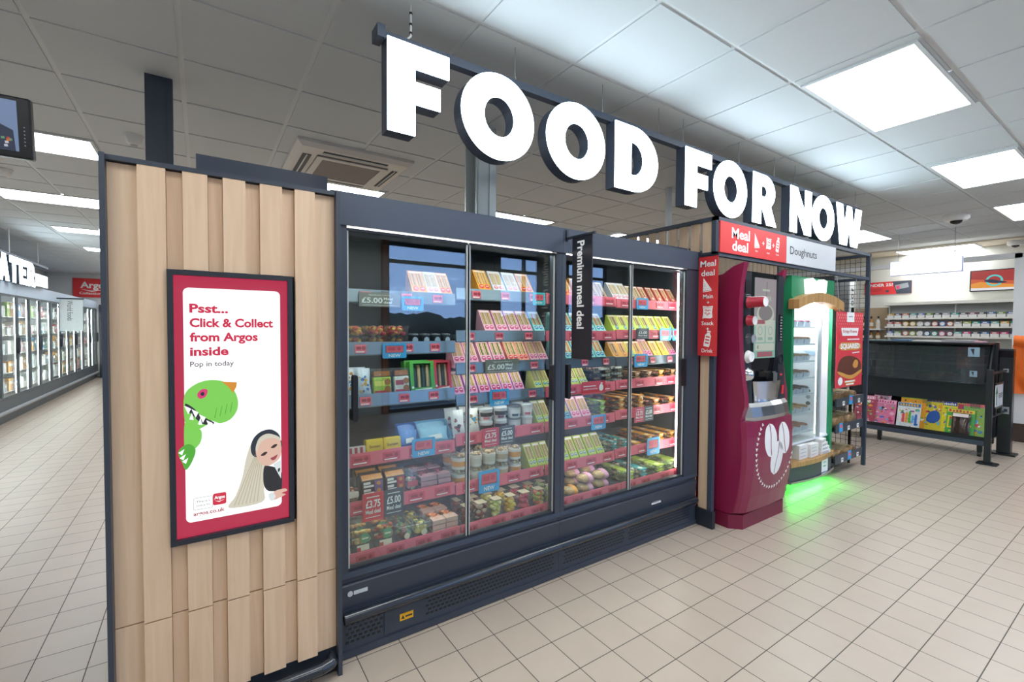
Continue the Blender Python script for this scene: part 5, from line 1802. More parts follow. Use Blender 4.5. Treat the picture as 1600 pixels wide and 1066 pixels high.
# header signs of the frame
def tri_sand(mb, x, y, s, m):
    mb.shape([[(x, y), (x + s * .85, y), (x + s * .08, y + s * 1.25)]], 0, 0.001, m)
def food_icons(mb, x, y, s, which, m, m2):
    if which == 0:
        mb.shape([[(x, y), (x + s * .95, y + s * .1), (x + s * .05, y + s * 1.3)]], 0, 0.001, m)
        mb.prism([(x, y - s * .12), (x + s * .95, y - s * .02), (x + s * .95, y + s * .05), (x, y - s * .05)], 0, 0.001, m)
        for a, b in ((.12, .25), (.3, .2), (.5, .2), (.15, .5), (.32, .45), (.14, .75), (.26, .62), (.68, .22), (.12, .95)):
            mb.prism(ell(x + s * a, y + s * b, s * .035, s * .035, 8), 0.001, 0.0016, m2)
    elif which == 1:
        mb.shape([[(x, y), (x + s * .2, y + s * .06), (x + s * .75, y + s * .02), (x + s * .95, y + s * .1), (x + s * .9, y + s * .6), (x + s * .98, y + s * 1.1), (x + s * .5, y + s * 1.05), (x + s * .02, y + s * 1.12), (x + s * .08, y + s * .6)]], 0, 0.001, m)
        for a, b in ((.3, .5), (.5, .7), (.65, .45), (.48, .36), (.32, .75), (.68, .72)):
            mb.shape([ell(x + s * a, y + s * b, s * .10, s * .08, 12), ell(x + s * a, y + s * b, s * .06, s * .04, 10)], 0.001, 0.0016, m2)
        mb.prism([(x + s * .1, y + s * .94), (x + s * .9, y + s * .92), (x + s * .9, y + s * .96), (x + s * .1, y + s * .98)], 0.001, 0.0016, m2)
    else:
        c, sn = math.cos(-.18), math.sin(-.18)
        R_ = lambda px, py: (x + s * .45 + (px * c - py * sn) * s, y + s * .6 + (px * sn + py * c) * s)
        mb.shape([[R_(*p) for p in ((-.26, -.7), (.26, -.7), (.3, -.55), (.3, .35), (.16, .52), (.16, .62), (-.16, .62), (-.16, .52), (-.3, .35), (-.3, -.55))]], 0, 0.001, m)
        mb.prism([R_(*p) for p in ((-.18, .66), (.18, .66), (.18, .8), (-.18, .8))], 0, 0.001, m)
        for k in range(3):
            mb.prism([R_(*p) for p in ((-.2, -.4 + k * .28), (.2, -.4 + k * .28), (.2, -.28 + k * .28), (-.2, -.28 + k * .28))], 0.001, 0.0016, m2)
t2 = thing('header_sign', 'red meal deal header sign above the coffee machine', 'sign', (3.67, 1.965, 2.07))
t_ = t
t = t2
mb = MB()
mb.box(3.184, 4.178, 1.958, 1.969, 2.074, 2.304)
pan = Q(mb, 'sign_board', RED)
mb = MB()
mb.M = FR(3.184, 1.958, 2.074)
mb.text('Meal', 0.150, 0.122, 0.076, 0.255, 0, 0.001, 0.028)
mb.text('deal', 0.158, 0.028, 0.074, 0.225, 0, 0.001, 0.028)
for k, (x, w_) in enumerate(((0.475, 'Main'), (0.655, 'Snack'), (0.805, 'Drink'))):
    food_icons(mb, x, 0.085, 0.083, k, 0, 1)
    mb.text(w_, x + 0.035, 0.048, 0.014, None, 0, 0.001, 0.01, 'C')
for x in (0.61, 0.772):
    mb.prism([(x - .016, .122), (x + .016, .122), (x + .016, .130), (x - .016, .130)], 0, 0.001, 0)
    mb.prism([(x - .004, .110), (x + .004, .110), (x + .004, .142), (x - .004, .142)], 0, 0.001, 0)
Q(mb, 'print', [WHITE, RED], pan)
t = thing('header_sign', 'white doughnut header sign with dark lettering above the green cabinet', 'sign', (4.67, 1.965, 2.07))
mb = MB()
mb.box(4.181, 5.160, 1.958, 1.969, 2.074, 2.304)
pan = Q(mb, 'sign_board', mat('pale_sign_board', '#d9dde2', 0.4, noise=0.02))
mb = MB()
mb.M = FR(4.181, 1.958, 2.074)
mb.text('Doughnuts', 0.06, 0.085, 0.068, 0.51, 0, 0.001, 0.004)
Q(mb, 'lettering', DARKTXT, pan)
t = thing('blade_sign', 'tall red hanging blade sign listing main, snack and drink', 'sign', (3.141, 2.03, 1.30))
mb = MB()
mb.box(3.098, 3.102, 1.918, 2.072, 1.302, 2.036)
bl = Q(mb, 'blade', mat('deep_signal_red', '#d8343a', 0.4, noise=0.02))
mb = MB()
mb.M = LF(3.0979, 2.073, 1.302)
mb.text('Meal', 0.014, 0.660, 0.044, 0.125, 0, 0.001, 0.02)
mb.text('deal', 0.022, 0.592, 0.042, 0.108, 0, 0.001, 0.02)
food_icons(mb, 0.037, 0.48, 0.075, 0, 0, 1)
mb.text('Main', 0.08, 0.425, 0.030, 0.080, 0, 0.001, 0.015, 'C')
food_icons(mb, 0.037, 0.275, 0.085, 1, 0, 1)
mb.text('Snack', 0.08, 0.228, 0.028, 0.098, 0, 0.001, 0.015, 'C')
food_icons(mb, 0.045, 0.075, 0.080, 2, 0, 1)
mb.text('Drink', 0.08, 0.025, 0.028, 0.090, 0, 0.001, 0.015, 'C')
for z in (0.395, 0.200):
    mb.prism([(0.072, z - .003), (0.090, z - .003), (0.090, z + .003), (0.072, z + .003)], 0, 0.001)
    mb.prism([(0.078, z - .009), (0.084, z - .009), (0.084, z + .009), (0.078, z + .009)], 0, 0.001)
Q(mb, 'print', [WHITE, mat('deep_signal_red', '#d8343a')], bl)
mb = MB()
mb.box(3.094, 3.106, 1.912, 2.0745, 2.036, 2.047)
mb.box(3.094, 3.106, 2.0645, 2.0745, 2.047, 2.075)
Q(mb, 'bracket', NAVYD)

# ================================================================ COFFEE MACHINE
MAG = mat('magenta_shell', '#8a1f47', 0.28, noise=0.02, coat=0.3)
t = thing('coffee_machine', 'tall magenta coffee vending machine with screen and steel chute', 'coffee machine', (3.63, 2.15, 0))
CX0, CX1 = 3.262, 3.99
PROF = [(0.0, 1.875), (0.11, 1.870), (0.115, 1.84), (0.13, 1.812), (0.25, 1.785), (0.40, 1.765), (0.55, 1.755), (0.70, 1.757), (0.83, 1.768), (0.95, 1.785), (1.10, 1.812), (1.30, 1.836), (1.50, 1.848), (1.70, 1.850), (1.85, 1.840), (1.99, 1.815)]
def yprof(z):
    for (z0, y0), (z1, y1) in zip(PROF[:-1], PROF[1:]):
        if z0 <= z <= z1:
            return y0 + (y1 - y0) * (z - z0) / (z1 - z0)
    return PROF[-1][1]
mb = MB()
mb.bbox(CX0 + 0.03, CX1 - 0.03, 1.99, 2.50, 0.03, 1.90, 0.015)
Q(mb, 'body', MAG)
# side shells: swept front edge that flares at the top and bulges below
for x0, x1 in ((CX0, CX0 + 0.055), (CX1 - 0.055, CX1)):
    mb = MB()
    mb.M = Matrix(((0, 0, 1, 0), (1, 0, 0, 0), (0, 1, 0, 0), (0, 0, 0, 1)))
    lo = [(y + 0.055, z) for z, y in PROF if 0.114 <= z < 0.93]
    hi = [(yprof(z) + (0.01 if z < 1.0 else 0.0) + (0.045 if x0 > 3.6 else 0.0), z) for z in (0.93, 1.0, 1.1, 1.2, 1.3, 1.4, 1.5, 1.6, 1.7, 1.8, 1.88, 1.94, 1.99)]
    mb.prism([(2.12, 0.115)] + lo + hi + [(1.90, 1.965), (1.98, 1.915), (2.12, 1.90)], x0, x1)
    Q(mb, 'side_shell', MAG)
    mb = MB()
    mb.box(x0 + 0.004, x1 - 0.004, 2.126, 2.50, 0.115, 1.895)
    Q(mb, 'rear_panel', MAG)
# bulging lower door
mb = MB()
rings = []
for z in (0.118, 0.13, 0.18, 0.25, 0.33, 0.40, 0.48, 0.55, 0.63, 0.70, 0.77, 0.82):
    y = yprof(z)
    ch = 0.05
    rings.append([(CX0 + 0.004, y + 0.075, z), (CX0 + 0.03, y + 0.030, z), (CX0 + 0.085, y + 0.002, z), (CX0 + 0.2, y - 0.006, z), ((CX0 + CX1) / 2, y - 0.010, z), (CX1 - 0.2, y - 0.006, z), (CX1 - 0.075, y + 0.002, z), (CX1 - 0.025, y + 0.03, z), (CX1 - 0.004, y + 0.075, z), (CX1 - 0.02, 2.02, z), (CX0 + 0.02, 2.02, z)])
mb.loft(rings, 0, False)
door = Q(mb, 'lower_door', MAG)
mb = MB()
mb.prism([(CX0 + .01, 2.4), (CX0 + .005, 1.905), (CX0 + .075, 1.830), (CX1 - .05, 1.830), (CX1 - .004, 1.87), (CX1 - .01, 2.4)], 0.0, 0.108)
Q(mb, 'plinth', mat('magenta_plinth', '#7c1c3e', 0.35, noise=0.02))
# emblem: three beans inside a dotted ring, laid on the bulging door
def on_door(mb, loops, m, lift=0.0015):
    k = len(mb.v)
    old = mb.M
    mb.M = Matrix()
    n0 = len(mb.v)
    for lp in loops:
        pass
    vs, fs = eval_curve(curve_mesh(loops))
    def cy(x, z):
        f = min(1.0, max(0.0, (min(x - CX0, CX1 - x)) / 0.36))
        return yprof(z) + 0.002 - 0.012 * f
    a, b, c = (Vector(vs[i]) for i in fs[0][:3])
    if (b - a).cross(c - a).z < 0:
        fs = [f[::-1] for f in fs]
    mb.add([(x, cy(x, z) - lift, z) for x, z, _ in vs], fs, m)
    mb.add([(x, cy(x, z) - lift + 0.0012, z) for x, z, _ in vs], [f[::-1] for f in fs], m)
    mb.M = old
def bean(cx, cz, rx, rz, ang):
    c, s = math.cos(ang), math.sin(ang)
    R_ = lambda u, v: (cx + u * c - v * s, cz + u * s + v * c)
    left, right = [], []
    n = 16
    seam = [(-0.10 * rx * math.sin(PI * q) * math.cos(PI * q * 1.0), -rz + 2 * rz * q) for q in [i / n for i in range(n + 1)]]
    for i in range(n + 1):
        v = -rz + 2 * rz * i / n
        hw = rx * math.sqrt(max(0, 1 - (v / rz) ** 2))
        left.append((-hw, v))
        right.append((hw, v))
    g = 0.005
    A = [R_(*p) for p in left] + [R_(u - g, v) for u, v in seam[::-1] if abs(v) < rz * .97]
    B = [R_(*p) for p in right] + [R_(u + g, v) for u, v in seam[::-1] if abs(v) < rz * .97]
    return [[A], [B]]
mb = MB()
ECX, ECZ = 3.640, 0.575
for cx, cz, rx, rz, a in ((3.560, 0.660, 0.086, 0.130, 0.10), (3.765, 0.655, 0.088, 0.130, 0.25), (3.655, 0.515, 0.090, 0.132, -0.22)):
    for lp in bean(cx, cz, rx, rz, a):
        on_door(mb, lp, 0, 0.003 if cz < 0.5 else 0.0015)
Q(mb, 'bean_emblem', WHITE, door)
mb = MB()
for i in range(31):
    a = math.radians(108 + i * 8.0)
    r = 0.275
    px, pz = ECX + r * math.cos(a), ECZ + r * math.sin(a) * 1.04
    if pz > 0.80:
        continue
    d = (math.cos(a), math.sin(a))
    n_ = (-d[1], d[0])
    s = 0.015
    on_door(mb, [[(px + n_[0] * s, pz + n_[1] * s), (px - n_[0] * s * .6 + d[0] * s, pz - n_[1] * s * .6 + d[1] * s), (px - n_[0] * s * .6 - d[0] * s, pz - n_[1] * s * .6 - d[1] * s)]], 0)
Q(mb, 'dotted_ring', WHITE, door)
# polished band over the door
mb = MB()
rings = []
for z, dy in ((0.822, 0.0), (0.85, -0.006), (0.92, 0.0), (0.948, 0.02)):
    y = yprof(z) + dy
    rings.append([(CX0 + 0.055, y + 0.05, z), (CX0 + 0.09, y + 0.012, z), (CX0 + 0.2, y - 0.004, z), ((CX0 + CX1) / 2, y - 0.014, z), (CX1 - 0.2, y - 0.004, z), (CX1 - 0.09, y + 0.012, z), (CX1 - 0.055, y + 0.05, z), (CX1 - 0.055, 1.99, z), (CX0 + 0.055, 1.99, z)])
mb.loft(rings, 0, False)
Q(mb, 'drip_band', STEEL)
# black upper front with screen
mb = MB()
mb.M = Matrix(((0, 0, 1, 0), (1, 0, 0, 0), (0, 1, 0, 0), (0, 0, 0, 1)))
mb.prism([(1.99, 0.93), (1.90, 0.93), (1.885, 1.15), (1.872, 1.3), (1.872, 1.94), (1.99, 1.94)], CX0 + 0.056, CX1 - 0.056)
face = Q(mb, 'front_panel', mat('black_gloss', '#15171b', 0.12, noise=0.02))
for a, b in ((CX0 + .058, CX0 + .175), (CX1 - .150, CX1 - .058)):
    mb = MB()
    mb.M = Matrix(((0, 0, 1, 0), (1, 0, 0, 0), (0, 1, 0, 0), (0, 0, 0, 1)))
    mb.prism([(1.90, 0.94), (1.83, 0.94), (1.84, 1.15), (1.853, 1.35), (1.858, 1.6), (1.852, 1.93), (1.885, 1.93)], a, b)
    Q(mb, 'cup_column', mat('column_grey', '#2c3038', 0.3, noise=0.02), face)
mb = MB()
mb.M = FR(0, 1.8715, 0)
mb.prism([(3.515, 1.275), (3.845, 1.275), (3.845, 1.90), (3.515, 1.90)], 0, 0.0015, 0)
scr = Q(mb, 'touch_screen', screen('drink_screen_teal', '#8fc0b4', 0.7), face)
mb = MB()
mb.M = FR(3.515, 1.8698, 1.275)
mb.prism([(0, 0.30), (0.33, 0.30), (0.33, 0.625), (0, 0.625)], 0, 0.0005, 0)
mb.shape([ell(0.165, 0.34, 0.13, 0.085, 28)], 0.0005, 0.001, 1)
mb.shape([ell(0.165, 0.355, 0.105, 0.06, 28)], 0.001, 0.0015, 2)
mb.prism([(0.155, 0.36), (0.17, 0.36), (0.185, 0.60), (0.17, 0.60)], 0.0015, 0.002, 2)
mb.prism([(0.11, 0.525), (0.22, 0.525), (0.22, 0.540), (0.11, 0.540)], 0.0015, 0.002, 1)
mb.text('BETTER', 0.165, 0.45, 0.036, 0.17, 1, 0.002, 0.0, 'C')
for x in (0.02, 0.175):
    mb.prism(rrect(x, x + 0.135, 0.125, 0.30, 0.006, 3), 0.0005, 0.001, 1)
    mb.shape([ell(x + 0.067, 0.215, 0.035, 0.035, 18), ell(x + 0.067, 0.215, 0.029, 0.029, 16)], 0.001, 0.0015, 3)
    mb.prism(rrect(x + 0.03, x + 0.105, 0.14, 0.165, 0.01, 3), 0.001, 0.0015, 3)
mb.prism([(0.02, 0.268), (0.155, 0.268), (0.155, 0.30), (0.02, 0.30)], 0.001, 0.0015, 4)
mb.prism([(0.02, 0.06), (0.31, 0.06), (0.31, 0.115), (0.02, 0.115)], 0.0005, 0.001, 1)
mb.prism([(0.05, 0.075), (0.065, 0.075), (0.065, 0.10), (0.05, 0.10)], 0.001, 0.0015, 2)
mb.prism([(0.05, 0.01), (0.28, 0.01), (0.28, 0.05), (0.05, 0.05)], 0.0005, 0.001, 4)
Q(mb, 'menu_picture', [screen('drink_screen_grey', '#a79fa4', 0.7), screen('drink_screen_pale', '#c9d2c4', 0.7), screen('drink_screen_brown', '#8b8587', 0.7), screen('drink_screen_green', '#93b6a8', 0.7), screen('drink_screen_red', '#a8606c', 0.7)], scr)
# right column fittings
for z, r in ((1.26, 0.036), (1.13, 0.040)):
    mb = MB()
    mb.M = FR(3.882, 1.846, z)
    mb.shape([ell(0, 0, r, r * 1.25, 24), ell(0, 0, r * .8, r, 20)], -0.01, 0.006)
    Q(mb, 'dispenser_ring', BLACKP, face)
mb = MB()
mb.M = FR(3.884, 1.843, 1.125)
mb.prism([(-.022, -.02), (.012, -.02), (.018, .02), (-.016, .02)], 0, 0.004)
mb.M = FR(3.89, 1.832, 1.0)
mb.prism([(-.014, -.02), (.012, -.02), (.018, .05), (-.008, .05)], 0, 0.004)
Q(mb, 'lid_stack', RED, face)
mb = MB()
mb.M = FR(3.866, 1.853, 1.40)
mb.prism([(0, 0), (0.055, 0), (0.055, 0.22), (0, 0.22)], -0.002, 0.002, 0)
for k in range(9):
    mb.prism([(0.012 + 0.006 * math.sin(k), 0.012 + k * .023), (0.04 + 0.006 * math.sin(k * 2), 0.012 + k * .023), (0.04, 0.018 + k * .023), (0.012, 0.02 + k * .023)], 0.002, 0.003, 1)
Q(mb, 'instruction_label', [BLACKP, mat('chalk_print', '#a9aeb4', 0.6)], face)
mb = MB()
mb.M = FR(3.30, 1.853, 1.77)
mb.prism([(0.045, 0), (0.13, 0), (0.13, 0.10), (0.045, 0.10)], -0.01, 0.004)
Q(mb, 'card_reader', BLACKP, face)
mb = MB()
mb.M = FR(3.30, 1.8485, 1.73)
mb.prism([(0.05, 0.012), (0.12, 0.016), (0.12, 0.022), (0.05, 0.018)], 0, 0.001)
mb.prism([(0.05, 0.026), (0.11, 0.030), (0.11, 0.034), (0.05, 0.030)], 0, 0.001)
Q(mb, 'printed_label', GREYP, face)
# steel dispensing bay and nozzle
mb = MB()
n = 14
outer, inner = [], []
for i in range(n + 1):
    a = math.radians(180 + 180 * i / n)
    outer.append((math.cos(a), math.sin(a)))
rings = []
for z, r in ((0.93, 0.165), (1.10, 0.205)):
    cyy = 1.878
    rings.append([(3.695 + r * c, cyy + 0.4 * r * s, z) for c, s in outer] + [(3.695 + (r - .008) * c, cyy + 0.4 * (r - .008) * s, z) for c, s in outer[::-1]])
mb.loft(rings, 0, True)
Q(mb, 'splash_guard', STEEL, face)
mb = MB()
mb.box(3.66, 3.72, 1.79, 1.84, 1.085, 1.165)
mb.box(3.665, 3.715, 1.80, 1.872, 1.165, 1.175)
Q(mb, 'nozzle', CHROME, face)
mb = MB()
for k in range(12):
    mb.box(3.57 + k * .02, 3.582 + k * .02, 1.80, 1.87, 0.927, 0.932)
Q(mb, 'drip_slots', BLACKP, face)
# cups and lids held in the left column
def cup_out(z, r, L, m, end, label, oname='paper_cup', cat='cup', x=3.378):
    o = thing(oname, label, cat, (x, 1.843, z), 0, 'cups and lids in the coffee machine column')
    mb = MB()
    mb.M = FR(0, 0, 0)
    mb.lathe([(r * 1.12, 0.004), (r, 0.01), (r * .86, L)], 20, 0)
    c = mb.build('cup', m, o)
    mb = MB()
    mb.M = FR(0, 0, 0)
    mb.shape([ell(0, 0, r * .86, r * .86, 20), ell(0, 0, r * .66, r * .66, 20)], L, L + 0.003)
    mb.prism(ell(0, 0, r * .66, r * .66, 20), L - 0.004, L + 0.0005)
    mb.build('base_rim', end, o)
    return c
c = cup_out(1.70, 0.040, 0.125, mat('red_cup', '#b3263a', 0.4, noise=0.02), WHITE, 'red paper cup sticking far out of coffee machine column')
mb = MB()
mb.M = FR(0, 0, 0)
for k in range(5):
    mb.box(-0.03, 0.03, 0.038, 0.0405, 0.03 + k * .018, 0.04 + k * .018)
mb.v = [(x, y, z) for x, y, z in mb.v]
mb.build('print', WHITE, c)
cup_out(1.565, 0.038, 0.05, mat('red_cup', '#b3263a'), WHITE, 'short red paper cup below the protruding red cup')
cup_out(1.43, 0.037, 0.045, ACRYL, mat('clear_plastic_end', '#9aa0a8', 0.2), 'clear plastic cup in the middle of coffee machine column')
cup_out(1.295, 0.044, 0.03, WHITEP, WHITE, 'white cup lid above the silver dome lid', 'cup_lid', 'cup lid')
o = thing('cup_lid', 'silver dome lid lowest in the coffee machine column', 'cup lid', (3.385, 1.845, 1.16), 0, 'cups and lids in the coffee machine column')
mb = MB()
mb.M = FR(0, 0, 0)
mb.lathe([(0.050, 0.0), (0.050, 0.008), (0.044, 0.012), (0.038, 0.03), (0.022, 0.044), (0.004, 0.048)], 20, 0)
mb.build('dome', CHROME, o)
mb = MB()
mb.M = FR(0, 0, 0)
mb.lathe([(0.054, -0.008), (0.054, 0.001)], 20, 0)
mb.build('rim', GREYP, o)

# ================================================================ DOUGHNUT CABINET
GRN = mat('cabinet_green', '#1f8a5c', 0.4, noise=0.02)
CWH = mat('cabinet_white', '#eef2f5', 0.4, noise=0.01)
CLED = screen('cabinet_lamp', (0.93, 0.96, 1.0, 1), 26.0)
t = thing('doughnut_cabinet', 'lit green and white doughnut cabinet with wooden arch', 'doughnut cabinet', (4.86, 2.25, 0))
DX0, DX1, DYF, DYB = 4.40, 5.285, 2.0, 2.62
mb = MB()
mb.box(DX0, DX0 + .04, DYF, DYB, 0.12, 1.80)
mb.box(DX1 - .05, DX1, DYF, DYB, 0.12, 1.80)
Q(mb, 'side_panel', GRN)
mb = MB()
mb.box(DX0, DX1, DYF + .01, DYB, 1.80, 1.99)
Q(mb, 'header', GRN)
mb = MB()
mb.box(DX0 + .04, DX1 - .05, DYB - .02, DYB, 0.45, 1.80)
mb.box(DX0 + .04, DX0 + .046, DYF + .03, DYB - .02, 0.45, 1.78)
mb.box(DX1 - .056, DX1 - .05, DYF + .03, DYB - .02, 0.45, 1.78)
mb.box(DX0 + .04, DX1 - .05, DYF + .02, DYB - .02, 0.43, 0.45)
mb.box(DX0 + .04, DX1 - .05, DYF + .02, DYB - .02, 1.78, 1.80)
Q(mb, 'liner', CWH)
def arch(z0, z1, rise, th, name, m, y0, xa, xb):
    mb = MB()
    n = 18
    up_, lo_ = [], []
    for i in range(n + 1):
        u = i / n
        x = xa + (xb - xa) * u
        h = rise * (1 - (2 * u - 1) ** 2)
        up_.append((x, z0 + th + h))
        lo_.append((x, z0 + h))
    mb.M = FR(0, y0, 0)
    mb.shape([lo_ + up_[::-1]], -0.09, 0)
    return Q(mb, name, m)
arch(1.685, 0, 0.075, 0.085, 'wooden_arch', WOODD, 1.93, DX0 - .03, DX1 + .03)
# bow shelf of the base, seen as a wooden edge
mb = MB()
n = 16
pts = []
for i in range(n + 1):
    u = i / n
    pts.append((DX0 + (DX1 - DX0) * u, DYF - 0.02 - 0.05 * math.sin(PI * u)))
mb.M = T(0, 0, 0)
mb.prism(pts + [(DX1, 2.3), (DX0, 2.3)], 0.245, 0.285)
Q(mb, 'base_shelf', WOODD)
mb = MB()
mb.prism([(x, y + 0.02) for x, y in pts] + [(DX1, 2.55), (DX0, 2.55)], 0.115, 0.244)
bs = Q(mb, 'base_front', mat('base_grey', '#4d5854', 0.5))
mb = MB()
mb.prism([(x, y - 0.004) for x, y in pts] + [(DX1, 2.3), (DX0, 2.3)], 0.09, 0.114)
Q(mb, 'kick_strip', STEEL)
mb = MB()
mb.M = FR(5.02, 1.958, 0.118)
mb.prism([(-.07, 0), (.07, 0), (.07, .122), (-.07, .122)], -0.03, 0.004, 0)
mb.text('now', 0, 0.085, 0.022, 0.06, 1, 0.0045, 0.01, 'C')
mb.prism([(-.03, .05), (.03, .05), (.03, .06), (-.03, .06)], 0.004, 0.0045, 1)
Q(mb, 'notice', [CWH, mat('notice_print', '#7d9a8a', 0.6)], bs)
for x in (DX0 + .06, DX1 - .10):
    for y in (2.06, 2.5):
        mb = MB()
        mb.box(x, x + .04, y, y + .04, 0, 0.115)
        Q(mb, 'foot', BLACKP)
mb = MB()
mb.box(DX0 + .12, DX1 - .12, DYF + 0.02, DYF + 0.05, 0.075, 0.09)
Q(mb, 'green_underlight', screen('green_lamp', (0.03, 1.0, 0.05, 1), 95.0))
for x0, x1 in ((DX0 + .05, DX0 + .065), (5.018, 5.024)):
    mb = MB()
    mb.box(x0, x1, DYF + .045, DYF + .055, 0.47, 1.70)
    Q(mb, 'light_strip', screen('cabinet_side_lamp', (0.93, 0.96, 1.0, 1), 5.0))
mb = MB()
mb.box(DX0 + .08, DX1 - .09, DYF + .05, DYF + .35, 1.765, 1.779)
Q(mb, 'light_strip', CLED)
mb = MB()
mb.box(DX0 + .045, 5.0, DYF + .005, DYF + .011, 0.46, 1.77)
d = Q(mb, 'glass_door', GLASS)
mb = MB()
mb.box(4.998, 5.012, DYF, DYF + .03, 0.45, 1.78)
Q(mb, 'door_stile', mat('door_stile', '#c6ccd4', 0.3), d)
# lit bow shaped badge
mb = MB()
mb.M = FR(4.81, 1.995, 1.88)
mb.shape([[(-.19, .085), (-.11, .10), (0, .055), (.11, .10), (.19, .085), (.155, -.095), (0, -.075), (-.155, -.095)]], -0.012, 0.035, 0)
Q(mb, 'bow_badge', screen('badge_glow', (0.95, 1.0, 0.96, 1), 1.6))
# price card, hook and leaflet on the right-hand inner side
mb = MB()
mb.M = LF(DX1 - .057, 2.0, 0)
mb.prism([(-.25, 1.35), (-.045, 1.35), (-.045, 1.745), (-.25, 1.745)], 0, 0.002, 0)
for k in range(6):
    mb.prism([(-.21, 1.50 + k * .018), (-.16 + .01 * (k % 3), 1.50 + k * .018), (-.16, 1.507 + k * .018), (-.21, 1.507 + k * .018)], 0.002, 0.003, 1)
Q(mb, 'price_poster', [CWH, mat('poster_green_print', '#9cc8b4', 0.6)])
mb = MB()
mb.M = LF(DX1 - .057, 2.0, 0)
mb.prism([(-.26, 1.28), (-.09, 1.28), (-.16, 1.235), (-.20, 1.235)], 0, 0.004)
Q(mb, 'blue_bow_card', mat('pale_blue_card', '#a9c4d8', 0.5))
mb = MB()
mb.M = LF(DX1 - .06, 2.0, 0)
mb.prism([(-.26, 0.62), (-.10, 0.62), (-.10, 0.93), (-.26, 0.93)], 0, 0.003, 0)
for k in range(4):
    mb.prism(ell(-.20, 0.67 + k * .065, .022, .02, 12), 0.003, 0.004, 1 if k % 2 else 3)
    mb.prism([(-.14, 0.66 + k * .065), (-.115, 0.66 + k * .065), (-.115, 0.69 + k * .065), (-.14, 0.69 + k * .065)], 0.003, 0.004, 2)
Q(mb, 'leaflet', [CWH, DARKTXT, RED, GREYP])
mb = MB()
mb.cyl((DX1 - .06, 2.13, 1.10), (DX1 - .06, 2.13, 1.02), 0.012, 10)
mb.cyl((DX1 - .06, 2.13, 1.03), (DX1 - .13, 2.10, 1.02), 0.008, 8)
mb.ball((DX1 - .135, 2.10, 1.02), 0.022)
Q(mb, 'door_handle', CHROME)
TZ = [1.53, 1.365, 1.20, 1.04, 0.885, 0.70, 0.52]
for k, z in enumerate(TZ):
    mb = MB()
    mb.box(DX0 + .05, 4.99, 2.05, 2.45, z - .012, z)
    sh = Q(mb, 'shelf', mat('pale_shelf', '#dfe5ee', 0.35))
DOU = ['#c8607a', '#a86a3c', '#b08a5a', '#9a6a4a', '#5a3a30', '#c89a60', '#a05a40']
for k, z in enumerate(TZ):
    for j, x in enumerate((4.60, 4.74, 4.88)):
        lb = '%s doughnut tray on the %s cabinet shelf, %s' % (['pink iced', 'golden', 'glazed', 'ring', 'chocolate', 'sugared', 'jam'][k], ORD[k], ['by coffee machine', 'in the middle', 'by the glass edge'][j])
        o = thing('doughnut_tray', lb, 'doughnut tray', (x, 2.22, z + .0005), 0, 'doughnut trays in the lit cabinet')
        mb = MB()
        tapered(mb, 0.125, 0.30, 0.050, 0.95)
        mb.v = [(a, b - .15, c) for a, b, c in mb.v]
        mb.build('tray', mat('tray_grey_blue', '#c3cadb', 0.35), o)
        mb = MB()
        for q in range(4):
            cy = -.115 + q * .075
            rings = []
            for i in range(14):
                a = 2 * PI * i / 14
                rings.append([((0.030 + 0.018 * math.cos(2 * PI * p / 8)) * math.cos(a), cy + (0.030 + 0.018 * math.cos(2 * PI * p / 8)) * math.sin(a), 0.0535 + 0.012 * math.sin(2 * PI * p / 8)) for p in range(8)])
            mb.loft(rings + [rings[0]], 0, True, False)
        mb.build('doughnuts', mat('doughnut_%d' % k, DOU[k], 0.5, noise=0.25, scale=60), o)
# cartons on the base shelf
for k, (x, y, w, d_, h, lb) in enumerate(((4.66, 2.08, .16, .18, .135, 'white doughnut carton upright on cabinet base beside coffee machine'), (4.84, 2.06, .16, .18, .125, 'white doughnut carton second along on cabinet base'), (5.06, 2.03, .20, .14, .035, 'flat white carton lowest of the stack on cabinet base'))):
    o = thing('doughnut_carton', lb, 'carton', (x, y, 0.2855), 0, 'white cartons on the cabinet base')
    mb = MB()
    mb.bbox(-w / 2, w / 2, -d_ / 2, d_ / 2, 0, h, 0.004)
    b = mb.build('box', WHITEP, o)
    mb = MB()
    mb.M = FR(0, -d_ / 2, 0)
    for q in range(3):
        mb.prism([(-w * .4, h * (.2 + q * .25)), (w * .3, h * (.2 + q * .25)), (w * .3, h * (.2 + q * .25) + .004), (-w * .4, h * (.2 + q * .25) + .004)], 0, 0.0008)
    mb.build('print', GREYP, b)
for k in range(3):
    o = thing('doughnut_carton', ['flat white carton second in the stack on cabinet base', 'flat white carton third in the stack on cabinet base', 'topmost flat white carton in the stack on cabinet base'][k], 'carton', (5.06 - .01 * k, 2.03 + .004 * k, 0.3215 + k * .0365), 0.08 * k, 'white cartons on the cabinet base')
    mb = MB()
    mb.bbox(-.09 + .01 * k, .09 - .01 * k, -.065, .065, 0, 0.035, 0.004)
    b = mb.build('box', WHITEP, o)
    mb = MB()
    mb.M = FR(0, -.065, 0)
    mb.prism([(-.06, .012), (.04, .012), (.04, .02), (-.06, .02)], 0, 0.0008)
    mb.build('print', GREYP, b)

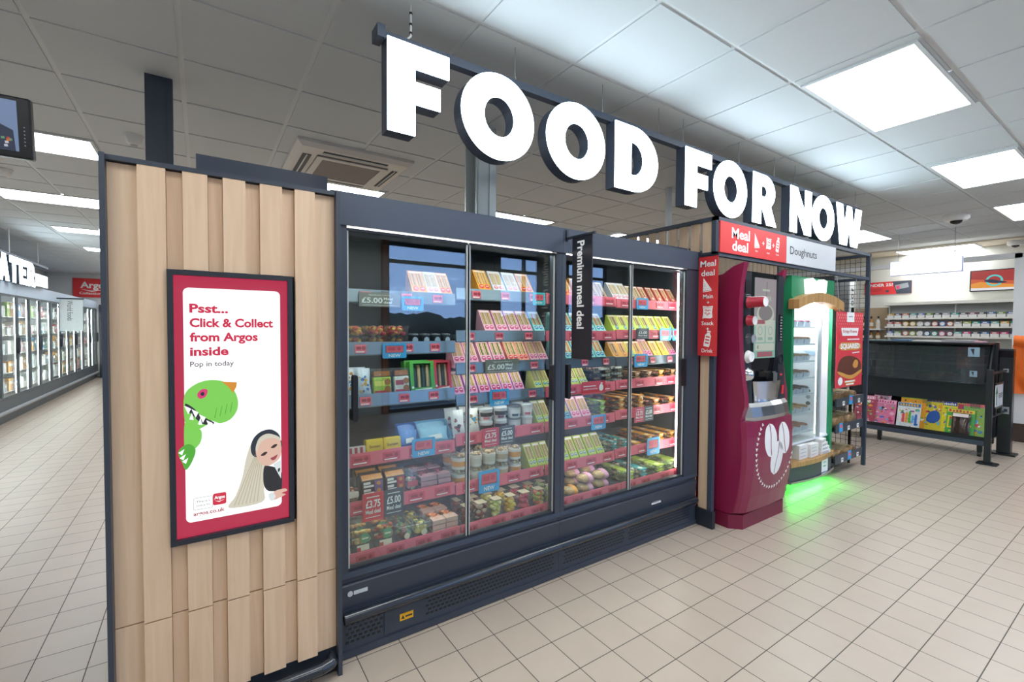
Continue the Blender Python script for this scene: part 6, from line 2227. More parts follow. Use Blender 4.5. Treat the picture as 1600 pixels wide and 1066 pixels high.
# ================================================================ BREAD RACK AND POSTER
t = thing('bread_rack', 'black wire bread rack with dark shelf edges beside green cabinet', 'bread rack', (5.70, 2.25, 0))
RX0, RX1 = 5.33, 6.045
for x in (RX0, RX1 - .02):
    for y in (2.10, 2.60):
        mb = MB()
        mb.box(x, x + .02, y, y + .02, 0, 1.75)
        Q(mb, 'upright', BLACKP)
RZs = [0.795, 0.525, 0.205]
for k, z in enumerate(RZs):
    mb = MB()
    mb.box(RX0 + .02, RX1 - .02, 2.0, 2.62, z - .075, z - .06)
    sh = Q(mb, 'shelf', NAVYD)
    mb = MB()
    mb.box(RX0 + .01, RX1 - .01, 1.985, 1.999, z - .085, z)
    Q(mb, 'price_rail', RAILD, sh)
    for q, (fx, col, w, h) in enumerate(((.25, WHITE, .05, .045), (.50, BLUE, .085, .095), (.80, WHITE, .05, .045)) if k != 1 else ((.18, BLUE, .085, .095), (.45, WHITE, .05, .045), (.78, WHITE, .05, .045))):
        mb = MB()
        x = RX0 + fx * (RX1 - RX0)
        mb.M = FR(x, 1.984, z - .08)
        mb.prism([(-w / 2, 0), (w / 2, 0), (w / 2, h), (-w / 2, h)], 0, 0.002, 0)
        mb.prism([(-w * .3, h * .45), (w * .3, h * .45), (w * .3, h * .8), (-w * .3, h * .8)], 0.002, 0.003, 1)
        Q(mb, 'price_ticket', [col, GREYP if col is WHITE else TICKP], sh)
mb = MB()
mb.box(RX0 + .02, RX1 - .02, 2.605, 2.615, 0.1, 1.75)
Q(mb, 'rear_panel', NAVYD)
LOAF = mat('loaf_crust', '#9a7a52', 0.5, noise=0.25, scale=18)
PROTOL = None
for k, z in enumerate(RZs):
    for j in range(4):
        lb = 'bagged brown loaf, %s along on the %s bread rack shelf' % (ORD[j], ['upper', 'middle', 'lower'][k])
        loc = (RX0 + .115 + j * .162, 2.012 + .02 * (j % 2), z - .0595)
        if PROTOL is None:
            o = thing('bread_loaf', lb, 'bread')
            mb = MB()
            def lr(y, s):
                return [(s * 0.068 * math.cos(a) * (1.0 if math.sin(a) < 0 else 0.92), y, 0.052 + s * 0.051 * (math.sin(a) if math.sin(a) > -.75 else -.98)) for a in [2 * PI * q / 14 for q in range(14)]]
            mb.loft([lr(y, s) for y, s in ((0.0, .8), (0.015, .97), (0.12, 1.0), (0.24, .98), (0.26, .8))][::-1], 0)
            lf = mb.build('loaf', LOAF, o)
            mb = MB()
            mb.loft([lr(y, s) for y, s in ((0.05, 1.02), (0.17, 1.03))][::-1], 0, True, False)
            mb.build('paper_band', mat('loaf_band', '#c9b48c', 0.5, noise=0.2, scale=30), lf)
            mb = MB()
            mb.loft([[(x * f, y, zz) for x, yy, zz in lr(0, g)] for y, f, g in ((0.262, 1, .7), (0.29, .5, .3), (0.32, .9, .35))][::-1], 0)
            mb.build('bag_end', CLEAR, o)
            PROTOL = o
        else:
            o = dup(PROTOL)
        o.location = loc
        o.rotation_euler = (0, 0, rnd.uniform(-.08, .08))
        o.scale = (1, 1, [1.0, 1.25, 0.8][k])
        tag(o, lb, 'bread', 'bagged loaves on the bread rack')
t = thing('hanging_poster', 'red doughnut poster hung in front of the bread rack', 'poster', (5.495, 1.935, 0.93))
PW, PH = 0.645, 0.76
mb = MB()
mb.M = FR(5.17, 1.94, 0.92)
mb.prism([(0, 0), (PW, 0), (PW, PH), (0, PH)], 0, 0.004, 0)
brd = Q(mb, 'board', mat('poster_red', '#e2404c', 0.4, noise=0.02))
mb = MB()
mb.M = FR(5.17, 1.936, 0.92)
for i in range(13):
    for j in range(6):
        r = 0.012 - 0.0016 * j
        if r > 0.003:
            mb.prism(ell(0.03 + i * .049 + (0.024 if j % 2 else 0), PH - .03 - j * .03, r, r, 8), 0, 0.0008)
Q(mb, 'dot_pattern', mat('poster_pink_dot', '#f0a0a0', 0.5), brd)
mb = MB()
mb.M = FR(5.17, 1.935, 0.92)
mb.prism(rrect(.23, .41, PH - .10, PH, .01, 3), 0, 0.0008, 0)
mb.prism([(.27, PH - .052), (.37, PH - .048), (.37, PH - .036), (.27, PH - .040)], 0.0008, 0.0012, 1)
mb.shape([[(.10, .60), (.53, .60), (.50, .52), (.13, .52)]], 0, 0.0008, 0)
mb.text('Krispy Kreme', .315, .552, .030, .34, 2, 0.0012, 0.02, 'C')
mb.prism([(.25, .478), (.55, .478), (.55, .490), (.25, .490)], 0, 0.0012, 0)
mb.shape([[(.06, .43), (.12, .455), (.5, .452), (.60, .43), (.60, .39), (.5, .372), (.12, .375), (.05, .40)]], 0, 0.0008, 4)
mb.text('SQUARED', .325, .392, .048, .47, 0, 0.0016, 0.045, 'C')
mb.prism([(.38, .338), (.56, .345), (.56, .354), (.38, .347)], 0, 0.0012, 0)
mb.shape([smooth_closed([(.03, .16), (.08, .27), (.22, .315), (.42, .305), (.58, .255), (.625, .17), (.60, .13), (.36, .075), (.10, .125)])], 0, 0.0008, 5)
mb.shape([smooth_closed([(.03, .165), (.10, .125), (.36, .075), (.60, .13), (.625, .165), (.36, .115), (.10, .16)])], 0.0008, 0.0014, 4)
mb.shape([smooth_closed([(.40, .22), (.46, .27), (.53, .25), (.52, .20), (.45, .185)])], 0.0008, 0.0014, 4)
st = []
for i in range(24):
    a = 2 * PI * i / 24
    r = .058 if i % 2 else .050
    st.append((.105 + r * math.cos(a), .065 + r * math.sin(a) * .75))
mb.shape([st], 0.0008, 0.0014, 0)
mb.prism(rrect(.20, .48, .040, .066, .01, 3), 0, 0.0012, 4)
mb.prism([(.22, .047), (.46, .047), (.46, .060), (.22, .060)], 0.0012, 0.0018, 0)
mb.prism(rrect(.23, .45, .012, .037, .01, 3), 0, 0.0012, 4)
mb.prism([(.25, .018), (.43, .018), (.43, .031), (.25, .031)], 0.0012, 0.0018, 0)
Q(mb, 'print', [WHITE, GREYP, mat('poster_script_red', '#b8303c', 0.5), GREYP, mat('poster_gold', '#d99a4a', 0.5), mat('poster_chocolate', '#6a3a2c', 0.35, noise=0.1)], brd)
mb = MB()
for x in (5.25, 5.73):
    mb.cyl((x, 1.942, 1.66), (x, 1.98, 2.05), 0.003, 6)
Q(mb, 'hanging_wires', GREYP)
# dark unit and white banner beyond the mesh
t = thing('banner_unit', 'dark tall unit with white vertical banner seen behind wire mesh', 'display unit', (8.75, 3.4, 0))
mb = MB()
mb.box(8.40, 8.98, 3.2, 3.6, 0, 2.37)
Q(mb, 'cabinet', NAVYD)
mb = MB()
mb.box(9.0, 9.25, 3.2, 3.22, 1.2, 2.33)
bn = Q(mb, 'banner', WHITEP)
mb = MB()
mb.M = FR(9.06, 3.1985, 1.3)
for k in range(8):
    mb.shape([ell(.065, .08 + k * .115, .05, .042, 14), ell(.065, .08 + k * .115, .03, .024, 12)] if k % 3 != 1 else [[(.02, .05 + k * .115), (.11, .05 + k * .115), (.11, .07 + k * .115), (.02, .10 + k * .115)]], 0, 0.001)
Q(mb, 'vertical_letters', DARKTXT, bn)

# ================================================================ MAGAZINE STAND
MB_ = mat('stand_black', '#1b1f24', 0.4, noise=0.03)
t = thing('magazine_stand', 'black magazine stand with clear pockets near the exit gate', 'magazine stand', (7.85, 2.0, 0))
MY0, MY1, MX0, MX1 = 1.30, 2.75, 7.60, 8.05
mb = MB()
mb.box(7.98, MX1, MY0, MY1, 0.12, 1.355)
Q(mb, 'back_panel', MB_)
mb = MB()
mb.box(MX0 + .02, 7.98, MY0, MY1, 1.335, 1.355)
mb.box(7.98, MX1, MY0 - .02, MY0, 0.2, 1.355)
Q(mb, 'top_board', MB_)
mb = MB()
mb.M = Matrix(((1, 0, 0, 0), (0, 0, 1, 0), (0, 1, 0, 0), (0, 0, 0, 1)))
mb.prism([(7.62, 0.20), (7.97, 0.20), (7.97, 1.33), (7.90, 1.33), (7.72, 0.86), (7.84, 0.80), (7.84, 0.30)], MY0 + .005, MY0 + .02)
Q(mb, 'end_panel', MB_)
mb = MB()
mb.box(7.84, 7.975, MY0 + .025, MY1, 0.60, 0.865)
Q(mb, 'middle_fascia', mat('stand_charcoal', '#20262b', 0.45))
mb = MB()
mb.box(MX0, 7.97, MY0, MY1, 0.16, 0.20)
mb.box(MX0, MX0 + .012, MY0, MY1, 0.20, 0.245)
Q(mb, 'lower_shelf', MB_)
mb = MB()
mb.box(MX0 - .012, MX0 - .001, MY0, MY1, 0.145, 0.20)
Q(mb, 'shelf_edge', NAVY)
for y in (MY0 + .03, MY1 - .25, MY1 - .45):
    mb = MB()
    mb.box(MX0 + .03, MX0 + .07, y, y + .045, 0.06, 0.16)
    Q(mb, 'leg', MB_)
    mb = MB()
    mb.cyl((MX0 + .05, y + .01, 0.032), (MX0 + .05, y + .04, 0.032), 0.031, 14)
    Q(mb, 'castor', BLACKP)
# stepped clear newspaper pockets
for k in range(4):
    z0 = 0.87 + k * 0.105
    x = 7.66 + k * 0.065
    mb = MB()
    mb.box(x, x + .004, MY0 + .03, MY1 - .02, z0, z0 + .13)
    mb.box(x, x + .06, MY0 + .03, MY1 - .02, z0 - .004, z0)
    pk = Q(mb, 'clear_pocket', ACRYL)
    for y in (1.62, 1.95, 2.30):
        mb = MB()
        mb.box(x + .005, x + .06, y, y + .012, z0, z0 + .11)
        Q(mb, 'divider', ACRYL, pk)
mb = MB()
mb.box(7.60, 7.603, MY0 + .03, 2.37, 0.865, 1.30)
Q(mb, 'clear_cover', ACRYL)
for k, (z, w) in enumerate(((1.19, .10), (0.95, .065))):
    mb = MB()
    mb.M = LF(7.598, 1.47 - .02 * k, z)
    mb.prism([(0, 0), (w, 0), (w, w * 1.1), (0, w * 1.1)], 0, 0.002, 0)
    mb.shape([[(w * .2, w * .9), (w * .5, w * .15), (w * .55, w * .95)]], 0.002, 0.003, 1)
    Q(mb, 'notice', [mat('ice_blue_notice', '#8ba6b6', 0.4), NAVYD])
for k in range(3):
    mb = MB()
    mb.M = LF(7.83, 2.38 - k * .45, 0.52)
    mb.prism([(0, 0), (.09, 0), (.09, .10), (0, .10)], 0, 0.002)
    Q(mb, 'card_holder', ACRYL)

MAGS = [  # y centre, width, height, lift, colours, things on the cover, label
    (2.52, .24, .40, .0, ('#a83a50', '#d890a8', '#e8d0d8'), 'dark red comic half hidden by bread rack on magazine stand'),
    (2.36, .19, .44, .03, ('#e0b8c8', '#b83a50', '#f0e4e8'), 'pale pink comic standing behind the sparkly pink one'),
    (2.30, .24, .36, .0, ('#d8789c', '#e8b0c8', '#c03a70'), 'sparkly pink children\'s comic on magazine stand'),
    (2.02, .26, .42, .05, ('#e8a030', '#7ab83a', '#d8c83a'), 'green and orange topped comic behind the felt pens comic'),
    (2.04, .24, .35, .0, ('#d8dcdc', '#2a6ab0', '#e8b830'), 'comic with rainbow pens on its cover'),
    (1.80, .26, .42, .03, ('#d8c83a', '#2a58a8', '#b87a3a'), 'yellow comic with blue toy on cover'),
    (1.66, .14, .40, .02, ('#e8d830', '#2a3a80', '#f0f0f0'), 'narrow yellow comic wedged beside the green building comic'),
    (1.56, .25, .42, .04, ('#c83a58', '#e8c030', '#503a90'), 'purple and gold topped comic behind the yellow framed one'),
    (1.545, .26, .34, .0, ('#4aa84a', '#e8d030', '#c84a5a'), 'green comic with yellow framed picture'),
    (1.435, .20, .42, .02, ('#8ab04a', '#d84a8a', '#e07a3a'), 'green comic with pink title at stand end'),
]
for i, (yc, w, h, lift, cols, lb) in enumerate(MAGS):
    back = lift > 0
    x = 7.655 + (0.075 if back else 0.0) + .012 * (i % 3)
    o = thing('magazine', lb, 'magazine', (x, yc, 0.2005), 0, 'magazines on the stand')
    c0, c1, c2 = cols
    tilt = math.radians(16)
    M = RY(tilt) @ LF(0, w / 2, 0)
    mb = MB()
    mb.M = M
    mb.prism([(0, 0), (w, 0), (w, h + lift), (0, h + lift)], -0.010, 0, 0)
    b = mb.build('cover', mat('mag_a_' + c0, c0, 0.3, noise=0.18, scale=45), o)
    H = h + lift
    mb = MB()
    mb.M = M
    q = random.Random(i * 13 + 1)
    mb.prism([(w * .03, H * .86), (w * .97, H * .86), (w * .97, H * .985), (w * .03, H * .985)], 0, 0.001, 1)
    for k in range(7):
        x0 = w * (.08 + .12 * k)
        hh = H * q.uniform(.05, .09)
        mb.prism([(x0, H * .88), (x0 + w * .085, H * .88), (x0 + w * .075, H * .88 + hh), (x0 + w * .01, H * .88 + hh)], 0.001, 0.002, 2)
    for k in range(34):
        cx, cy = q.uniform(.10, .90) * w, q.uniform(.06, .80) * H
        big = k < 7
        rx, ry = q.uniform(.05, .14) * w * (1 if big else .5), q.uniform(.03, .07) * H * (1 if big else .45)
        pts = [(cx + rx * math.cos(a) * q.uniform(.7, 1.2), cy + ry * math.sin(a) * q.uniform(.7, 1.2)) for a in [2 * PI * s / 9 for s in range(9)]]
        mb.prism(pts, 0, 0.0008 + 0.0001 * k, (1, 2, 3, 4, 6, 7, 8, 9, 10, 4)[(k * 3 + i) % 10])
    if i == 4:
        for k, c in enumerate(('#e8e0e0', '#d84a5a', '#e89a30', '#5aa83a', '#5ab0d8', '#3a6ac0')):
            xx = w * (.10 + .135 * k)
            mb.prism([(xx, H * .25), (xx + w * .10, H * .25), (xx + w * .10, H * (.50 + .05 * (k % 4))), (xx + w * .05, H * (.56 + .05 * (k % 4))), (xx, H * (.50 + .05 * (k % 4)))], 0, 0.006, 5 + k)
    if i == 5:
        mb.shape([smooth_closed([(w * .2, H * .3), (w * .3, H * .55), (w * .6, H * .6), (w * .7, H * .4), (w * .5, H * .25)])], 0, 0.006, 1)
    if i == 8:
        mb.shape([[(w * .05, H * .28), (w * .78, H * .25), (w * .8, H * .70), (w * .06, H * .73)], [(w * .11, H * .33), (w * .73, H * .30), (w * .74, H * .65), (w * .12, H * .68)]], 0.002, 0.007, 1)
    pens = [mat('pen_%d' % k, c, 0.4) for k, c in enumerate(('#e8e0e0', '#d84a5a', '#e89a30', '#5aa83a', '#5ab0d8', '#3a6ac0'))]
    mb.build('cover_print', [pens[0], mat('mag_b_' + c1, c1, 0.35, noise=0.1, scale=60), mat('mag_c_' + c2, c2, 0.35, noise=0.1, scale=60), mat('mag_dark', '#3a3a40', 0.4), mat('mag_pale', '#e8e4d8', 0.4)] + pens, b)
o = thing('toy_bag', 'dark foil toy bag clipped to the green comic at stand end', 'toy bag', (7.615, 1.53, 0.2005))
mb = MB()
mb.M = RY(math.radians(14)) @ RZ(-PI / 2)
pillow(mb, .17, .30, .05, lean=0)
b = mb.build('bag', mat('foil_bag', '#4a3c36', 0.18, 0.3, noise=0.5, scale=30), o)
mb = MB()
mb.M = RY(math.radians(14)) @ RZ(-PI / 2)
mb.box(-.07, .07, -.012, -.008, .25, .29)
mb.build('header_card', mat('pale_carton_print', '#f3e6e2'), b)
# papers on the stand top
PAP = [(2.40, .30, .012, '#7aa0a8', 'teal edged newspaper at far end of stand top'), (2.16, .20, .022, '#5a86a8', 'blue magazine pile on stand top'), (1.90, .28, .018, '#dcdcd8', 'white newspaper pile on stand top'), (1.60, .30, .030, '#a8a4a8', 'grey newspaper pile on stand top'), (1.42, .10, .016, '#d8a0b0', 'pink edged paper at exit end of stand top')]
for yc, w, h, c, lb in PAP:
    o = thing('newspaper_pile', lb, 'newspaper', (7.86, yc, 1.3555), 0, 'newspapers on the magazine stand')
    mb = MB()
    for k in range(3):
        mb.box(-.10 - .004 * (k % 2), .10, -w / 2, w / 2 - .006 * k, h * k / 3, h * (k + .85) / 3)
    mb.build('paper_stack', mat('paper_' + c, c, 0.6, noise=0.12, scale=50), o)
mb = MB()
mb.box(8.06, 8.10, 1.285, 1.315, 0.25, 1.36)
one('timber_post', mb, WOOD, 'pale timber edge strip behind the magazine stand end', 'trim strip')

# ================================================================ EXIT GATE
t = thing('exit_barrier', 'black exit barrier post with rails and white exit sign', 'barrier', (7.3, 1.225, 0))
mb = MB()
mb.bbox(7.27, 7.325, 1.20, 1.255, 0.012, 1.065, 0.004)
Q(mb, 'post', MB_)
mb = MB()
mb.prism(rrect(7.215, 7.385, 1.14, 1.31, .03, 4), 0.0005, 0.012)
mb.cyl((7.2975, 1.227, .012), (7.2975, 1.227, .03), .045, 16)
Q(mb, 'base_plate', MB_)
for z in (1.02, 0.53):
    mb = MB()
    mb.cyl((7.325, 1.215, z), (7.99, 1.215, z), 0.014, 10)
    Q(mb, 'rail', MB_)
mb = MB()
mb.box(7.40, 7.76, 1.195, 1.200, 0.635, 0.885)
bd = Q(mb, 'sign_board', WHITEP)
mb = MB()
mb.box(7.395, 7.765, 1.192, 1.205, 0.885, 0.905)
mb.box(7.395, 7.765, 1.192, 1.205, 0.615, 0.635)
for x in (7.45, 7.70):
    mb.box(x, x + .015, 1.198, 1.216, 0.52, 1.01)
Q(mb, 'sign_holder', BLACKP)
mb = MB()
mb.M = FR(7.40, 1.1945, 0.635)
mb.shape([[(.035, .02), (.065, .02), (.065, .15), (.10, .15), (.05, .235), (.0, .15), (.035, .15)]], 0, 0.001, 0)
mb.text('EXIT', .15, .095, .055, .17, 1, 0.001, 0.01)
Q(mb, 'print', [mat('arrow_green', '#1f7a52', 0.5), DARKTXT], bd)
t = thing('gate_pillar', 'tall black gate pillar beside the exit barrier', 'gate pillar', (8.06, 1.215, 0))
mb = MB()
mb.bbox(8.0, 8.12, 1.155, 1.275, 0.02, 1.285, 0.008)
Q(mb, 'pillar', mat('pillar_black', '#1e2227', 0.3, noise=0.03))
mb = MB()
mb.box(7.998, 8.122, 1.153, 1.277, 1.18, 1.26)
Q(mb, 'lens_band', mat('black_gloss', '#15171b'))
mb = MB()
mb.box(7.96, 8.16, 1.11, 1.32, 0.0005, 0.02)
Q(mb, 'base_plate', BLACKP)
for z, w, h in ((1.0, .045, .045), (0.50, .06, .085)):
    mb = MB()
    mb.M = LF(7.9995, 1.235, z)
    mb.prism([(0, 0), (w, 0), (w, h), (0, h)], 0, 0.0015, 0)
    mb.prism([(w * .25, h * .3), (w * .75, h * .3), (w * .75, h * .7), (w * .25, h * .7)], 0.0015, 0.002, 1)
    Q(mb, 'label', [GREYP, DARKTXT])
# till end with orange tabard
t = thing('till_counter_end', 'white till counter end with dark plinth beyond the gate', 'counter', (9.35, 0.95, 0))
mb = MB()
mb.box(9.12, 9.6, 0.65, 1.335, 0.25, 1.33)
Q(mb, 'counter_body', WHITEP)
mb = MB()
mb.box(9.13, 9.6, 0.65, 1.32, 0, 0.25)
Q(mb, 'plinth', mat('brown_plinth', '#4a3c34', 0.5))
t = thing('tabard', 'orange high visibility tabard draped over till counter end', 'clothing', (9.08, 1.0, 0.66))
ORG = mat('tabard_orange', '#dd681a', 0.7, noise=0.08, scale=12)
mb = MB()
def cloth(u, v):
    y = 1.33 - u * 0.60
    z = 0.66 + 0.76 * v
    x = 9.085 - 0.028 * math.sin(u * 19 + v * 5 + 1.5 * math.sin(v * 6)) * (1 - v * .4) - 0.03 * (1 - v) + (0.05 * max(0, v - .85) / .15)
    y += 0.02 * math.sin(v * 7)
    if v > .86:
        y -= (v - .86) * 0.5 * (1 if u < .5 else 0)
    return (x, y, z)
mb.grid(lambda u, v: cloth(1 - u, v), 30, 24)
mb.grid(lambda u, v: tuple(a + b for a, b in zip(cloth(u, v), (0.006, 0, 0))), 30, 24)
tb = Q(mb, 'fabric', ORG)
mb = MB()
def coll(u, v):
    y = 1.31 - u * 0.42
    return (9.06 - 0.035 * math.sin(PI * v) - .01 * math.sin(u * 9), y, 1.30 + 0.14 * v - 0.03 * u)
mb.grid(lambda u, v: coll(1 - u, v), 14, 6)
mb.grid(lambda u, v: tuple(a + b for a, b in zip(coll(u, v), (0.008, 0, 0))), 14, 6)
Q(mb, 'collar', ORG, tb)
mb = MB()
mb.grid(lambda u, v: tuple(a + b for a, b in zip(cloth(1 - (.02 + .9 * u), .42 + .06 * v), (-0.004, 0, 0))), 24, 2)
Q(mb, 'fabric_band', mat('tabard_band', '#d8641a', 0.6), tb)

# ================================================================ TOBACCO KIOSK
t = thing('kiosk_shelving', 'cream kiosk wall shelving with rows of small boxes', 'shelving', (11.2, 2.5, 0))
mb = MB()
mb.box(11.36, 11.39, 1.40, 3.36, 0.9, 1.98)
Q(mb, 'rear_panel', mat('kiosk_grey_panel', '#b9bcba', 0.5))
KZ = [1.735, 1.575, 1.395]
for z in KZ:
    mb = MB()
    mb.box(11.10, 11.36, 1.42, 3.34, z - .03, z)
    Q(mb, 'shelf', mat('kiosk_shelf', '#e6e4dc', 0.4))
mb = MB()
mb.box(11.08, 11.36, 1.40, 3.36, 1.98, 2.03)
Q(mb, 'pelmet', mat('kiosk_shelf', '#e6e4dc'))
for y in (1.40, 2.36, 3.32):
    mb = MB()
    mb.box(11.30, 11.36, y, y + .02, 0.9, 1.98)
    Q(mb, 'upright', WHITEP)
KCOL = ['#3a6a9c', '#8a4a6a', '#5aa8a0', '#e0b040', '#c8506a', '#6a7ab8', '#a8b84a', '#b8b8c0', '#d87a5a', '#4a4a58', '#2a9a8a', '#e0e0e0', '#d84a88', '#4a70c0', '#7a9a4a']
KN = {'#3a6a9c': 'steel blue', '#8a4a6a': 'plum', '#5aa8a0': 'sea green', '#e0b040': 'golden', '#c8506a': 'rose red', '#6a7ab8': 'lavender blue', '#a8b84a': 'olive lime', '#b8b8c0': 'silver', '#d87a5a': 'coral', '#4a4a58': 'slate', '#2a9a8a': 'teal', '#e0e0e0': 'white', '#d84a88': 'hot pink', '#4a70c0': 'royal blue', '#7a9a4a': 'leaf green'}
KP = {}
q = random.Random(3)
for r, z in enumerate(KZ):
    y = 3.26
    j = 0
    while y > 1.46:
        c = q.choice(KCOL)
        can = r in (1, 2) and 1.0 < j < 12 and y > 2.3
        nm = 'snack_can' if can else 'small_box'
        lb = '%s %s, %s along on the %s kiosk shelf' % (KN[c], 'round tin' if can else 'small box', ORD[j] if j < 16 else 'last', ['top', 'middle', 'lowest'][r])
        key = (c, can)
        if key in KP:
            o = dup(KP[key])
        else:
            o = thing(nm, lb, 'tin' if can else 'box')
            mb = MB()
            m1 = mat('kiosk_' + c, c, 0.4, noise=0.05)
            if can:
                mb.M = LF(0, 0, 0.05)
                mb.lathe([(0.046, -0.03), (0.046, 0)], 16, 0)
                mb.shape([ell(0, 0, .034, .034, 16)], 0, 0.001, 1)
                b = mb.build('tin', [m1, WHITEP], o)
            else:
                mb.box(-.02, .04, -.05, .05, 0, 0.05, 1)
                mb.box(-.018, .04, -.05, .05, 0.05, 0.085, 0)
                b = mb.build('box', [m1, WHITEP], o)
                mb = MB()
                mb.M = LF(-.0182, 0, 0)
                mb.prism([(-.03, .058), (.02, .058), (.02, .076), (-.03, .076)], 0, 0.001)
                mb.build('print', WHITEP, b)
            KP[key] = o
        o.location = (11.14, y, z + .0005 + (0.0 if not can else -.004))
        tag(o, lb, 'tin' if can else 'box', 'small goods on the kiosk shelves')
        y -= 0.115 if not can else 0.105
        j += 1
# bottles on a lower shelf
t = thing('bottle_shelf', 'cream bottle shelving at the far side of the kiosk', 'shelving', (11.2, 3.75, 0))
for z in (1.53, 1.30):
    mb = MB()
    mb.box(11.08, 11.38, 3.40, 4.6, z - .03, z)
    Q(mb, 'shelf', mat('kiosk_shelf', '#e6e4dc'))
mb = MB()
mb.box(11.37, 11.39, 3.38, 4.6, 0.9, 1.95)
Q(mb, 'rear_panel', mat('kiosk_tan_panel', '#a89478', 0.6))
BCOL = [('#2a2420', 'dark'), ('#8a5a2c', 'amber'), ('#d8d8d0', 'frosted'), ('#3a5a34', 'green'), ('#a87a4a', 'tan')]
BP = {}
for r, z in enumerate((1.53, 1.30)):
    for j in range(10):
        c, cn = BCOL[(j * 3 + r * 2) % 5]
        lb = '%s bottle, %s along on the %s kiosk bottle shelf' % (cn, ORD[j], ['upper', 'lower'][r])
        if c in BP:
            o = dup(BP[c])
        else:
            o = thing('bottle', lb, 'bottle')
            mb = MB()
            mb.lathe([(.036, 0), (.036, .15), (.028, .17), (.013, .19), (.012, .235)], 14)
            b = mb.build('glass_body', mat('bottle_' + c, c, 0.12, noise=0.05), o)
            mb = MB()
            mb.lathe([(.0145, .2), (.0145, .245)], 12)
            mb.build('cap', BLACKP, o)
            mb = MB()
            mb.lathe([(.0368, .05), (.0368, .12)], 14, cap=False)
            mb.build('label_wrap', mat('bottle_paper', '#d8cdb8', 0.6), b)
            BP[c] = o
        o.location = (11.16, 4.5 - j * .115, z + .0005)
        o.scale = (1, 1, .78 if r else 1)
        tag(o, lb, 'bottle', 'bottles on the kiosk shelves')
# wall screen and red poster
t = thing('wall_screen', 'wall screen above kiosk shelves showing red sunset and turquoise ring', 'screen', (11.35, 1.89, 2.19))
mb = MB()
mb.box(11.33, 11.39, 1.59, 2.20, 2.19, 2.56)
Q(mb, 'bezel', BLACKP)
mb = MB()
mb.M = LF(11.3295, 2.185, 2.205)
mb.prism([(0, 0), (.58, 0), (.58, .34), (0, .34)], 0, 0.001, 0)
d = Q(mb, 'display', screen('sunset_red', '#a83a38', 0.9))
mb = MB()
mb.M = LF(11.328, 2.185, 2.205)
mb.prism([(0, 0), (.58, 0), (.58, .035), (0, .045)], 0, 0.001, 0)
mb.prism([(0, .045), (.58, .035), (.58, .08), (.3, .11), (.12, .15), (0, .12)], 0, 0.001, 1)
mb.prism([(0, .12), (.12, .15), (.3, .11), (.58, .08), (.58, .14), (0, .20)], 0, 0.001, 2)
mb.shape([ell(.29, .165, .105, .10, 32), ell(.29, .165, .078, .073, 28)], 0.001, 0.002, 3)
mb.shape([smooth_closed([(.17, .175), (.24, .185), (.36, .155), (.44, .13), (.40, .115), (.28, .12), (.19, .145)])], 0.001, 0.0024, 4)
Q(mb, 'picture', [screen('scr_white', '#e8e8ea', 0.9), screen('scr_orange', '#e89a3a', 0.9), screen('scr_redorange', '#d0603a', 0.9), screen('scr_turquoise', '#58d0cc', 0.9), screen('scr_navy', '#2a3450', 0.8)], d)
t = thing('wall_poster', 'red age check poster with card picture on kiosk wall', 'poster', (11.38, 3.4, 2.22))
mb = MB()
mb.box(11.385, 11.395, 3.02, 3.78, 2.22, 2.47)
b = Q(mb, 'board', RED)
mb = MB()
mb.M = LF(11.3848, 3.78, 2.22)
mb.text('UNDER 25?', .03, .16, .055, .44, 0, 0.001, 0.03)
mb.prism([(.53, 0), (.76, 0), (.76, .25), (.46, .25)], 0, 0.0008, 1)
mb.prism([(.52, .08), (.72, .12), (.70, .21), (.50, .17)], 0.0008, 0.0016, 2)
mb.prism([(.53, .09), (.58, .10), (.57, .165), (.52, .155)], 0.0016, 0.0022, 3)
for k in range(3):
    mb.prism([(.03, .11 - k * .022), (.30, .11 - k * .022), (.30, .118 - k * .022), (.03, .118 - k * .022)], 0, 0.001, 4)
mb.shape([ell(.38, .06, .03, .025, 16)], 0, 0.001, 1)
Q(mb, 'print', [WHITE, SLATE, GREYP, mat('pink_card', '#d8486a'), mat('poster_deep', '#a82a30', 0.5)], b)
# hanging light box
t = thing('hanging_lightbox', 'blank lit white light box hung before the kiosk', 'light box', (9.02, 2.25, 2.37))
mb = MB()
mb.box(9.0, 9.06, 1.83, 2.66, 2.35, 2.57)
Q(mb, 'case', mat('lightbox_case', '#b9bfe0', 0.4))
mb = MB()
mb.box(8.997, 9.0, 1.84, 2.65, 2.36, 2.56)
Q(mb, 'lit_face', screen('lightbox_glow', (1.0, 1.0, 1.0, 1), 2.2))
for y in (1.92, 2.57):
    mb = MB()
    mb.cyl((9.03, y, 2.57), (9.03, y, 2.993), 0.004, 6)
    Q(mb, 'suspension_wire', GREYP)

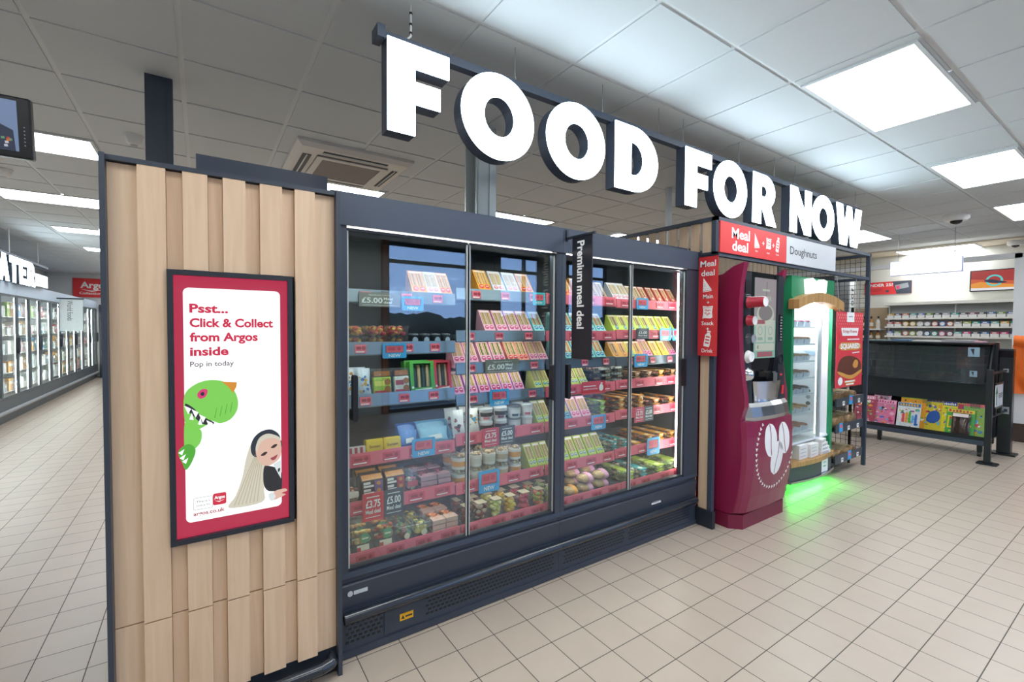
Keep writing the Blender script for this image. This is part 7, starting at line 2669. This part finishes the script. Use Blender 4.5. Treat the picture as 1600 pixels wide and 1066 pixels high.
# ================================================================ FREEZER AISLE
FZ = mat('freezer_grey', '#5b636a', 0.4, noise=0.03)
FZB = mat('freezer_header', '#c3d3e4', 0.35, noise=0.02)
FLED = screen('freezer_lamp', (0.95, 1.0, 0.98, 1), 80.0)
FX = -2.48
YB_ = [9.20, 10.73, 12.0, 13.5, 14.93, 16.6, 17.6]
FN = ['first', 'second', 'third', 'fourth', 'fifth', 'sixth']
GOODS = {}
q = random.Random(5)
for i in range(6):
    y0, y1 = YB_[i] + .002, YB_[i + 1] - .002
    t = thing('upright_freezer', 'grey glass-door upright freezer, %s from camera monitor end of aisle' % FN[i], 'freezer', (FX - .35, (y0 + y1) / 2, 0), 0, 'lit freezers along the aisle')
    mb = MB()
    mb.box(FX - .80, FX - .74, y0, y1, 0.05, 2.10)
    if i == 0:
        mb.box(FX - .74, FX - .05, y0, y0 + .02, 0.3, 2.0)
    if i == 5:
        mb.box(FX - .74, FX - .05, y1 - .02, y1, 0.3, 2.0)
    mb.box(FX - .74, FX - .05, y0, y1, 0.26, 0.30)
    Q(mb, 'carcass', mat('freezer_liner', '#d5dcdc', 0.4))
    mb = MB()
    mb.box(FX - .74, FX, y0, y1, 1.985, 2.19)
    Q(mb, 'header', FZB)
    mb = MB()
    mb.box(FX - .74, FX, y0, y1, 0.10, 0.36)
    mb.box(FX - .6, FX - .03, y0, y1, 0.0, 0.10)
    Q(mb, 'base', FZ)
    mb = MB()
    mb.cyl((FX + .02, y0, 0.17), (FX + .02, y1, 0.17), 0.03, 10)
    Q(mb, 'bumper_rail', GREYP)
    ym = (y0 + y1) / 2
    for a, b, hy in ((y0, ym - .002, ym - .10), (ym + .002, y1, y1 - .10)):
        mb = MB()
        for c in ((a, a + .035), (b - .035, b)):
            mb.box(FX - .022, FX, c[0], c[1], 0.362, 1.983)
        mb.box(FX - .04, FX, a + .035, b - .035, 0.362, 0.40)
        mb.box(FX - .04, FX, a + .035, b - .035, 1.95, 1.983)
        d = Q(mb, 'door', FZ)
        mb = MB()
        mb.box(FX - .025, FX - .018, a + .035, b - .035, 0.40, 1.95)
        Q(mb, 'glass_pane', glass('freezer_glass', '#f6fbfa', 1.4, haze=0.10), d)
        if b == y1:
            mb = MB()
            mb.M = RF(FX + .001, b - .06, 1.17)
            mb.prism(ell(0, 0, .055, .13, 20), 0, 0.03)
            Q(mb, 'handle', NAVYD, d)
    for yy in (y0 + .06, ym + .05):
        mb = MB()
        mb.box(FX - .056, FX - .05, yy, yy + .010, 0.40, 1.94)
        Q(mb, 'light_strip', FLED)
    for k in range(5):
        z = 0.42 + k * .305
        mb = MB()
        mb.box(FX - .74, FX - .12, y0 + .022, y1 - .022, z - .012, z)
        Q(mb, 'shelf', WHITEP)
        mb = MB()
        y = y0 + .06
        while y < y1 - .12:
            w = q.uniform(.13, .24)
            h = q.uniform(.12, .24)
            c = q.choice(['#d8dcd4', '#c04a50', '#e4e8e8', '#8aa84a', '#d8b8bc', '#e0d8c8', '#b8c4c8', '#d89a4a', '#f0f0ee', '#5a8ab0'])
            w = min(w, y1 - .03 - y)
            o = GOODS.get(c)
            lb = 'frozen food carton seen small behind the lit freezer glass'
            if o is None:
                o = thing('frozen_food_carton', lb, 'frozen food')
                m2 = MB()
                m2.box(-.16, .0, -.5, .5, 0, 1.0, 0)
                bx = m2.build('carton', mat('frozen_' + c, c, 0.5, noise=0.15, scale=8), o)
                m2 = MB()
                m2.M = RF(0.0005, 0, 0)
                m2.prism([(-.35, .55), (.35, .55), (.35, .8), (-.35, .8)], 0, .002)
                m2.build('print', WHITEP, bx)
                GOODS[c] = o
            else:
                o = dup(o)
            o.location = (FX - .135, y + w / 2, z + .0005)
            o.scale = (1, w - .01, h)
            tag(o, lb, 'frozen food', 'frozen food cartons behind freezer doors')
            y += w
t = thing('hanging_sign', 'lit white letters ATER hung above the freezers', 'sign', (-2.42, 10.5, 2.2))
for ch, a, b in (('A', 9.56, 9.99), ('T', 10.02, 10.42), ('E', 10.47, 10.82), ('R', 10.88, 11.27)):
    add_letter(t, ch, RF(-2.39, a, 2.16), b - a, 0.40, 0.07)
mb = MB()
mb.box(-2.46, -2.40, 9.3, 12.2, 2.56, 2.60)
Q(mb, 'carrier_beam', NAVY)
for y in (10.2, 11.7):
    mb = MB()
    mb.cyl((-2.43, y, 2.60), (-2.43, y, 2.993), 0.006, 6)
    Q(mb, 'suspension_wire', WHITEP)
t = thing('lightbox', 'small lit white box beside the freezer sign letters', 'light box', (-2.43, 11.75, 2.19))
mb = MB()
mb.box(-2.47, -2.40, 11.35, 12.15, 2.192, 2.42)
Q(mb, 'case', GREYP)
mb = MB()
mb.box(-2.40, -2.396, 11.36, 12.14, 2.20, 2.41)
Q(mb, 'lit_face', screen('lightbox_glow', (1, 1, 1, 1), 2.2))
t = thing('blade_sign', 'pale grey hanging blade sign in front of freezer doors', 'sign', (-2.2, 13.2, 1.38))
mb = MB()
mb.box(-2.44, -2.08, 13.19, 13.20, 1.38, 2.05)
b = Q(mb, 'blade', mat('pale_blade', '#b9c2c4', 0.5))
mb = MB()
mb.M = Matrix(((0, 1, 0, -2.32), (0, 0, -1, 13.189), (-1, 0, 0, 2.02), (0, 0, 0, 1)))
mb.text('World foods', 0, 0, 0.09, 0.42, 0, 0.001)
Q(mb, 'lettering', DARKTXT, b)
mb = MB()
mb.box(-2.478, -2.06, 13.18, 13.21, 2.05, 2.075)
Q(mb, 'bracket', NAVYD)
t = thing('wall_sign', 'red collection point sign with white script on far wall', 'sign', (-2.5, 17.88, 2.32))
mb = MB()
mb.box(-3.02, -1.9, 17.87, 17.895, 2.32, 2.86)
b = Q(mb, 'board', RED)
mb = MB()
mb.M = FR(-3.02, 17.87, 2.32)
mb.text('Argos', .16, .27, .17, .62, 0, 0.002, 0.03)
mb.shape([[(.16, .23), (.40, .16), (.78, .25), (.40, .19)]], 0, .002, 0)
mb.text('Collection point', .14, .08, .07, .75, 0, 0.002, 0.01)
Q(mb, 'lettering', WHITE, b)
mb = MB()
mb.box(-2.42, 0.2, 17.5, 17.88, 0, 2.1)
o = one('dark_chiller', mb, NAVYD, 'dark unit against the far wall at freezer aisle end', 'shop unit')
